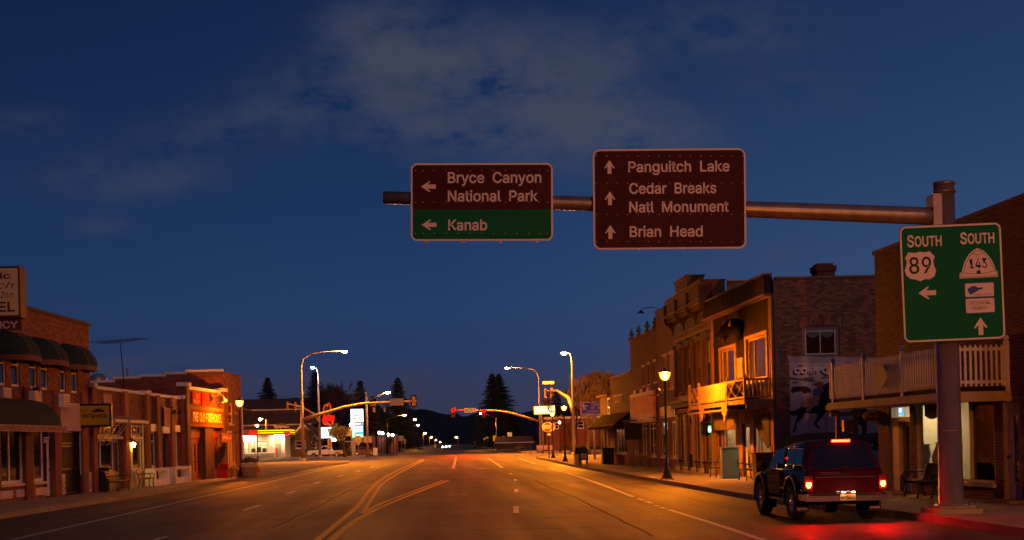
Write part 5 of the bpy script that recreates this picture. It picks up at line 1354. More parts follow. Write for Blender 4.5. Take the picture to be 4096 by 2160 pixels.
# folded awning frames
for u0_, u1_, nst in ((wa[0] - .05, FS.uz(*k2(350, 790), .9)[0], 3), (FS.uz(*k2(372, 790), .9)[0], FS.uz(*k2(525, 800), .9)[0], 2)):
    mb = MB().box(u0_, u1_, -.92, -.80, 3.05, 3.17); ao = mb.build('folded_awning', mat('white_awning_bar', (.45, .40, .38), .6), rs)
    MB().add([(u0_, -.02, 3.4), (u1_, -.02, 3.4), (u1_, -.86, 3.17), (u0_, -.86, 3.17), (u0_, -.02, 3.37), (u1_, -.02, 3.37), (u1_, -.86, 3.14), (u0_, -.86, 3.14)], [(0, 1, 2, 3), (7, 6, 5, 4), (0, 3, 7, 4), (1, 5, 6, 2)]).build('awning_cloth', mat('tan_awning', (.26, .18, .12), .9), ao)
    for i in range(nst): u = u0_ + .05 + (u1_ - u0_ - .1) * i / (nst - 1); MB().bar((u, -.86, 3.06), (u, -.03, 2.1), .035).build('awning_strut', WHITE, ao)
u, z = FS.uz(*k2(395, 885), .15)
lo_ = MB().lathe([(.02, .16), (.10, .10), (.12, -.0)], u, -.16, z, 12).build('porch_lamp_cap', IRON, rs)
MB().lathe([(.085, .0), (.10, -.1), (.07, -.2), (.01, -.22)], u, -.16, z, 12).build('porch_lamp', emit('yellow_porch_lamp', (1.0, .50, .05), 130), rs)
MB().box(u - .03, u + .03, -.14, .0, z + .12, z + .2).build('porch_lamp_arm', IRON, rs)
MB().box(*(lambda q: (q[0], q[1], -.03, -.016, q[2], q[3]))(H(148, 487, 213, 565))).build('wall_poster', mat('violet_orange_poster', (.35, .18, .20), .8, var=.6, scale=3), rs)
for x, y in ((710, 628), (760, 634)):
    u, z = FS.uz(*k2(x, y), .2); mb = MB().lathe([(.03, .12), (.06, .05), (.15, -.08)], u, -.35, z, 10); mb.tube([(u, -.35, z + .1), (u, -.3, z + .22), (u, -.02, z + .2)], .018, 6); mb.build('unlit_wall_lamp', IRON, rs)
for a, b in ((pu[2] + .35, pu[3] + .15), (pu[3] + 1.4, pu[4] + .9)): pass
# white planter walls
for (x0, x1) in ((512, 635), (687, 818)):
    a, b = FS.uz(*k2(x0, 1170), .3)[0], FS.uz(*k2(x1, 1170), .3)[0]
    mb = MB().box(a, b, -.62, -.54, .15, .45); mb.box(a, a + .3, -.66, -.2, .15, .98); mb.box(b - .3, b, -.66, -.2, .15, .98); mb.box(a + .3, b - .3, -.62, -.54, .85, .98); mb.box(a + .3, b - .3, -.54, -.24, .15, .40)
    mb.build('white_planter_wall', WHITE, rs)
# ---------------------------------------------------------------- old firehouse
FF = Fac((-13.78, 69.05), (-13.08, 77.4)); ZF = 5.05
rf = FF.thing('old_firehouse', 'narrow brick firehouse front with long orange lettered sign board', 'building')
H = lambda a, b, c, d: rc(FF, k2, a, b, c, d)
d1, d2 = H(880, 835, 965, 1180), H(1035, 858, 1105, 1170)
d1, d2 = (d1[0], d1[1], .16, 2.95), (d2[0], d2[1], .16, 2.95)
wf_ = wall_mesh(MB(), 0, FF.L, 0, ZF, [d1, d2], .25).build('wall', MORTAR_DARK, rf)
bricks(wf_, FF, BRICK_TAN, 0, FF.L, .15, ZF, [d1, d2], 0, bh=.09, bw=.25, seed=41, proud=.016)
shell(rf, FF, ZF, 13, BRICK_DARK)
for u in (.3, FF.L - .35):
    MB().box(u - .29, u + .3, -.25, -.018, .15, ZF + .12).build('pilaster', BRICK_TAN, rf); MB().box(u - .295, u + .38, -.32, .3, ZF + .12, ZF + .32).build('pilaster_cap', COPING, rf)
MB().box(.02, .58, -.27, -.25, .15, 1.0).build('red_pilaster_base', RED_DEEP, rf)
MB().box(.7, FF.L - .75, -.12, .28, ZF, ZF + .16).build('coping', COPING, rf)
sbd = MB().box(.65, FF.L - .75, -.20, -.02, 3.05, 4.15).build('sign_board', mat('ochre_sign_board', (.30, .085, .018), .9, var=.12, spec=.02), rf)
MB().box(.65, FF.L - .75, -.24, -.20, 3.95, 4.15).build('sign_board_rail', mat('ochre_rail', (.34, .13, .03), .9, spec=.02), sbd)
MB().box(.65, FF.L - .75, -.24, -.20, 3.05, 3.18).build('sign_board_rail', mat('ochre_rail', (.34, .13, .03), .9, spec=.02), sbd)
TX('THE OLD FIREHOUSE', mat('yellow_letters', (.70, .52, .05), .6), sbd, 1.1, FF.L - 1.2, 3.34, .46, -.235, .03)
MB().box(FF.L - 2.7, FF.L - .80, -.222, -.205, 3.72, 3.94).build('red_corner', RED_PAINT, sbd)
for i, (u0_, u1_) in enumerate(((1.6, 3.3), (3.55, 5.3))):
    o = MB().box(u0_, u1_, -.10, -.02, 4.28, 4.92).build('red_wall_sign', mat('orange_red_sign', (.40, .006, .002), .9, var=.3, scale=3, spec=.02), rf)
    MB().poly([(u0_ + .1, 4.34), (u1_ - .1, 4.34), (u1_ - .15, 4.5), (u0_ + .1, 4.55)], -.112, -.102).build('red_print', RED_PAINT, o)
    MB().poly([(u0_ + .6, 4.6), (u1_ - .3, 4.6), (u1_ - .25, 4.88), (u0_ + .5, 4.86)], -.112, -.102).build('red_print', RED_PAINT, o)
mb = MB().lathe([(.05, .22), (.08, .1), (.22, -.05), (.24, -.16)], 5.6, -.75, 4.62, 14); mb.tube([(5.6, -.75, 4.84), (5.5, -.6, 4.92), (5.0, -.1, 4.6)], .02, 6)
mb.build('sign_lamp_shade', mat('cream_enamel', (.5, .4, .24), .4), rf)
MB().sphere((5.6, -.75, 4.52), .09, 10, 6).build('sign_lamp_bulb', emit('sign_lamp_glow', (1.0, .34, .02), 9), rf)
RDOOR = mat('red_fire_door', (.22, .03, .018), .6, var=.2)
for h in (d1, d2):
    n = 3; w_ = (h[1] - h[0]) / n
    MB().box(h[0], h[1], .05, .14, 2.45, 2.94).build('door_transom', RED_DEEP, rf)
    for i in range(n):
        door(rf, (h[0] + i * w_, h[0] + (i + 1) * w_, .17, 2.45), RDOOR, .12, mat('lit_door_glass', (.05, .04, .02), .1, spec=.8), (.2, .85), .25)
MB().box(d1[1] + .05, d2[0] - .05, -.18, -.02, .15, 3.0).build('centre_post', BRICK_TAN, rf)
hs2 = H(1033, 858, 1128, 920)
o = MB().box(hs2[0] + .2, hs2[1], -.60, -.55, 2.2, 2.72).build('hanging_sign', RED_DEEP, rf); worn_letters(o, mat('cream_letters', (.5, .36, .18)), hs2[0] + .4, hs2[1] - .2, 2.38, 2.55, 7, -.606, 17)
for u in (hs2[0] + .4, hs2[1] - .3): MB().bar((u, -.575, 2.72), (u, -.575, 3.06), .015).build('hanger', IRON, o)
# ---------------------------------------------------------------- tall brick hall behind the firehouse
FT = Fac((-13.05, 77.5), (-12.72, 82.2)); ZT = 6.3
rt = FT.thing('tall_brick_hall', 'tall brick hall with stepped white edged side wall rising behind the firehouse', 'building')
H = lambda a, b, c, d: rc(FT, k2, a, b, c, d)
w1_, g1, g2 = H(1178, 560, 1222, 735), H(1168, 828, 1215, 1062), H(1226, 850, 1246, 1090)
w1_ = ((w1_[0] + w1_[1]) / 2 - .5, (w1_[0] + w1_[1]) / 2 + .5, w1_[2], w1_[3])
g1, g2 = (g1[0], g1[1], .75, 2.9), (g2[0], g2[1], .2, 2.8)
wT = wall_mesh(MB(), 0, FT.L, 0, ZT, [w1_, g1, g2], .22).build('wall', MORTAR_DARK, rt)
bricks(wT, FT, BRICK_RED, 0, FT.L, .15, ZT, [w1_, g1, g2], 0, bh=.09, bw=.25, seed=51, proud=.014)
window(rt, w1_, PINK, DARK_GLASS, .12, .08, (), (.5,), PINK)
YPANEL = mat('yellow_lit_frame', (.50, .30, .09), .6, var=.15)  # yellow light at these windows is put into the frame colour
window(rt, g1, YPANEL, DARK_GLASS, .14, .06, (.35, .65), (.78,), YPANEL); door(rt, g2, YPANEL, .1, DARK_GLASS)
MB().box(-.02, FT.L + .03, -.05, .26, ZT, ZT + .08).build('coping', BRICK_DARK, rt)
MB().box(FT.L - .02, FT.L + .14, -.06, .2, .15, 5.0).build('white_corner_strip', PINK, rt)
# the stepped side wall faces the camera
GT = Fac((-24.5, 77.48), (-13.06, 77.48)); lT, rzT = sub_frame(FT, GT)
steps = [(0, 3.1, 4.85), (3.1, 5.1, 5.10), (5.1, 7.0, 5.55), (7.0, 8.7, 5.95), (8.7, GT.L, 6.34)]
xs_ = [GT.uz(*k2(x, 330))[0] for x in (0, 240, 455, 660, 835, 1135)]
zz_ = [GT.uz(*k2(x, y))[1] for x, y in ((150, 392), (350, 360), (560, 343), (750, 323), (980, 303))]
o = None
mb = MB()
for i in range(5): mb.box(xs_[i] if i else 0, xs_[i + 1] if i < 4 else GT.L, .0, .25, 0, zz_[i])
o = mb.build('stepped_side_wall', MORTAR_DARK, rt, lT); o.rotation_euler = (0, 0, rzT)
for i in range(5):
    a, b = (xs_[i] if i else 0), (xs_[i + 1] if i < 4 else GT.L)
    bricks(o, GT, BRICK_DARK, a, b, 3.0, zz_[i] - .06, [], 0, bh=.09, bw=.25, seed=60 + i, proud=.014)
    MB().box(a - .06, b + .04, -.07, .30, zz_[i] - .05 + .05, zz_[i] + .14).build('coping', COPING, o)
MB().box(.3, GT.L - .1, .25, 12, 4.3, 4.45).build('roof', ROOF_TAR, o)
mb = MB().lathe([(.5, 0), (.55, .1), (.5, .5), (.3, .62), (.1, .66)], 3.6, 2, zz_[0], 14); mb.build('roof_vent', SIGN_BACK, o)
MB().tube([(5.6, 1, 4.5), (5.6, 1, zz_[2] + .6)], .06, 6).build('vent_pipe', SIGN_BACK, o)
# television aerial
q0, q1 = at(*k2(317, 345), 66), at(*k2(288, 50), 66)
ta = thing('television_aerial', 'thin television aerial on a mast above the shop roofs', 'aerial', (q0.x, 66, ZS - .2))
top_ = Vector((q1.x - q0.x, 0, q1.z - ZS + .2))
mb = MB(); mb.tube([(0, 0, -.15), (0, 0, q0.z - ZS + .2), tuple(top_)], [.05, .035, .02], 6); mb.build('mast', IRON, ta)
mb = MB(); mb.bar(top_ + Vector((-1.1, -.2, -.1)), top_ + Vector((1.2, .2, .12)), .03)
mb.build('boom', IRON, ta)
for i in range(11):
    t = -1.05 + i * .215; l_ = .9 - .5 * abs(i - 2) / 9
    MB().bar(top_ + Vector((t - l_ * .5, t * .18 - l_, t * .1 + .02)), top_ + Vector((t + l_ * .5, t * .18 + l_, t * .1 + .02)), .018).build('element', IRON, ta)
# ================================================================ street furniture near the camera
def lamp_post(loc, label, group='globe lamp posts along the sidewalks', h=4.2, bulb=None):
    t = thing('globe_lamp_post', label, 'lamp post', loc, 0, group)
    MB().box(-.24, .24, -.24, .24, 0, .06).build('footing', CONCRETE, t)
    MB().lathe([(.21, .06), (.21, .14), (.17, .2), (.15, .34), (.10, .46), (.085, .62), (.10, .66), (.075, .72), (.058, .8), (.046, h - .32), (.06, h - .28), (.055, h - .20), (.062, h - .17)], 0, 0, 0, 14).build('pole', IRON, t)
    MB().lathe([(.062, h - .17), (.16, h - .10), (.215, h + .04), (.225, h + .14), (.20, h + .17)], 0, 0, 0, 18).build('globe', LAMP_ORANGE, t)
    MB().sphere((0, 0, h + .02), .085, 12, 8, 1.3).build('bulb', bulb or LAMP_BULB, t)
    MB().lathe([(.29, h + .165), (.27, h + .185), (.10, h + .25), (.04, h + .28), (.045, h + .32), (.005, h + .36)], 0, 0, 0, 14).build('finial_cap', IRON, t)
    mb = MB(); mb.tube([(-.02, 0, h - .75), (-.70, 0, h - .75)], .018, 6); mb.sphere((-.72, 0, h - .75), .03, 6, 4); mb.tube([(-.05, 0, h - .75), (-.30, 0, h - .48)], .018, 6)
    mb.build('banner_arm', IRON, t)
    MB().tube([(-.02, 0, h - 1.62), (-.70, 0, h - 1.66)], .016, 6).build('banner_arm', IRON, t)
    return t
lp = lamp_post(gnd(2669, 1918, .15), 'black globe lamp post on the sidewalk before the stucco and Victorian fronts')
for (x, y), lab in (((965, 1911), 'black globe lamp post at the corner of the tall brick hall'), ((2261, 1847), 'tallest black globe lamp post of the three by the stop sign'),
                    ((2213, 1832), 'black globe lamp post just behind the stop sign'), ((2241, 1809), 'far small globe lamp post across the crossing beyond the stop sign'), ((1032, 1848), 'black globe lamp post before the lit restaurant')):
    g = gnd(x, y, .15)
    if x == 2241: g = at(2241, 1809, 186); g.z = .14
    if x == 965: lamp_post(g, lab, bulb=LAMP_BULB_DIM)
    else: dup(lp, g, 0, lab)
# unseen lamp post added as next in the row, to warm the near signs
dup(lp, (9.95, 8.5, .15), 0, 'unseen black globe lamp post added on the near kerb before the overhead sign mast')
# wooden slat benches with iron ends
def bench(loc, rz, label, w=1.5, slat=WOOD_SLAT, back=True):
    t = thing('park_bench', label, 'bench', loc, rz, 'park benches on the sidewalks')
    for s_ in (-1, 1):
        x = s_ * (w / 2 - .06); mb = MB()
        mb.tube([(x, -.26, 0), (x, -.22, .2), (x, -.26, .42)], .022, 6); mb.tube([(x, .26, 0), (x, .18, .25), (x, .22, .44), (x, .34, .85)], .022, 6)
        mb.tube([(x, -.26, .42), (x, .0, .40), (x, .22, .44)], .02, 6); mb.tube([(x, -.26, .42), (x, -.30, .58), (x, -.2, .64), (x, .24, .62)], .018, 6)
        mb.build('end_frame', IRON, t)
    for i in range(4): MB().box(-w / 2, w / 2, -.27 + i * .125, -.17 + i * .125, .43, .455).build('seat_slat', slat, t)
    for i in range(3):
        z = .54 + i * .115; y_ = .23 + i * .043
        MB().box(-w / 2, w / 2, y_, y_ + .022, z, z + .085).build('back_slat', slat, t)
    return t
b0 = bench(FS.world(FS.uz(*k2(300, 1240), .9)[0], .75, .15), FS.rz, 'slat bench beside the dark litter bin before the low shops')
g = FS.uz(*k2(520, 1200), .9)[0]; dup(b0, FS.world(g, .8, .15), FS.rz + .15, 'slat bench under the yellow porch lamp')
dup(b0, FF.world(FF.uz(*k2(1200, 1130), .6)[0] + .6, .9, .15), FF.rz, 'slat bench between firehouse and corner lamp post')
GSLAT = mat('olive_bench_slats', (.16, .13, .07), .6, var=.25)
b1 = bench(F2.world(8.2, .9, .15), F2.rz, 'olive slat bench facing us beside the stucco front', 1.2, GSLAT); b1.rotation_euler = (0, 0, F2.rz + 1.1)
dup(b1, F5.world(F5.uz(*cB(500, 1150), .9)[0], .9, .15), F5.rz, 'olive bench before the saloon, far side of the green cabinet')
dup(b1, F5.world(F5.uz(*cB(840, 1190), .9)[0], .9, .15), F5.rz, 'olive bench before the saloon, beside the parked truck')
# metal bench before the gallery window
ub_ = F7.uz(*c9(760, 1050), .75)[0]
mbn = thing('metal_bench', 'dark perforated metal bench before the gallery show window', 'bench', F7.world(ub_ + .45, .72, .15), F7.rz)
wb_ = 1.75
mb = MB(); P = [(-.30, .40), (-.28, .44), (0, .42), (.2, .43), (.25, .48), (.36, .86), (.34, .86), (.22, .50), (.18, .46), (0, .44), (-.27, .46)]
vs = [(x, y_, z) for x in (-wb_ / 2, wb_ / 2) for y_, z in ((-.30, .41), (-.26, .45), (.05, .43), (.22, .46), (.28, .60), (.36, .88))]
mb.add(vs, [(i, i + 6, i + 7, i + 1) for i in range(5)]); mb.add([(x, y_ + .02, z - .025) for x, y_, z in vs], [(i + 1, i + 7, i + 6, i) for i in range(5)])
mb.build('seat_shell', mat('matt_black_mesh', (.012, .011, .010), .95, spec=.05), mbn)
for s_ in (-1, 0, 1):
    x = s_ * (wb_ / 2 - .03); mb = MB()
    mb.tube([(x, -.30, 0), (x, -.24, .2), (x, -.28, .40)], .025, 6); mb.tube([(x, .28, 0), (x, .18, .25), (x, .24, .45), (x, .36, .86)], .025, 6); mb.tube([(x, -.28, .40), (x, .22, .42)], .022, 6); mb.build('leg_frame', IRON, mbn)
    if s_: MB().tube([(x, -.28, .42), (x, -.34, .55), (x, -.28, .66), (x, .0, .68), (x, .28, .68)], .02, 6).build('armrest', IRON, mbn)
# litter bins
def bin_(loc, label, r=.29, h=.95, m=None):
    t = thing('litter_bin', label, 'litter bin', loc)
    m = m or mat('dark_green_bin', (.014, .022, .018), .5, .2, var=.2)
    MB().lathe([(r * .86, 0), (r * .88, h * .86), (r * .80, h * .86), (r * .78, .05)], 0, 0, 0, 18).build('body', m, t)
    sl = MB().box(r * .9, r * .95, -.022, .022, .04, h * .95).mesh('slat'); sl.materials.append(m)
    for i in range(24):
        o = obj('slat', sl, None, t); o.rotation_euler = (0, 0, i * pi / 12)
    MB().lathe([(r * .97, h * .9), (r * 1.06, h), (r * 1.03, h + .03), (r * .75, h + .02)], 0, 0, 0, 18).build('rim', m, t)
    return t
bin_(gnd(414, 1966, .15), 'dark slatted litter bin beside the passage gate of the motel', .27, .98)
def bin_plain(name, loc, label, w, h, m, taper=.88, group=None):
    t = thing(name, label, 'bin', loc, 0, group)
    mb = MB(); a, b = w / 2 * taper, w / 2
    mb.add([(-a, -a, 0), (a, -a, 0), (a, a, 0), (-a, a, 0), (-b, -b, h), (b, -b, h), (b, b, h), (-b, b, h)], [(0, 3, 2, 1), (0, 1, 5, 4), (1, 2, 6, 5), (2, 3, 7, 6), (3, 0, 4, 7)]); mb.build('body', m, t)
    MB().box(-b - .04, b + .04, -b - .04, b + .06, h, h + .06).build('lid', m, t)
    MB().tube([(-b, b + .05, h - .08), (b, b + .05, h - .08)], .02, 6).build('handle', m, t)
    return t
GBIN = mat('green_plastic_bin', (.018, .03, .016), .6, var=.2)
bin_plain('wheeled_bin', gnd(2432, 1856, .15), 'dark green wheeled bin at the end of the shop row', .82, 1.05, GBIN)
p = F5.world(F5.uz(*cB(990, 1150), .8)[0], .8, .15); bin_plain('wheeled_bin', p, 'dark bin against the saloon window behind the truck bonnet', .62, 1.02, mat('dark_olive_bin', (.04, .036, .02), .7))
u_ = F5.uz(*cB(650, 1200), .9)[0]
cab = thing('utility_cabinet', 'grey green metal utility cabinet between the saloon benches', 'cabinet', F5.world(u_, 1.0, .15), F5.rz + pi / 2 + .0)
cab.rotation_euler = (0, 0, 0)
CABM = mat('grey_green_metal', (.17, .20, .14), .6, .2, var=.15)
MB().box(-.34, .34, -.22, .22, 0, 1.22).build('body', CABM, cab); MB().box(-.32, .32, -.235, -.22, .06, 1.16).build('door', CABM, cab); MB().box(.24, .28, -.25, -.235, .6, .75).build('latch', IRON, cab)
MB().box(-.37, .37, -.25, .25, 1.22, 1.27).build('lid', CABM, cab)
# planter barrel by the left lamp post
pb = thing('planter_barrel', 'concrete planter bin with leafy top beside the corner lamp post', 'planter', gnd(998, 1912, .15))
MB().lathe([(.34, 0), (.42, .1), (.44, .55), (.46, .62), (.46, .82), (.40, .82)], 0, 0, 0, 16).build('tub', mat('exposed_aggregate', (.30, .20, .12), .9, var=.35, scale=14, bump=.5), pb)
MB().lathe([(.465, .60), (.475, .62), (.475, .84), (.44, .86)], 0, 0, 0, 16).build('rim', mat('pale_rim', (.45, .36, .28), .8), pb)
mb = MB(); rr = random.Random(5)
for i in range(160):
    a, r_ = rr.uniform(0, 6.28), rr.uniform(0, .45); c = Vector((r_ * cos(a), r_ * sin(a), .86 + rr.uniform(0, .32) * (1 - r_)))
    d = Vector((rr.uniform(-1, 1), rr.uniform(-1, 1), rr.uniform(0, 1))).normalized() * .10; e = d.orthogonal().normalized() * .04
    mb.add([c - d, c + e, c + d, c - e], [(0, 1, 2, 3)])
LEAF = mat('dark_leaves', (.035, .05, .018), .8, var=.4, scale=6)
mb.build('leaves', LEAF, pb, kind='stuff')
MB().tube([(-.28, 0, .85), (-.25, 0, 1.08), (.25, 0, 1.08), (.28, 0, .85)], .025, 6).build('hoop', IRON, pb)
co = thing('traffic_cone', 'small red traffic cone on the pavement past the planter', 'cone', gnd(1032, 1890, .15))
MB().lathe([(.17, .03), (.03, .48), (.01, .49)], 0, 0, 0, 12).build('cone', mat('cone_red', (.6, .05, .01), .6), co); MB().box(-.2, .2, -.2, .2, 0, .03).build('base', mat('cone_red', (.6, .05, .01), .6), co)
rb = bin_plain('red_box', FF.world(FF.uz(*k2(1128, 1140), .4)[0], .5, .15), 'red box standing before the firehouse door', .5, .75, RED_PAINT, 1.0)
# blue letter box and white newspaper box
c_ = cv(2100, 1580, 4.85)
p = gnd(*c_(1135, 1345), .15)
mbx = thing('letter_box', 'blue rounded letter collection box on the corner sidewalk', 'letter box', p)
BLUE = mat('letterbox_blue', (.02, .032, .07), .5, var=.15)
prof = [(-.30, .30), (-.30, .92)] + [(-.30 * cos(t * pi / 8), .92 + .30 * sin(t * pi / 8)) for t in range(1, 8)] + [(.30, .92), (.30, .30)]
MB().poly(prof, -.27, .27).build('body', BLUE, mbx)
for sx_ in (-.25, .25):
    for sy_ in (-.2, .2): MB().box(sx_ - .03, sx_ + .03, sy_ - .03, sy_ + .03, 0, .30).build('leg', BLUE, mbx)
MB().box(-.20, .20, -.278, -.272, .42, .74).build('label_plate', SIGN_WHITE, mbx); MB().poly([(-.10, .52), (.12, .60), (.08, .64), (-.08, .58)], -.283, -.279).build('eagle_mark', SIGN_BLUE, mbx)
MB().box(-.22, .22, -.285, -.272, .95, 1.02).build('chute_door', BLUE, mbx)
p = gnd(*c_(1040, 1345), .15)
nb_ = thing('newspaper_box', 'white newspaper vending box beside the letter box', 'newspaper box', (p.x - .02, p.y + .1, .15))
WB = mat('white_enamel_box', (.70, .66, .50), .4, var=.08)
mb = MB().box(-.24, .24, -.22, .22, .0, .42); mb.build('pedestal', WB, nb_)
MB().box(-.27, .27, -.25, .25, .42, 1.28).build('cabinet', WB, nb_); MB().box(-.20, .20, -.262, -.251, .72, 1.18).build('window_pane', DARK_GLASS, nb_); MB().box(.1, .24, -.27, -.251, 1.2, 1.26).build('coin_slot', IRON, nb_)
# timber frame with a lantern in the lot beside the mural
q0, q1 = at(3352, 1700, 45.0), at(3421, 1700, 45.0)
wf2 = thing('timber_frame', 'rough timber frame with hanging lantern in front of the mural', 'timber frame', ((q0.x + q1.x) / 2, 45.0, -.05))
hw_ = (q1.x - q0.x) / 2; zt_ = at(3390, 1655, 45).z + .05
for s_ in (-1, 1): MB().box(s_ * hw_ - .07, s_ * hw_ + .07, -.07, .07, 0, zt_ - .08).build('post', WOOD_TRIM, wf2)
MB().box(-hw_ - .25, hw_ + .28, -.08, .08, zt_ - .08, zt_ + .06).build('beam', WOOD_TRIM, wf2)
ln = MB().box(-.13, .17, -.1, .1, zt_ - .62, zt_ - .22).build('lantern', mat('brass_lantern', (.35, .22, .08), .4, .6), wf2); MB().bar((0.02, 0, zt_ - .22), (.02, 0, zt_ - .08), .015).build('lantern_chain', IRON, ln)
MB().box(-.10, .14, -.106, -.1, zt_ - .58, zt_ - .28).build('lantern_pane', mat('frosted_amber', (.30, .2, .1), .4), ln)

# ================================================================ the parked pickup
TW = (8.33, 27.28)
tk = thing('pickup_truck', 'dark maroon pickup with camper shell, brake lights lit, parked at the right kerb', 'pickup truck', (TW[0], TW[1], 0), R(.6))
def car_paint(name, col, rough=.4, coat=.55):
    m, N, L, out = node_mat(name); p = N.new('ShaderNodeBsdfPrincipled')
    p.inputs['Base Color'].default_value = tuple(col) + (1,); p.inputs['Roughness'].default_value = rough; p.inputs['Metallic'].default_value = .0
    p.inputs['Coat Weight'].default_value = coat; p.inputs['Coat Roughness'].default_value = .05; p.inputs['Specular IOR Level'].default_value = .0
    t = N.new('ShaderNodeTexCoord'); n = N.new('ShaderNodeTexNoise'); n.inputs['Scale'].default_value = 2.2; L.new(t.outputs['Object'], n.inputs['Vector'])
    b = N.new('ShaderNodeBump'); b.inputs['Strength'].default_value = .03; p.inputs['Coat Roughness'].default_value = .025
    L.new(p.outputs[0], out.inputs[0]); return m
PAINT = car_paint('dark_maroon_paint', (.055, .004, .009))
TRIM = mat('grey_plastic_trim', (.05, .046, .045), .6, var=.15)
CHROME = mat('chrome', (.65, .62, .6), .12, 1.0, var=.05)
RUBBER = mat('tyre_rubber', (.022, .020, .019), .85, var=.25, bump=.3, bscale=30)
TINT = mat('tinted_glass', (.012, .010, .012), .04, spec=.9, var=.1)
def loft(secs, closed_ends=True):
    """secs: list of (y, [(x, z)...]) half sections from bottom centre round to top centre; mirrored"""
    mb = MB(); n = len(secs[0][1]); vs = []
    for y, pts in secs:
        vs += [(x, y, z) for x, z in pts] + [(-x, y, z) for x, z in pts[::-1]]
    m2 = 2 * n
    fs = [(i * m2 + k, (i + 1) * m2 + k, (i + 1) * m2 + (k + 1) % m2, i * m2 + (k + 1) % m2) for i in range(len(secs) - 1) for k in range(m2)]
    fs.append(tuple(range(m2))); fs.append(tuple(range((len(secs) - 1) * m2 + m2 - 1, (len(secs) - 1) * m2 - 1, -1)))
    mb.add(vs, fs, False); return mb
def low(w, zb, zt, cr=.06, bulge=.03):       # lower body section
    return [(.0, zb), (w - .08, zb), (w - .02, zb + .08), (w + bulge * .6, (zb + zt) / 2 - .08), (w + bulge, (zb + zt) / 2 + .06), (w + bulge * .3, zt - .10), (w - .03, zt - .02), (w - cr - .03, zt), (.0, zt)]
WR, AX1, AX2 = .385, 1.12, 3.76
secs = [(.14, low(.80, .50, 1.07, bulge=.02)), (.22, low(.815, .48, 1.09)), (1.0, low(.82, .47, 1.10)), (1.9, low(.82, .45, 1.10)), (3.0, low(.82, .45, 1.09)), (3.35, low(.81, .45, 1.06)), (3.9, low(.79, .46, 1.01)), (4.4, low(.74, .48, .96)), (4.62, low(.66, .52, .88))]
body_me = loft(secs).mesh('body')
bo = obj('body', body_me, PAINT, tk)
bmx = bmesh.new(); bmx.from_mesh(body_me); bmesh.ops.recalc_face_normals(bmx, faces=bmx.faces); bmx.to_mesh(body_me); bmx.free()
for ax in (AX1, AX2):
    mb = MB(); mb.tube([(-1.2, ax, WR + .06), (1.2, ax, WR + .06)], .475, 28)
    ct = obj('cutter', mb.mesh('cutter'), None)
    bm2 = bmesh.new(); bm2.from_mesh(ct.data); bmesh.ops.recalc_face_normals(bm2, faces=bm2.faces); bm2.to_mesh(ct.data); bm2.free()
    md = bo.modifiers.new('arch', 'BOOLEAN'); md.operation = 'DIFFERENCE'; md.object = ct; md.solver = 'EXACT'
    # evaluate right away so that the cutter can go
    tmp = bo.parent; bo.parent = None
    dg = bpy.context.evaluated_depsgraph_get(); me2 = bpy.data.meshes.new_from_object(bo.evaluated_get(dg))
    bo.modifiers.clear(); bo.data = me2; bo.parent = tmp
    bpy.data.objects.remove(ct)
if not bo.data.materials: bo.data.materials.append(PAINT)
bev = bo.modifiers.new('soft_edges', 'BEVEL'); bev.width = .02; bev.segments = 3; bev.limit_method = 'ANGLE'; bev.angle_limit = R(28)
def green(wb, wt, zb, zt, rnd=.10):          # upper body section
    return [(.0, zb), (wb, zb), (wb - (wb - wt) * .45, zb + (zt - zb) * .5), (wt + .02, zt - rnd), (wt - rnd * .7, zt - rnd * .22), (wt - rnd * 2.2, zt), (.0, zt + .01)]
# camper shell, then cab
sh = loft([(.17, green(.79, .60, 1.085, 1.66, .14)), (.54, green(.79, .655, 1.085, 1.72, .13)), (1.0, green(.79, .665, 1.085, 1.735, .12)), (1.92, green(.79, .66, 1.085, 1.70, .12))])
so = sh.build('camper_shell', PAINT, tk)
# push the rear face of the shell into a rake
for v in so.data.vertices:
    if v.co.y < .2: v.co.y += (v.co.z - 1.085) * .42
cbm = loft([(1.96, green(.77, .60, 1.085, 1.60, .09)), (2.75, green(.77, .605, 1.085, 1.615, .09)), (3.02, green(.77, .58, 1.075, 1.52, .08)), (3.50, green(.77, .74, 1.05, 1.085, .01))])
cbo = cbm.build('cab', PAINT, tk)
for o in (so, cbo):
    b_ = o.modifiers.new('soft_edges', 'BEVEL'); b_.width = .045; b_.segments = 3; b_.limit_method = 'ANGLE'; b_.angle_limit = R(30)
    for f_ in o.data.polygons: f_.use_smooth = True
def side_quad(name, pts, m, par, off=.006, side=-1):
    """flat pane lying on the sloped side; pts are y, z with x taken from the slope"""
    def xs(z, wb=.79, wt=.668, zb=1.085, zt=1.71): t = (z - zb) / (zt - zb); return wb - (wb - wt) * t + off
    mb = MB(); vs = [(side * xs(z), y, z) for y, z in pts]; n = len(vs)
    vi = [(side * (xs(z) - .012), y, z) for y, z in pts]
    mb.add(vs + vi, [tuple(range(n)), tuple(range(2 * n - 1, n - 1, -1))] + [(i, (i + 1) % n, (i + 1) % n + n, i + n) for i in range(n)])
    bm3 = mb.mesh(name); q = bmesh.new(); q.from_mesh(bm3); bmesh.ops.recalc_face_normals(q, faces=q.faces); q.to_mesh(bm3); q.free()
    return obj(name, bm3, m, par)
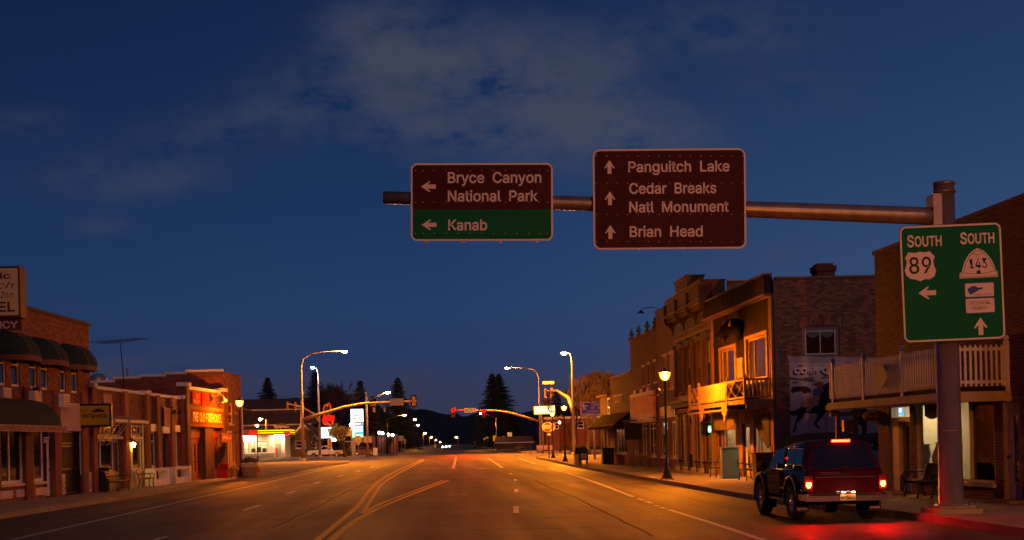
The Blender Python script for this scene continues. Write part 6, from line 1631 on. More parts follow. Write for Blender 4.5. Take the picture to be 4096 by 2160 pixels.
for s_ in (-1, 1):
    o = side_quad('side_window', [(.50, 1.19), (1.80, 1.19), (1.80, 1.56), (.62, 1.56)], TRIM, so, .004, s_)
    side_quad('pane', [(.56, 1.215), (1.17, 1.215), (1.17, 1.54), (.66, 1.54)], TINT, o, .012, s_); side_quad('pane', [(1.21, 1.215), (1.76, 1.215), (1.76, 1.54), (1.21, 1.54)], TINT, o, .012, s_)
    side_quad('door_window', [(2.08, 1.13), (3.28, 1.13), (2.96, 1.51), (2.12, 1.52)], TINT, cbo, -.015, s_)
    # drip rail, body mouldings, door lines
    MB().tube([(s_ * .70, .45, 1.60), (s_ * .70, 1.9, 1.585)], .010, 6).build('rail', CHROME, so)
    MB().box(s_ * .85 - .008, s_ * .85 + .008, 1.66, 3.26, .66, .70).build('side_moulding', CHROME, tk)
    MB().tube([(s_ * .80, .2, 1.092), (s_ * .80, 3.4, 1.088)], .008, 5).build('belt_rail', CHROME, tk)
    dp = MB().box(s_ * .853 - .006, s_ * .853 + .006, 2.02, 3.18, .52, 1.04).build('door', PAINT, tk)
    MB().box(s_ * .868 - .012, s_ * .868 + .012, 2.12, 2.28, .93, .97).build('handle', TRIM, dp)
    MB().box(s_ * .80 - .05, s_ * .80 + .05, 1.6, 3.3, .40, .46).build('rocker_step', TRIM, tk)
    mi = MB().box(s_ * 1.0 - .11, s_ * 1.0 + .11, 3.12, 3.22, 1.10, 1.27); mi.bar((s_ * .80, 3.2, 1.10), (s_ * .95, 3.17, 1.14), .04); mi.build('wing_mirror', BLACKP, tk)
    for ax in (AX1, AX2):
        # flare
        mb = MB(); NA = 14; vs = []
        for i in range(NA + 1):
            t = -.25 + (pi + .5) * i / NA
            for rr_, xx in ((.475, .80), (.475, .905), (.52, .905), (.56, .85)):
                vs.append((s_ * xx, ax - rr_ * cos(t), WR + .06 + rr_ * sin(t)))
        mb.add(vs, [(i * 4 + k, i * 4 + k + 1, (i + 1) * 4 + k + 1, (i + 1) * 4 + k) for i in range(NA) for k in range(3)], True)
        mb.build('wheel_flare', mat('faded_flare', (.12, .07, .065), .5), tk)
        wx = s_ * .765
        wh = MB(); prof = [(.21, -.115), (.30, -.125), (.36, -.12), (WR - .005, -.10), (WR, -.05), (WR, .05), (WR - .005, .10), (.36, .12), (.30, .125), (.21, .115)]
        n = 28; vs = [(wx + b, ax + a * cos(2 * pi * k / n), WR + a * sin(2 * pi * k / n)) for a, b in prof for k in range(n)]
        wh.add(vs, [(i * n + k, i * n + (k + 1) % n, (i + 1) * n + (k + 1) % n, (i + 1) * n + k) for i in range(len(prof) - 1) for k in range(n)], True)
        w_o = wh.build('wheel', RUBBER, tk)
        rm2 = MB(); prof = [(.215, .105), (.20, .09), (.175, .05), (.10, .06), (.07, .10), (.0001, .105)]
        vs = [(wx + s_ * b, ax + a * cos(2 * pi * k / n), WR + a * sin(2 * pi * k / n)) for a, b in prof for k in range(n)]
        rm2.add(vs, [(i * n + k, i * n + (k + 1) % n, (i + 1) * n + (k + 1) % n, (i + 1) * n + k) for i in range(len(prof) - 1) for k in range(n)], True)
        ri = rm2.build('rim', CHROME, w_o)
        for i in range(6):
            t = i * pi / 3; MB().bar((wx + s_ * .085, ax + .09 * cos(t), WR + .09 * sin(t)), (wx + s_ * .09, ax + .205 * cos(t), WR + .205 * sin(t)), .05, .03, (s_, 0, 0)).build('spoke', CHROME, w_o)
    fl = MB().box(s_ * .77 - .14, s_ * .77 + .14, AX1 - .50, AX1 - .485, .20, .56).build('mud_flap', BLACKP, tk)
    TX('4WD', SIGN_WHITE, fl, s_ * .77 - .11, s_ * .77 + .11, .25, .045, AX1 - .506, .02)
    MB().box(s_ * .77 - .14, s_ * .77 + .14, AX2 - .53, AX2 - .515, .18, .58).build('mud_flap', mat('grey_mud_flap', (.07, .065, .055), .8), tk)
    MB().box(s_ * .852 - .006, s_ * .852 + .006, .24, .44, .66, .70).build('side_badge', CHROME, tk)
# rear: tailgate, shell hatch glass, lamps, bumper, plate
tg = MB().box(-.66, .66, .105, .145, .61, 1.07).build('tailgate', PAINT, tk)
MB().box(-.64, .64, .10, .107, .945, .955).build('tailgate_crease', CHROME, tg)
TX('TOYOTA', mat('dull_tailgate_letters', (.16, .05, .05), .5), tg, -.52, -.10, 1.0, .055, .1, .02)
MB().box(-.16, .08, .094, .106, .97, 1.02).build('handle', BLACKP, tg)
hz = lambda z: .175 + (z - 1.085) * .42
gq = [(-.70, 1.12), (.70, 1.12), (.555, 1.60), (.50, 1.625), (-.50, 1.625), (-.555, 1.60)]
mb = MB(); n = len(gq); mb.add([(x, hz(z) - .012, z) for x, z in gq] + [(x, hz(z) + .004, z) for x, z in gq], [tuple(range(n)), tuple(range(2 * n - 1, n - 1, -1))] + [(i, i + n, (i + 1) % n + n, (i + 1) % n) for i in range(n)])
mb.build('hatch_glass', TINT, so)
MB().box(-.06, .06, .145, .175, 1.13, 1.17).build('hatch_handle', BLACKP, so)
MB().box(-.22, .22, .37, .56, 1.665, 1.735).build('brake_light_housing', PAINT, so)
TAIL = emit('brake_light', (1.0, .0035, .0005), 1300)
TAIL_D = mat('red_tail_lens', (.10, .003, .002), .3)
MB().box(-.19, .19, .352, .369, 1.675, 1.725).build('high_brake_light', emit('high_brake_light_glow', (1.0, .012, .003), 60), so)
for s_ in (-1, 1):
    o = MB().box(min(s_ * .69, s_ * .845), max(s_ * .69, s_ * .845), .085, .20, .66, .98).build('tail_lamp', TAIL_D, tk)
    x0, x1 = sorted((s_ * .72, s_ * .832))
    MB().poly([(x0 + .03, .73), (x1 - .03, .73), (x1, .79), (x1 - .01, .845), (x0 + .01, .845), (x0, .79)], .078, .0849).build('brake_bulb_lens', TAIL, o)
bp = MB().box(-.87, .87, -.02, .10, .45, .60); bp.box(-.93, -.82, .0, .35, .47, .60); bp.box(.82, .93, .0, .35, .47, .60)
bpo = bp.build('rear_bumper', mat('dark_chrome_bumper', (.20, .17, .17), .25, .8, var=.15), tk)
MB().box(-.80, .80, -.035, -.02, .565, .60).build('bumper_pad', BLACKP, bpo)
pl = MB().box(-.155, .155, -.045, -.03, .465, .615).build('licence_plate', mat('yellow_plate', (.75,.50,.14), .5, var=.05), tk)
TX('1A 8K462', BLACKP, pl, -.135, .135, .50, .065, -.048, .02); MB().box(-.155, .155, -.047, -.0455, .59, .615).build('plate_band', RED_PAINT, pl)
for x_ in (-.1, .1): MB().box(x_ - .03, x_ + .03, -.085, -.06, .63, .645).build('plate_lamp', emit('plate_lamp_glow', (1.0, .8, .5), 45), bpo)
MB().box(-.70, .70, .35, 4.3, .40, .47).build('chassis', BLACKP, tk); MB().tube([(-.7, AX1, WR), (.7, AX1, WR)], .06, 8).build('rear_axle', BLACKP, tk); MB().tube([(-.7, AX2, WR), (.7, AX2, WR)], .06, 8).build('front_axle', BLACKP, tk)
MB().sphere((0, AX1, WR), .15, 10, 6).build('differential', BLACKP, tk)
# ================================================================ the crossing: signal masts and street lamps
def cobra(par, p, d, m=None, s=1.0):
    """street lamp head at the end of an arm; p end of the arm, d its direction"""
    d = Vector(d).normalized(); a = Vector((-d.y, d.x, 0)); q = Vector(p) + d * .35 * s
    mb = MB(); n = 12
    prof = [(-.42, .05, .05), (-.25, .13, .09), (.05, .18, .12), (.30, .14, .08), (.40, .03, .02)]
    vs = []
    for t, w, h in prof:
        for k in range(n):
            an = pi * k / (n - 1); c = q + d * t * s + a * (w * s * cos(an)); vs.append((c.x, c.y, c.z + h * s * sin(an)))
    mb.add(vs, [(i * n + k, i * n + k + 1, (i + 1) * n + k + 1, (i + 1) * n + k) for i in range(len(prof) - 1) for k in range(n - 1)], True)
    h = mb.build('lamp_head', POLE_GREY, par)
    mb = MB(); rings = [(.30, .0), (.29, -.10), (.20, -.21), (.002, -.26)]; vs = []
    for r_, z in rings:
        for k in range(14):
            an = 2 * pi * k / 14; c = q + d * (r_ * s * cos(an) + .05 * s) + a * (r_ * .62 * s * sin(an)); vs.append((c.x, c.y, c.z + z * s))
    mb.add(vs, [(i * 14 + k, (i + 1) * 14 + k, (i + 1) * 14 + (k + 1) % 14, i * 14 + (k + 1) % 14) for i in range(3) for k in range(14)], True)
    mb.build('lamp_lens', m or LAMP_HEAD, h)
    return h
def signal_head(par, p, face, lit=None, n=3):
    """three lens signal; face = direction it looks"""
    f = Vector(face).normalized(); rz = atan2(f.y, f.x) + pi / 2
    o = MB().box(-.19, .19, -.12, .12, -.55, .55).build('signal_head', mat('signal_yellow', (.42, .24, .02), .5), par, p); o.rotation_euler = (0, 0, rz)
    MB().poly(round_rect(.68, 1.42, .08), .03, .05).build('back_plate', BLACKP, o)
    for i, (z, nm) in enumerate(((.36, 'red'), (0, 'amber'), (-.36, 'green'))):
        m = emit('red_signal_light', (1.0, .0, .0), 9000) if lit == nm else BLACKP
        mb = MB(); vs = [(.19 * cos(2 * pi * k / 14), -.125 - dy, z + .19 * sin(2 * pi * k / 14) * 1) for dy in (0, .02) for k in range(14)]
        mb.add(vs, [(k, (k + 1) % 14, 14 + (k + 1) % 14, 14 + k) for k in range(14)] + [tuple(range(27, 13, -1))])
        mb.build('lens', m, o)
        vs = [(.17 * cos(pi * k / 10), -.12 - dy, z + .17 * sin(pi * k / 10)) for dy in (0, .22) for k in range(11)]
        MB().add(vs, [(k, k + 1, 12 + k, 11 + k) for k in range(10)]).build('visor', BLACKP, o)
    return o
def mast_pole(loc, label, h_lum, lum_vec, arm, arm_m=STEEL_PAINT, lm=None):
    t = thing('signal_mast', label, 'traffic signal', loc, 0, 'signal masts at the crossing')
    MB().lathe([(.42, 0), (.40, .25), (.28, .45), (.26, .5)], 0, 0, 0, 12).build('base', POLE_GREY, t)
    lv = Vector(lum_vec)
    pts = [(0, 0, .4), (0, 0, h_lum * .5), (0, 0, h_lum - 1.6), tuple(Vector((0, 0, h_lum - .75)) + lv * .06), tuple(Vector((0, 0, h_lum - .2)) + lv * .25), tuple(Vector((0, 0, h_lum)) + lv * .5), tuple(Vector((0, 0, h_lum + .05)) + lv)]
    MB().tube(pts, [.22, .17, .11, .09, .07, .06, .045], 12).build('pole', POLE_GREY, t)
    cobra(t, pts[-1], lv, lm)
    if arm: 
        MB().tube(arm, [.19, .17, .15, .13, .11, .09][:len(arm)], 10).build('mast_arm', arm_m, t)
    return t
gA = gnd(1213, 1850); gA.z = .0
def rel(b, x, y, Y=None): q = at(x, y, Y or b.y); return (q.x - b.x, q.y - b.y, q.z - b.z)
cI = cv(920, 1360, 2.7156)
lumA = rel(gA, 1375, 1405)
tA = mast_pole(gA, 'tall street lamp and signal mast at the near corner by the lit restaurant', lumA[2], (lumA[0] - .3, 0, 0),
               [rel(gA, *cI(800, 860)), rel(gA, *cI(1000, 800)), rel(gA, *cI(1250, 725)), rel(gA, *cI(1450, 688)), rel(gA, *cI(1738, 676)), rel(gA, 1664, 1603)])
p = rel(gA, 1655, 1604); o = signal_head(tA, p, (0, 1, 0)); 
q = rel(gA, 1586, 1608); MB().box(q[0] - .80, q[0] + .80, -.14, -.11, q[2] - .40, q[2] + .40).build('street_name_sign', SIGN_BACK, tA)
q = rel(gA, *cI(1555, 695)); MB().box(q[0] - .35, q[0] + .35, -.12, .12, q[2] - .24, q[2] + .1).build('detector', STEEL_PAINT, tA)
gB = gnd(2297, 1826); lumB = rel(gB, 2278, 1412)
tB = mast_pole(gB, 'tall street lamp and signal mast behind the letter box', lumB[2], (-.5, 0, 0), None)
cJ = cv(1960, 1380, 2.6117)
MB().tube([(-.1, 0, 5.0), (-.35, 1.5, 6.6), (-1.2, 6, 7.6), (-2.2, 12, 7.9)], [.19, .17, .14, .10], 10).build('mast_arm', STEEL_PAINT, tB)
for y_ in (9.0, 11.5): signal_head(tB, (-1.65 - (y_ - 9) * .2, y_, 7.55), (1, 0, 0))
MB().box(-2.6, -1.2, 10.2, 10.25, 8.6, 8.95).build('street_name_sign', SIGN_BACK, tB)
gC = gnd(2163, 1811); lumC = rel(gC, 2030, 1472)
tC = mast_pole(gC, 'tall street lamp and signal mast at the far corner carrying the red lights', lumC[2], (lumC[0] + .3, 0, 0),
               [rel(gC, *cJ(500, 795)), rel(gC, *cJ(350, 745)), rel(gC, *cJ(200, 706)), rel(gC, *cJ(60, 685)), rel(gC, 1900, 1641), rel(gC, 1812, 1639)])
for x, y in ((1813, 1641), (1934, 1645)):
    q = rel(gC, x, y); signal_head(tC, (q[0], -.35, q[2] - .36), (0, -1, 0), 'red')
a, b = rel(gC, 1858, 1650), rel(gC, 1903, 1632)
so_ = MB().box(a[0], b[0], -.22, -.14, a[2], b[2]).build('street_name_sign', emit('lit_green_sign', (.02, .42, .10), .45), tC)
ring([(a[0], a[2]), (b[0], a[2]), (b[0], b[2]), (a[0], b[2])], [(a[0] + .09, a[2] + .09), (b[0] - .09, a[2] + .09), (b[0] - .09, b[2] - .09), (a[0] + .09, b[2] - .09)], -.226).build('sign_rim', mat('cream_rim', (.6, .5, .3), .6), so_)
worn_letters(so_, SIGN_WHITE, a[0] + .2, b[0] - .2, a[2] + .2, b[2] - .22, 7, -.232, 23)
gD = gnd(1279, 1833); gD.y = 198
lumD = rel(gD, 1268, 1472)
tD = mast_pole(gD, 'tall street lamp mast with pale lamp beside the white lit sign', lumD[2], (-.5, -1.2, 0), [(0, 0, 5.3), (-.5, -3, 6.6), (-1.6, -8, 7.5), (-3.0, -15, 7.9)], lm=LAMP_WHITE)
for y_ in (-11, -14.5): signal_head(tD, (-2.3 - (-11 - y_) * .2, y_, 7.55), (-1, 0, 0))
# ---------------------------------------------------------------- signs on posts
def post_sign(name, x, yb, Yd, label, cat, z0=0.0, h=None, r=.045, wood=False, loc=None, group=None):
    g = loc or gnd(x, yb, z0)
    if Yd and not loc: g = at(x, yb, Yd); g.z = z0
    t = thing(name, label, cat, g, 0, group)
    MB().tube([(0, 0, 0), (0, 0, h)], r, 8).build('post', WOOD_DARK if wood else POLE_GREY, t)
    return t
cK = cv(2100, 1580, 4.85)
# stop sign facing the camera
g = gnd(*cK(468, 1215), .15); s_ = FPX / g.y
t = post_sign('stop_sign', 0, 0, 0, 'red octagonal STOP sign on a wooden post at the corner', 'stop sign', h=at(*cK(445, 700), g.y).z - .15, loc=g, wood=True, r=.06)
c = at(*cK(437, 622), g.y); cx, cz = c.x - g.x, c.z - .15; r8 = 105 / 4.85 / s_
oc = lambda r_: [(cx + r_ * cos(pi / 8 + k * pi / 4), cz + r_ * sin(pi / 8 + k * pi / 4)) for k in range(8)]
o = MB().poly(oc(r8), -.075, -.068).build('plate', mat('stop_red', (.22, .006, .003), .5), t)
ring(oc(r8), oc(r8 * .89), -.078).build('border', SIGN_WHITE, o); TX('STOP', SIGN_WHITE, o, cx - r8 * .72, cx + r8 * .66, cz - r8 * .30, r8 * .62, -.08, .03)
o = MB().poly([(cx + r8 * 1.0 + (x - cx) * .28, z * .8 + cz * .2) for x, z in oc(r8)], .05, .06).build('second_plate', mat('stop_red', (.22, .006, .003), .5), t); ring([(cx + r8 * 1.0 + (x - cx) * .28, z * .8 + cz * .2) for x, z in oc(r8)], [(cx + r8 * 1.0 + (x - cx) * .22, z * .8 + cz * .2) for x, z in oc(r8 * .86)], .045).build('border', SIGN_WHITE, o)
c = at(*cK(460, 765), g.y); MB().box(c.x - g.x - .16, c.x - g.x + .16, -.075, -.065, c.z - .23, c.z - .07).build('all_way_plaque', SIGN_WHITE, t)
# purple shop sign on its post
g = gnd(*cK(1352, 1245), .15); s_ = FPX / g.y
t = post_sign('forget_me_not_sign', 0, 0, 0, 'purple FORGET ME NOT shop sign on a single dark post', 'sign', h=at(*cK(1325, 395), g.y).z - .15, loc=g, r=.10)
PUR = mat('purple_sign', (.003, .012, .50), .5, var=.1)
def sx(x, y): q = at(*cK(x, y), g.y); return q.x - g.x, q.z - .15
TLc, BRc = sx(1075, 140), sx(1580, 388)
o = MB().box(TLc[0], BRc[0], -.10, .12, BRc[1], TLc[1]).build('board', PUR, t)
PLT = mat('pink_sign_print', (.26, .20, .30), .6)
ring([(TLc[0], BRc[1]), (BRc[0], BRc[1]), (BRc[0], TLc[1]), (TLc[0], TLc[1])], [(TLc[0] + .06, BRc[1] + .06), (BRc[0] - .06, BRc[1] + .06), (BRc[0] - .06, TLc[1] - .06), (TLc[0] + .06, TLc[1] - .06)], -.106).build('board_edge', PLT, o)
for s_t, xa, xb, yb_, yc_ in (('FORGET', 1285, 1505, 213, 165), ('ME  NOT', 1270, 1528, 277, 228), ('CLOTHING, GIFTS', 1210, 1545, 330, 302), ('ACCESSORIES  BOUTIQUE', 1110, 1560, 382, 352)):
    a, b, c_ = sx(xa, yb_), sx(xb, yb_), sx(xa, yc_); TX(s_t, PLT, o, a[0], b[0], a[1], c_[1] - a[1], -.11, .02)
fig = [(1105, 300), (1125, 240), (1100, 225), (1105, 190), (1120, 180), (1118, 158), (1140, 155), (1145, 180), (1165, 200), (1195, 205), (1215, 210), (1195, 238), (1175, 220), (1150, 225), (1165, 260), (1190, 295), (1175, 298), (1145, 265), (1130, 260), (1120, 298)]
MB().poly([sx(*p_) for p_ in fig], -.112, -.107).build('figure_print', PLT, o)
# yellow lit market sign fixed to the far mast
g = gC; t = thing('market_sign', 'yellow internally lit market sign beside the far signal mast', 'sign', at(2178, 1640, 196.5)); t.rotation_euler = (0, R(-1.6), 0)
w_, h_ = 3.18, 1.28
MB().box(-w_ / 2, w_ / 2, .0, .35, -h_ / 2, h_ / 2).build('cabinet', mat('yellow_cabinet', (.45, .33, .02), .5), t)
fo = MB().box(-w_ / 2 + .03, w_ / 2 - .03, -.02, -.0, -h_ / 2 + .03, h_ / 2 - .03).build('face', emit('yellow_lit_face', (1.0, .80, .12), 1.5), t)
MB().box(-w_ / 2 + .18, w_ / 2 - .18, -.03, -.022, -h_ / 2 + .16, h_ / 2 - .16).build('inner_face', emit('cream_lit_face', (1.0, .90, .55), 1.6), t)
LY = emit('yellow_lit_print', (1.0, .74, .05), 1.0)
worn_letters(t, LY, -.9, 1.3, .1, .40, 14, -.037, 31); worn_letters(t, LY, -.6, 1.3, -.42, -.22, 17, -.037, 32)
MB().poly([(-1.25 + .14 * cos(k * pi / 4), .1 + .14 * sin(k * pi / 4)) for k in range(8)], -.037, -.033).build('badge_print', LY, t)
q = gC - Vector(t.location); MB().bar((q.x, .35, -.3), (q.x, gC.y - 196.5 - .1, -.3), .1).build('bracket', POLE_GREY, t)
MB().tube([(q.x - .12, .42, -t.location.z), (q.x - .12, .42, h_ / 2)], .09, 8).build('post', POLE_GREY, t)
# octagon seen from behind, diesel board, small signs
g = gnd(1434, 1829)
t = post_sign('stop_sign', 0, 0, 0, 'octagonal sign seen from behind below the petrol price sign', 'stop sign', h=at(1433, 1745, g.y).z, loc=g)
c = at(1433, 1758, g.y); cx, cz = c.x - g.x, c.z
r8 = .66; MB().poly(oc(r8), -.075, -.06).build('plate', mat('sign_back_tan', (.42, .32, .2), .5, .3), t)
c = at(1434, 1777, g.y); MB().box(-.28, .28, -.075, -.06, c.z - .08, c.z + .08).build('plaque', mat('sign_back_tan', (.42, .32, .2), .5, .3), t)
g = gnd(1320, 1836)
t = post_sign('diesel_sign', 0, 0, 0, 'narrow upright DIESEL board on a post before the white pickup', 'sign', h=at(1320, 1770, g.y).z, loc=g)
a, b = at(1311, 1795, g.y), at(1327, 1757, g.y)
o = MB().box(a.x - g.x, b.x - g.x, -.08, -.05, a.z, b.z).build('board', mat('tan_board', (.5, .33, .12), .6), t); hh = (b.z - a.z) / 6.4
for i, ch_ in enumerate('DIESEL'): TX(ch_, BLACKP, o, a.x - g.x + .18, b.x - g.x - .18, b.z - .1 - (i + 1) * hh + .03, hh * .75, -.085, .02)
g = gnd(1471, 1828); g.y = 196; g.x = at(1471, 1828, 196).x
ut = thing('utility_pole', 'steel utility pole with street lamp arm beside the petrol price sign', 'utility pole', g, 0, 'poles along the far street')
top = at(1469, 1568, 196).z; MB().tube([(0, 0, 0), (0, 0, top)], [.20, .13], 10).build('pole', POLE_GREY, ut)
q0, q1 = at(1480, 1607, 196), at(1540, 1570, 196); MB().tube([(0, 0, q0.z), (q1.x - g.x, 0, q1.z)], .05, 6).build('lamp_arm', POLE_GREY, ut); cobra(ut, (q1.x - g.x, 0, q1.z), (1, 0, .1), LAMP_FAR)
for x0, x1 in ((1455, 1469), (1474, 1488)):
    a, b = at(x0, 1771, 196), at(x1, 1745, 196); MB().box(a.x - g.x, b.x - g.x, -.25, -.22, a.z, b.z).build('sign_plate', mat('pale_sign_plate', (.5, .42, .36), .6), ut)
# ---------------------------------------------------------------- petrol price sign
g = at(1413, 1830, 214); g.z = 0
pg = thing('petrol_price_sign', 'tall lit petrol station sign with chevron emblem over price panels', 'sign', g)
def gz(x, y): q = at(x, y, 214); return q.x - g.x, q.z
def panel(name, x0, y0, x1, y1, m, dep=(-.25, .25), par=None): a, b = gz(x0, y1), gz(x1, y0); return MB().box(a[0], b[0], dep[0], dep[1], a[1], b[1]).build(name, m, par or pg)
LITW = emit('lit_white_sign', (.95, .97, 1.0), 2.6)
panel('emblem_box', 1404, 1636, 1452, 1688, LITW)
cN = cv(1380, 1620, 8.49)
def npoly(name, pts, m, y): return MB().poly([gz(*cN(*p_)) for p_ in pts], y, y + .02).build(name, m, pg)
npoly('chevron', [(275, 300), (410, 345), (553, 300), (553, 350), (410, 400), (275, 360)], emit('grey_blue_chevron', (.55, .60, .68), 1.0), -.29)
npoly('chevron', [(275, 420), (410, 460), (550, 415), (550, 460), (410, 510), (275, 468)], emit('red_orange_chevron', (1.0, .30, .01), 1.1), -.29)
panel('brand_strip', 1406, 1690, 1453, 1701, emit('orange_edge_strip', (1.0, .55, .2), 1.2)); panel('brand_strip_face', 1412, 1693, 1449, 1698.5, LITW, (-.28, -.25)); panel('blue_mark', 1442, 1692.5, 1449, 1699, emit('blue_mark', (.02, .25, .7), 1), (-.29, -.28))
panel('price_panel', 1409, 1702, 1453, 1731, emit('price_panel_blue', (.12, .45, 1.0), 1.4)); panel('price_panel_green', 1409, 1731.5, 1453, 1752, emit('price_panel_green', (.15, .9, .25), 1.1))
for x0, y0, x1, y1 in ((1411, 1704, 1450, 1713), (1421, 1716, 1450, 1728), (1412, 1716, 1419, 1747), (1426, 1737, 1450, 1747)):
    panel('price_digits', x0, y0, x1, y1, LITW, (-.29, -.252))
for x in (1408, 1417): q = gz(x, 1750); MB().box(q[0] - .15, q[0] + .15, -.15, .15, 0, gz(1410, 1680)[1]).build('post', POLE_GREY, pg)
a, b = gz(1387, 1745), gz(1403, 1719); MB().box(a[0], b[0], -.06, -.02, a[1], b[1]).build('side_plate', mat('mustard_plate', (.5, .28, .03), .6), pg)
MB().sphere((gz(1407, 1699)[0], -.6, gz(1407, 1699)[1]), .33, 10, 6).build('flood_lamp', emit('warm_flood_lamp', (1.0, .72, .4), 60), pg)
# ---------------------------------------------------------------- neon hat sign over the white message board
g = at(1318, 1833, 216); g.z = 0
ns = thing('hat_neon_sign', 'red neon hat shaped sign above a blank white lit message board', 'sign', g)
def hz_(x, y): q = at(*cv(1270, 1600, 6.17)(x, y), 216); return (q.x - g.x, q.z)
a, b = hz_(100, 940), hz_(445, 670); MB().box(a[0], b[0], -.3, .3, a[1], b[1]).build('message_board', emit('white_message_board', (1.0, .98, .92), 3.0), ns)
a2, b2 = hz_(445, 930), hz_(498, 660); MB().box(a2[0] + .01, b2[0], -.25, .25, a2[1], b2[1]).build('board_side', mat('orange_cabinet', (.5, .22, .03), .6), ns)
NEON = emit('red_neon_tube', (1.0, .06, .015), 1.1); NEONB = emit('red_neon_letters', (1.0, .004, .002), 5)
def neon(pts, r_=.14, m=NEON): MB().tube([(x, -.35, z) for x, z in [hz_(*p_) for p_ in pts]], r_ * .6, 6).build('neon_tube', m, ns)
neon([(155, 290), (158, 220), (175, 150), (200, 110), (220, 120), (245, 160), (262, 160), (255, 110), (262, 85), (290, 80), (315, 120), (335, 200), (342, 300)])
neon([(125, 560), (150, 540), (220, 545), (290, 580), (270, 585), (180, 590), (140, 575), (180, 605), (250, 618), (330, 610), (385, 580), (395, 530), (400, 420)])
hb_ = MB().poly([hz_(*p_) for p_ in [(165, 480), (165, 260), (195, 130), (240, 180), (290, 100), (330, 240), (350, 480), (430, 545), (380, 600), (250, 612), (150, 590), (125, 560)]], -.1, .1).build('hat_board', mat('dark_hat_board', (.05, .02, .015), .7), ns)
TX('Arby', NEONB, ns, hz_(125, 500)[0], hz_(425, 500)[0], hz_(300, 500)[1], hz_(300, 380)[1] - hz_(300, 500)[1], -.5, .06)
MB().box(hz_(285, 600)[0], hz_(325, 600)[0], -.2, .2, 0, hz_(300, 600)[1]).build('post', POLE_GREY, ns)
for x in (395, 440): q = hz_(x, 985); MB().sphere((q[0], -1.2, q[1]), .22, 8, 5).build('flood_lamp', emit('cool_flood', (.9, 1.0, .85), 30), ns)
MB().bar((hz_(395, 985)[0], -1.0, hz_(395, 985)[1]), (hz_(300, 985)[0], 0, hz_(300, 985)[1]), .05).build('flood_bracket', POLE_GREY, ns)
# ---------------------------------------------------------------- lit restaurant
RY = 216.0
cR = cv(940, 1680, 7.5433)
def rz_(x, y): q = at(*cR(x, y), RY); return q.x, q.z
x0, x1 = rz_(-60, 900)[0], rz_(1505, 900)[0]; zr0, zr1 = rz_(800, 470)[1], rz_(800, 290)[1]
rest = thing('drive_in_restaurant', 'brightly lit cream drive-in restaurant with red and yellow neon roof band', 'restaurant', (x0, RY, 0))
RW = mat('cream_render', (.62, .52, .36), .7, var=.08)
Lr = x1 - x0
def rr(a, b, c, d): p_, q_ = rz_(a, d), rz_(c, b); return (p_[0] - x0, q_[0] - x0, p_[1], q_[1])
wn1, wn2, dn = rr(400, 640, 970, 985), rr(95, 655, 310, 990), rr(1215, 560, 1400, 1160)
dn = (dn[0], dn[1], .15, dn[3])
holes = [wn1, (max(wn2[0], .1), wn2[1], wn2[2], wn2[3]), dn]
wall_mesh(MB(), 0, Lr, 0, zr0, holes, .3).build('wall', RW, rest)
zb_ = rz_(600, 1010)[1]
st = MB(); rnd = random.Random(8); stone = mat('grey_field_stone', (.24, .21, .17), .9, var=.3, island=.4, bump=.4)
rows = 4
for r_ in range(rows):
    u = 0.0
    while u < dn[0] - .1:
        w_ = rnd.uniform(.25, .6); e_ = min(u + w_, dn[0] - .1); z0 = .14 + (zb_ - .14) * r_ / rows
        MB().box(u + .015, e_ - .015, -.10 - rnd.uniform(0, .06), -.002, z0 + .015, z0 + (zb_ - .14) / rows - .015).build('stone', stone, rest); u = e_
MB().box(dn[1] + .05, Lr, -.10, -.002, .14, zb_).build('stone_base', stone, rest)
mb = MB().box(0, .2, .003, 8, 0, zr0); mb.box(Lr - .2, Lr, .003, 8, 0, zr0); mb.box(.2, Lr - .2, 7.8, 8, 0, zr0); mb.build('side_walls', RW, rest)
MB().box(-.1, Lr + .9, -.9, 8.1, zr0, zr0 + .12).build('soffit', RW, rest); 
MB().box(-.1, Lr + .9, -.9, 8.1, zr0 + .12, zr1).build('roof_band', mat('red_roof_band', (.55, .07, .02), .5), rest)
YT = emit('yellow_neon_tube', (1.0, .62, .0), 2.6)
for z in (zr0 + (zr1 - zr0) * .42, zr0 + (zr1 - zr0) * .80):
    MB().tube([(rr(690, 0, 691, 10)[0], -1.0, z), (Lr + .88, -1.0, z)], .06, 6).build('neon_tube', YT, rest); MB().tube([(0.1, -1.0, z), (rr(230, 0, 240, 1)[0], -1.0, z)], .06, 6).build('neon_tube', YT, rest)
    MB().tube([(Lr + 1.0, -.9, z), (Lr + 1.0, 6, z)], .06, 6).build('neon_tube', YT, rest)
for x in (560, 1565):
    a_ = rr(x - 80, 300, x + 95, 480); MB().poly([((a_[0] + a_[1]) / 2 + .42 * (1 + .25 * cos(3 * t_)) * cos(t_ ) * 1.3, (a_[2] + a_[3]) / 2 + .36 * (1 + .2 * sin(4 * t_)) * sin(t_)) for t_ in [k * pi / 12 for k in range(24)]], -1.25, -1.15).build('red_neon_emblem', NEONB, rest)
a_ = rr(270, 310, 470, 465); worn_letters(rest, mat('cream_letters', (.5, .36, .18)), a_[0], a_[1], a_[2], a_[3], 5, -.96, 44)
for (u0_, u1_) in ((rr(190, 0, 330, 1)[0], rr(190, 0, 560, 1)[1]), (rr(1180, 0, 1480, 1)[0], rr(1180, 0, 1480, 1)[1])):
    MB().box(u0_, u1_, -.75, -.35, zr0 - .09, zr0 - .02).build('canopy_lamp', emit('canopy_strip_lamp', (1.0, .80, .48), 150), rest)
rm = MB(); rm.box(.3, Lr - .3, 4.0, 4.1, .2, zr0 - .05); rm.box(.3, Lr - .3, .35, 4.0, .14, .2); rm.build('dining_room', mat('cream_room', (.6, .52, .36), .8), rest)
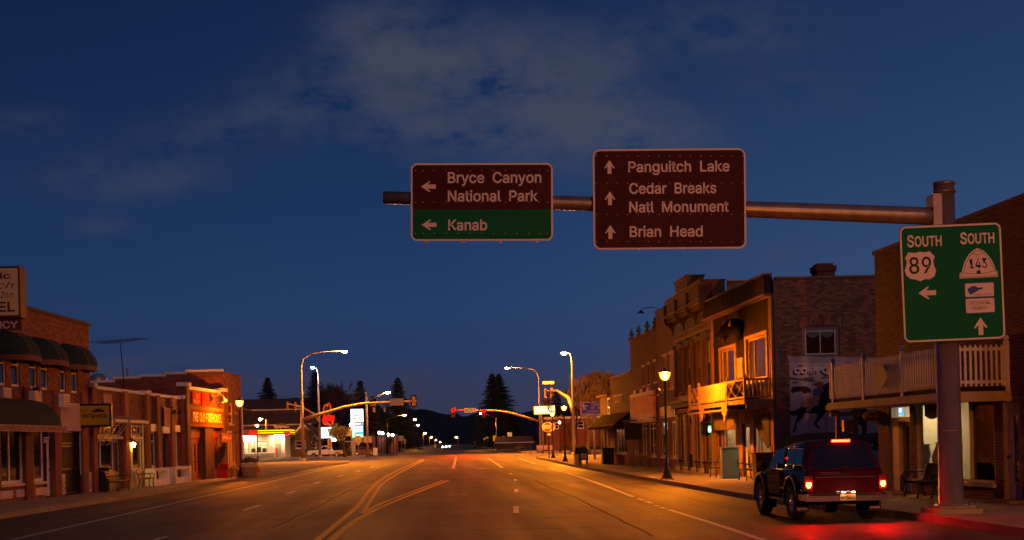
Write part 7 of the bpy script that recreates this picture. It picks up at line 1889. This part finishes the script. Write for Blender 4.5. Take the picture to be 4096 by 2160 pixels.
MB().box(1.0, Lr - 1, 2.2, 2.6, zr0 - .5, zr0 - .4).build('room_lamp', emit('room_lamp_glow', (1.0, .85, .55), 30), rest)
MB().box(wn1[0] + .1, wn1[1] - .1, 2.5, 2.6, wn1[3] - .55, wn1[3] - .1).build('menu_board', emit('menu_board_glow', (1.0, .80, .45), 1.6), rest)
for i in range(3): MB().box(wn1[0] + .3 + i * .9, wn1[0] + .9 + i * .9, 1.6, 2.2, .2, 1.7 + .2 * (i % 2)).build('counter_machine', mat('dark_machine', (.06, .06, .05), .5), rest)
for h in (holes[0], holes[1]): window(rest, h, IRON, CLEAR, .05, .1, (.33, .66) if h is holes[0] else ())
door(rest, (dn[0] + .05, dn[1] - .05, .16, dn[2] + 2.2), mat('grey_door', (.22, .19, .15), .6), .1); MB().box(dn[0] + .1, dn[0] + .4, -.2, -.05, .16, 1.7).build('red_pump', RED_PAINT, rest)
MB().tube([(rr(870, 0, 890, 1)[0], 3, zr1 - .1), (rr(870, 0, 890, 1)[0], 3, rz_(870, -40)[1])], .18, 8).build('roof_pole', STEEL_PAINT, rest)
q = rz_(870, -60); cobra(rest, (q[0] - x0 - .6, 3, q[1]), (-1, 0, 0), LAMP_FAR)
c0, c1 = rr(1110, 60, 1530, 180), rr(1195, 180, 1455, 285)
mb = MB(); cx = (c0[0] + c0[1]) / 2
mb.add([(c0[0], 2, c0[2]), (c0[1], 2, c0[2]), (c0[1], 6, c0[2]), (c0[0], 6, c0[2]), (cx, 4, c0[3])], [(0, 1, 4), (1, 2, 4), (2, 3, 4), (3, 0, 4), (3, 2, 1, 0)]); mb.build('cupola_roof', mat('orange_shingle', (.35, .15, .05), .8), rest)
MB().box(c0[0] + .1, c0[1] - .1, 2.1, 5.9, c0[2] - .3, c0[2] - .01).build('cupola_eave', CREAM, rest)
for t_ in (.0, .5, 1.0): u = c1[0] + (c1[1] - c1[0]) * t_; MB().box(u - .12, u + .12, 2.3, 2.5, zr1 - .05, c0[2] - .3).build('cupola_post', CREAM, rest)
MB().box(c1[0], c1[1], 2.8, 5, zr1 - .05, c0[2] - .3).build('cupola_box', ROOM_DARK, rest)
# ---------------------------------------------------------------- vehicles beyond the crossing
def simple_car(name, label, loc, rz, prof, glass_prof, w, m, wheels, group=None, wr=.36, lights=None):
    t = thing(name, label, 'car' if name != 'white_pickup' else 'pickup truck', loc, rz, group)
    o = MB().poly(prof, -w / 2, w / 2).build('body', m, t); b_ = o.modifiers.new('soft_edges', 'BEVEL'); b_.width = .06; b_.segments = 2; b_.limit_method = 'ANGLE'
    for s_ in (-1, 1):
        for gp in glass_prof: MB().poly(gp, s_ * (w / 2 + .004) - .004, s_ * (w / 2 + .004) + .004).build('side_window', TINT, t)
        for wx in wheels:
            mb = MB(); mb.tube([(wx, s_ * (w / 2 - .22), wr), (wx, s_ * (w / 2 + .02), wr)], wr, 18); wo_ = mb.build('wheel', RUBBER, t)
            MB().tube([(wx, s_ * (w / 2 + .02), wr), (wx, s_ * (w / 2 + .03), wr)], wr * .6, 14).build('rim', CHROME, wo_)
    return t
g = gnd(1304, 1829); g.y = 209; g.x = at(1304, 1829, 209).x
wp = simple_car('white_pickup', 'white crew cab pickup parked side-on at the petrol station', g, 0,
    [(-2.85, .45), (2.85, .5), (2.9, 1.12), (1.05, 1.12), (.85, 1.85), (-.35, 1.88), (-1.05, 1.22), (-2.6, 1.12), (-2.9, .9)],
    [[(-.85, 1.25), (-.3, 1.76), (.15, 1.76), (.15, 1.25)], [(.22, 1.25), (.22, 1.76), (.75, 1.74), (.9, 1.25)]], 1.95, mat('white_car_paint', (.62, .52, .46), .35, var=.05), (-1.85, 1.85), wr=.40)
for s_ in (-.8, .8): MB().box(-2.93, -2.86, s_ - .16, s_ + .16, .82, 1.0).build('headlamp', CHROME, wp)
MB().box(2.86, 2.93, -.95, -.75, .75, 1.1).build('tail_lamp', RED_PAINT, wp); MB().box(-2.98, -2.85, -.95, .95, .45, .7).build('bumper', CHROME, wp)
g = at(1455, 1812, 238); g.z = 0
dc = simple_car('parked_car', 'dark red car parked beyond the utility pole with lamp arm', g, .15,
    [(-2.1, .3), (2.1, .3), (2.15, .9), (1.5, 1.0), (.9, 1.48), (-.6, 1.5), (-1.2, 1.02), (-2.1, .9)], [[(-1.0, 1.02), (-.5, 1.42), (.1, 1.42), (.1, 1.02)], [(.18, 1.02), (.18, 1.42), (.8, 1.4), (1.25, 1.02)]], 1.7, mat('dull_red_car', (.22, .05, .05), .35), (-1.3, 1.3), wr=.32)
for i, (xl, xr, Yd, lab) in enumerate(((1771, 1785, 400, 'oncoming car with headlights lit, nearer of two'), (1786.5, 1798, 470, 'oncoming car with headlights lit, farther of two'))):
    a, b = at(xl, 1782, Yd), at(xr, 1782, Yd); cx = (a.x + b.x) / 2
    t = thing('oncoming_car', lab, 'car', (cx, Yd, 0), pi, 'oncoming cars on the far street')
    o = loft([(-2.1, low(.78, .30, .85)), (-.9, low(.82, .28, .98)), (1.6, low(.82, .28, 1.0)), (2.2, low(.78, .35, .92))]).build('body', mat('dark_car_paint', (.03, .03, .035), .3), t)
    loft([(-.9, green(.78, .6, .97, 1.0, .01)), (-.2, green(.78, .6, .97, 1.45, .08)), (1.2, green(.78, .6, .97, 1.45, .08)), (1.9, green(.76, .6, .97, 1.05, .02))]).build('cabin', TINT, t)
    for v in o.data.vertices: pass
    hw_ = (b.x - a.x) / 2
    for s_ in (-1, 1):
        MB().sphere((s_ * hw_, 2.24, .72), .13, 10, 6).build('headlamp', emit('headlamp_glow', (1.0, .95, .80), 420), t)
        for yy in (-1.3, 1.4): MB().tube([(s_ * .62, yy, .32), (s_ * .84, yy, .32)], .32, 14).build('wheel', RUBBER, t)
# ================================================================ far street, houses, trees
def far_lamp(x, y, xp, yp, Yd, label, base_y=0):
    q = at(x, y, Yd); p = at(xp, yp, Yd)
    t = thing('street_light_pole', label, 'street light', (p.x, Yd, 0), 0, 'street lights along the far street')
    MB().tube([(0, 0, 0), (0, 0, p.z + .3)], [.16, .10], 8).build('pole', POLE_GREY, t)
    MB().tube([(0, 0, p.z), ((q.x - p.x) * .5, 0, (p.z + q.z) / 2 + .15), (q.x - p.x, 0, q.z)], .045, 6).build('lamp_arm', POLE_GREY, t)
    cobra(t, (q.x - p.x - .3 * (1 if q.x > p.x else -1), 0, q.z), (1 if q.x > p.x else -1, 0, 0), LAMP_FAR, 1.25)
    return t
for a in ((1614, 1659, 1547, 1680, 300, 'second street light from the crossing on the far left row'), (1657, 1677, 1605, 1692, 385, 'third street light from the crossing on the far left row'),
          (1670, 1700, 1637, 1712, 470, 'fourth street light from the crossing on the far left row'), (1699, 1733, 1692, 1738, 640, 'fifth street light of the far left row'),
          (1724, 1749, 1718, 1752, 860, 'sixth street light of the far left row'), (1743, 1759, 1739, 1761, 1100, 'seventh tiny street light of the far left row'),
          (1760, 1768, 1757, 1769, 1500, 'last tiny street light of the far left row'), (1928, 1651, 1984, 1674, 312, 'street light on the far right side beside the school signs'),
          (1827, 1748, 1832, 1750, 900, 'tiny far street light on the right of the oncoming cars')):
    far_lamp(*a)
for i, (x, yt, Yd) in enumerate(((1507, 1592, 236), (1548, 1616, 262))):
    q = at(x, 1815, Yd); t = thing('utility_pole', ('wooden utility pole with transformer box beside the globe lit shed' if i == 0 else 'second wooden utility pole behind the globe lit shed'), 'utility pole', (q.x, Yd, 0), 0, 'poles along the far street')
    MB().tube([(0, 0, 0), (0, 0, at(x, yt, Yd).z)], [.2, .13], 8).build('pole', WOOD_DARK, t)
    z_ = at(x, 1640, Yd).z; MB().box(-.5, -.05, -.3, .15, z_ - .4, z_ + .5).build('transformer', POLE_GREY, t)
p = at(1502, 1823, 225); t = thing('service_cabinet', 'white service cabinet on the far corner by the utility pole', 'cabinet', (p.x, 225, 0)); MB().box(-.35, .35, -.3, .3, 0, 1.3).build('body', WHITE, t); MB().box(-.32, .32, -.32, -.3, .1, 1.2).build('door', WHITE, t)
# shed with round white lamps
p = at(1538, 1816, 262)
sh_ = thing('globe_lit_shed', 'low dark shed with a row of round white lamps under its eave', 'shed', (p.x, 264, 0))
MB().box(-2.6, 2.6, .0, 5, 0, 3.6).build('wall', BRICK_DARK, sh_); MB().box(-2.9, 2.9, -.6, 5.3, 3.6, 3.8).build('roof', ROOF_TAR, sh_)
for i in range(9): MB().box(-2.5 + i * .6, -2.38 + i * .6, -.05, 0, 0, 3.4).build('wall_batten', WOOD_DARK, sh_)
for x, y in ((1517, 1731), (1530, 1733), (1553, 1738), (1570, 1740)):
    q = at(x, y, 262.5); MB().sphere((q.x - p.x, -1.4, q.z), .27, 10, 6).build('round_lamp', emit('round_white_lamp', (.95, 1.0, .9), 25), sh_)
    MB().bar((q.x - p.x, -1.4, q.z - .26), (q.x - p.x, .0, q.z - .4), .04).build('lamp_bracket', IRON, sh_)
# far signs
def far_sign(x, y, w, h, Yd, label, kind, m, pent=False):
    q = at(x, y, Yd); s_ = FPX / Yd; w, h = w / s_, h / s_
    t = thing(kind, label, 'road sign', (q.x, Yd, 0), 0, 'road signs on the far right')
    MB().tube([(0, 0, 0), (0, 0, q.z)], .05, 6).build('post', POLE_GREY, t)
    P = [(-w / 2, q.z - h / 2), (w / 2, q.z - h / 2), (w / 2, q.z + h * .1), (0, q.z + h / 2), (-w / 2, q.z + h * .1)] if pent else [(-w / 2, q.z - h / 2), (w / 2, q.z - h / 2), (w / 2, q.z + h / 2), (-w / 2, q.z + h / 2)]
    MB().poly(P, -.10, -.07).build('plate', m, t); return t
FY = mat('fluorescent_yellow_sheet', (.85, .72, .02), .6, var=.05); FW = mat('bright_white_sheet', (.85, .85, .82), .6, var=.04)
far_sign(2015, 1757, 22, 29, 326, 'larger yellow pentagon school sign beside the far street light', 'school_sign', FY, True)
far_sign(1948, 1754, 15, 21, 334, 'smaller yellow pentagon school sign', 'school_sign', FY, True)
far_sign(1978, 1753, 12, 22, 328, 'yellow topped speed sign between the two school signs', 'speed_sign', FY)
far_sign(1937, 1759, 7, 12, 333, 'small white plate next to the smaller school sign', 'white_sign', FW)
t = far_sign(2039, 1748, 18, 38, 322, 'tall white route marker at the right end of the far signs', 'route_marker', FW)
far_sign(1900, 1770, 8, 9, 420, 'small tan plate far down the right side of the street', 'tan_sign', mat('tan_board', (.5, .33, .12), .6))
far_sign(1740, 1785, 9, 14, 420, 'yellow green plate left of the oncoming cars', 'yellow_sign', FY)
far_sign(1605, 1753, 20, 20, 300, 'diamond sign back beside the third far street light', 'diamond_sign', SIGN_BACK)
far_sign(1619, 1764, 10, 18, 300, 'tan plate next to the diamond sign', 'tan_sign', mat('tan_board', (.5, .33, .12), .6))
# houses and halls
def house(name, label, x0, x1, yb, yt, Yd, m, dep=9, roof='flat', rm_=None, wins=(), yr=None, cat='house'):
    a, b = at(x0, yb, Yd), at(x1, yb, Yd); zt_ = at((x0 + x1) / 2, yt, Yd).z
    F = Fac((a.x, Yd), (b.x, Yd)); t = F.thing(name, label, cat)
    hs = []
    for wx0, wy0, wx1, wy1 in wins: hs.append(F.rect(wx0, wy0, wx1, wy1))
    wall_mesh(MB(), 0, F.L, 0, zt_, hs, .2).build('wall', m, t)
    mb = MB().box(0, .2, .003, dep, 0, zt_); mb.box(F.L - .2, F.L, .003, dep, 0, zt_); mb.box(.2, F.L - .2, dep - .2, dep, 0, zt_); mb.build('side_walls', m, t)
    for h in hs: window(t, h, WHITE, DARK_GLASS, .09, .08, (), (.5,), WHITE)
    rm_ = rm_ or ROOF_TAR
    if roof == 'flat': MB().box(-.3, F.L + .3, -.3, dep + .3, zt_, zt_ + .3).build('roof', rm_, t); MB().box(-.35, F.L + .35, -.38, -.3, zt_ - .1, zt_ + .32).build('fascia', COPING, t)
    else:
        zr = at((x0 + x1) / 2, yr, Yd).z
        if roof == 'gable':    # gable end to the camera
            mb = MB(); c_ = F.L / 2
            mb.add([(0, 0, zt_), (F.L, 0, zt_), (c_, 0, zr), (0, dep, zt_), (F.L, dep, zt_), (c_, dep, zr)], [(0, 1, 2), (5, 4, 3)]); mb.build('gable', m, t)
            for s_, e_ in ((-.5, 0), (F.L + .5, 1)):
                k = (zr - zt_) / c_; ze = zt_ - .5 * k
                P = [(s_, -.5, ze), (c_, -.5, zr), (c_, dep + .5, zr), (s_, dep + .5, ze)]
                mb = MB(); mb.add([(x, y, z + .01) for x, y, z in P] + [(x, y, z + .2) for x, y, z in P], [(4, 5, 6, 7), (0, 3, 2, 1), (0, 1, 5, 4), (1, 2, 6, 5), (2, 3, 7, 6), (3, 0, 4, 7)]); mb.build('roof_slope', rm_, t)
                mb = MB(); mb.bar((s_, -.55, ze + .05), (c_, -.55, zr + .05), .1, .28, (0, 0, 1)); mb.build('barge_board', WHITE, t)
        else:
            mb = MB(); mb.add([(-.4, -.5, zt_), (F.L + .4, -.5, zt_), (F.L + .4, dep + .5, zt_), (-.4, dep + .5, zt_), (-.2, dep / 2, zr), (F.L + .2, dep / 2, zr)], [(0, 1, 5, 4), (2, 3, 4, 5), (0, 4, 3), (1, 2, 5), (3, 2, 1, 0)]); mb.build('roof', rm_, t)
            MB().box(-.42, F.L + .42, -.6, -.52, zt_ - .12, zt_ + .12).build('gutter', COPING, t)
    return t
DSH = mat('dark_shingle', (.085, .052, .04), .9, var=.3, scale=.6); DWL = mat('dark_siding', (.09, .055, .04), .85, var=.2)
house('long_hall', 'long dark two tiered hall with pale roof edges behind the restaurant', 925, 1205, 1828, 1640, 262, DWL, 16, 'ridge', DSH, (), 1590, 'building')
house('dark_annex', 'low dark annex with pale gutter in front of the long hall', 950, 1240, 1826, 1700, 246, DWL, 10, 'ridge', DSH, (), 1650, 'building')
house('gabled_house', 'small brown gabled house right of the restaurant', 1160, 1272, 1830, 1755, 226, mat('brown_siding', (.13, .075, .04), .85, var=.2), 9, 'gable', DSH, ((1182, 1763, 1223, 1793), (1245, 1765, 1265, 1792)), 1697)
house('brick_house', 'dark two storey brick house behind the corner lamp posts', 2185, 2440, 1812, 1672, 236, BRICK_DARK, 12, 'flat', None, ((2310, 1685, 2335, 1713), (2220, 1690, 2240, 1715), (2390, 1690, 2410, 1715)))
house('dark_cottage', 'low dark cottage among trees left of the far street', 1385, 1500, 1815, 1765, 275, DWL, 9, 'ridge', DSH, ((1400, 1778, 1420, 1800),), 1735)
house('roadside_house', 'low dark house on the far right of the street beyond the school signs', 1990, 2130, 1806, 1770, 300, DWL, 9, 'ridge', DSH, (), 1745)
t = thing('roadside_boards', 'pale notice boards on the grass beside the far signal mast', 'notice board', at(2178, 1797, 200)); t.location.z = 0
for a, b in ((2147, 2190), (2199, 2210)):
    p, q = at(a, 1800, 200), at(b, 1780, 200); o = t.location.x
    MB().box(p.x - o, q.x - o, -.03, .03, p.z, q.z).build('board', PINK, t)
for a in (2150, 2187, 2205): q = at(a, 1800, 200); MB().box(q.x - t.location.x - .04, q.x - t.location.x + .04, -.04 + .08, .04 + .08, 0, 1.4).build('post', WOOD_DARK, t)
# ---------------------------------------------------------------- trees
NEEDLE = mat('spruce_needles', (.022, .030, .018), .95, var=.5, scale=1.2, island=.4)
BARK = mat('bark', (.06, .042, .032), .95, var=.35, scale=5)
TWIG = mat('bare_twigs', (.095, .065, .058), .95, var=.3)
def spruce(x, yt, Yd, rad, label, seed, dense=1.0):
    q = at(x, yt, Yd); h = q.z
    t = thing('spruce_tree', label, 'tree', (q.x, Yd, 0), 0, 'dark spruces behind the houses')
    MB().tube([(0, 0, 0), (0, 0, h * .5), (0, 0, h * .98)], [.28, .16, .02], 8).build('trunk', BARK, t)
    rnd = random.Random(seed); mb = MB(); z = h * .10
    while z < h * .985:
        f = 1 - (z / h); L = rad * 1.25 * (f ** .72) * rnd.uniform(.70, 1.12) + .12
        nb = int((9 + 7 * f) * dense); a0 = rnd.uniform(0, 6)
        for i in range(nb):
            a = a0 + 2 * pi * i / nb + rnd.uniform(-.25, .25); l_ = L * rnd.uniform(.7, 1.1); dr = rnd.uniform(.22, .45)
            ca, sa = cos(a), sin(a); m_ = max(3, int(l_ / .26))
            for j in range(m_):
                s_ = (j + .6) / m_; r_ = l_ * s_; c = Vector((r_ * ca, r_ * sa, z - dr * r_ * (1 - .45 * s_) + rnd.uniform(-.1, .1)))
                wd = .42 * (1.1 - .6 * s_) * rnd.uniform(.7, 1.3)
                for sd in (-1, 1):
                    e = Vector((-sa * sd * wd + ca * wd * .6, ca * sd * wd + sa * wd * .6, -.22 * rnd.uniform(.4, 1.5)))
                    k = Vector((ca * .16, sa * .16, .10))
                    mb.add([c - k, c + e * .5 + k * .4, c + e, c + e * .45 - k], [(0, 1, 2, 3)])
        z += .30 + .26 * f
    mb.add([(0, 0, h), (.08, 0, h - .9), (-.05, .07, h - .9), (-.05, -.07, h - .9)], [(0, 1, 2), (0, 2, 3), (0, 3, 1)])
    mb.build('crown', NEEDLE, t); return t
spruce(1070, 1505, 285, 5.2, 'broad dark spruce above the long hall', 11, 1.1)
spruce(1258, 1476, 268, 4.6, 'dark spruce directly behind the tall pale street lamp', 12)
spruce(1213, 1600, 282, 3.4, 'small spruce at the right end of the long hall', 13)
spruce(1440, 1516, 300, 4.6, 'dark spruce behind the petrol price sign', 14)
spruce(1491, 1580, 312, 3.6, 'smaller spruce just right of the petrol price sign', 15)
spruce(1590, 1505, 318, 5.6, 'tall ragged spruce behind the hanging street name board', 16, 1.1)
spruce(1968, 1488, 335, 6.0, 'left one of the twin tall spruces behind the red lights', 17, 1.2)
spruce(1995, 1490, 345, 6.8, 'right one of the twin tall spruces behind the red lights', 18, 1.2)
spruce(2052, 1640, 340, 4.2, 'low spruce at the right foot of the twin spruces', 19)
spruce(2225, 1556, 262, 3.0, 'spiky dark spruce above the dark brick house', 20)
spruce(2190, 1590, 270, 2.6, 'small spiky spruce left of the dark brick house chimney line', 21)
def bare(x, yt, Yd, spread, label, seed, depth=6, group='leafless trees', m=TWIG, lit=False, name='bare_tree'):
    q = at(x, yt, Yd); h = q.z; rnd = random.Random(seed)
    t = thing(name, label, 'tree', (q.x, Yd, 0), 0, group)
    tr, cr = MB(), MB()
    segs = []
    def grow(p, d, l_, r_, k):
        e = p + d * l_; segs.append((p, e, r_, k))
        if k == 0: return
        n = rnd.choice((2, 3, 3)) if k > 1 else 3
        for i in range(n):
            ax = Vector((rnd.uniform(-1, 1), rnd.uniform(-1, 1), rnd.uniform(-.3, .5))); nd = (d + ax * spread).normalized(); nd.z += .12; nd.normalize()
            grow(e - d * l_ * rnd.uniform(0, .25), nd, l_ * rnd.uniform(.62, .86), r_ * .66, k - 1)
    n0 = rnd.choice((2, 3))
    for i in range(n0): grow(Vector((0, 0, h * .12)), Vector((rnd.uniform(-.4, .4), rnd.uniform(-.4, .4), 1)).normalized(), h * .23, .16, depth)
    zm = max(e.z for _, e, _, _ in segs); k_ = h / zm
    for p, e, r_, k in segs:
        p, e = Vector((p.x, p.y, p.z * k_)), Vector((e.x, e.y, e.z * k_))
        (tr if k >= depth - 1 else cr).tube([p, e], [max(r_, .035), max(r_ * .7, .022)], 5 if k >= depth - 1 else 3, cap=False)
    tr.tube([(0, 0, 0), (0, 0, h * .13 * k_)], [.32, .24], 8); tr.build('trunk', BARK, t); cr.build('crown', m, t); return t
bare(1352, 1522, 292, .8, 'misty leafless tree between the spruces on the left', 31, 7)
bare(1320, 1545, 298, .8, 'shorter leafless tree beside the dark spruce and pale lamp', 32, 7)
bare(2345, 1490, 160, .80, 'leafless tree behind the purple shop sign', 33, 7)
bare(2415, 1474, 165, .85, 'tallest leafless tree behind the end of the shop row', 34, 7)
bare(2490, 1478, 160, .85, 'leafless tree rising right behind the red edged shop', 35, 7)
bare(2545, 1495, 168, .80, 'leafless tree partly hidden by the brick front with urns', 36, 7)
bare(2285, 1540, 180, .8, 'small leafless tree right of the tall lamp mast', 37, 6)
bare(1375, 1690, 206, .62, 'yellow lit leafless shrub tree beside the petrol price sign', 38, 7, m=mat('lit_yellow_twigs', (.30, .24, .09), .9, var=.3), name='shrub_tree')  # yellow light on the twigs is put into their colour
bare(1250, 1700, 222, .6, 'thin leafless tree before the gabled house', 39, 6)
bare(1555, 1745, 258, .6, 'small leafless tree lit orange beside the globe lit shed', 40, 6)
def hedge(x0, x1, yt, Yd, label, seed):
    a, b = at(x0, 1800, Yd), at(x1, 1800, Yd); h = at((x0 + x1) / 2, yt, Yd).z; rnd = random.Random(seed); mb = MB(); L = b.x - a.x
    t = thing('hedge', label, 'hedge', (a.x, Yd, 0))
    for i in range(int(L * 160)):
        c = Vector((rnd.uniform(0, L), rnd.uniform(-.8, .8), rnd.uniform(.05, h) * (1 - .15 * rnd.random()))); d = Vector((rnd.uniform(-1, 1), rnd.uniform(-1, 1), rnd.uniform(-1, 1))).normalized() * .22; e = d.orthogonal().normalized() * .1
        mb.add([c - d, c + e, c + d, c - e], [(0, 1, 2, 3)])
    mb.build('foliage', LEAF, t); MB().box(.05, L - .05, -.5, .5, 0, h * .8).build('branches', BARK, t); return t
hedge(2055, 2100, 1775, 232, 'clipped hedge left of the far signal mast', 51)
hedge(2250, 2430, 1785, 222, 'long dark hedge before the dark brick house', 52)
hedge(1385, 1405, 1795, 212, 'small bush at the foot of the petrol price sign', 53)

# service cables between the far poles
for i, (p_, q_, Ya, Yb, lab) in enumerate((((1470, 1600), (1507, 1600), 196, 236, 'cable from the steel pole to the transformer pole'), ((1507, 1600), (1548, 1624), 236, 262, 'cable between the two wooden utility poles'),
        ((1548, 1624), (1605, 1692), 262, 385, 'sagging cable from the last wooden pole to the far street light'), ((1051, 1674), (960, 1690), 219, 205, 'short cable from the restaurant roof pole'))):
    a_, b_ = at(*p_, Ya), at(*q_, Yb)
    t = thing('overhead_cable', lab, 'cable', a_, 0, 'service cables')
    MB().tube([tuple((b_ - a_) * k / 8 - Vector((0, 0, .9 * 4 * (k / 8) * (1 - k / 8)))) for k in range(9)], .035, 5).build('wire', IRON, t)
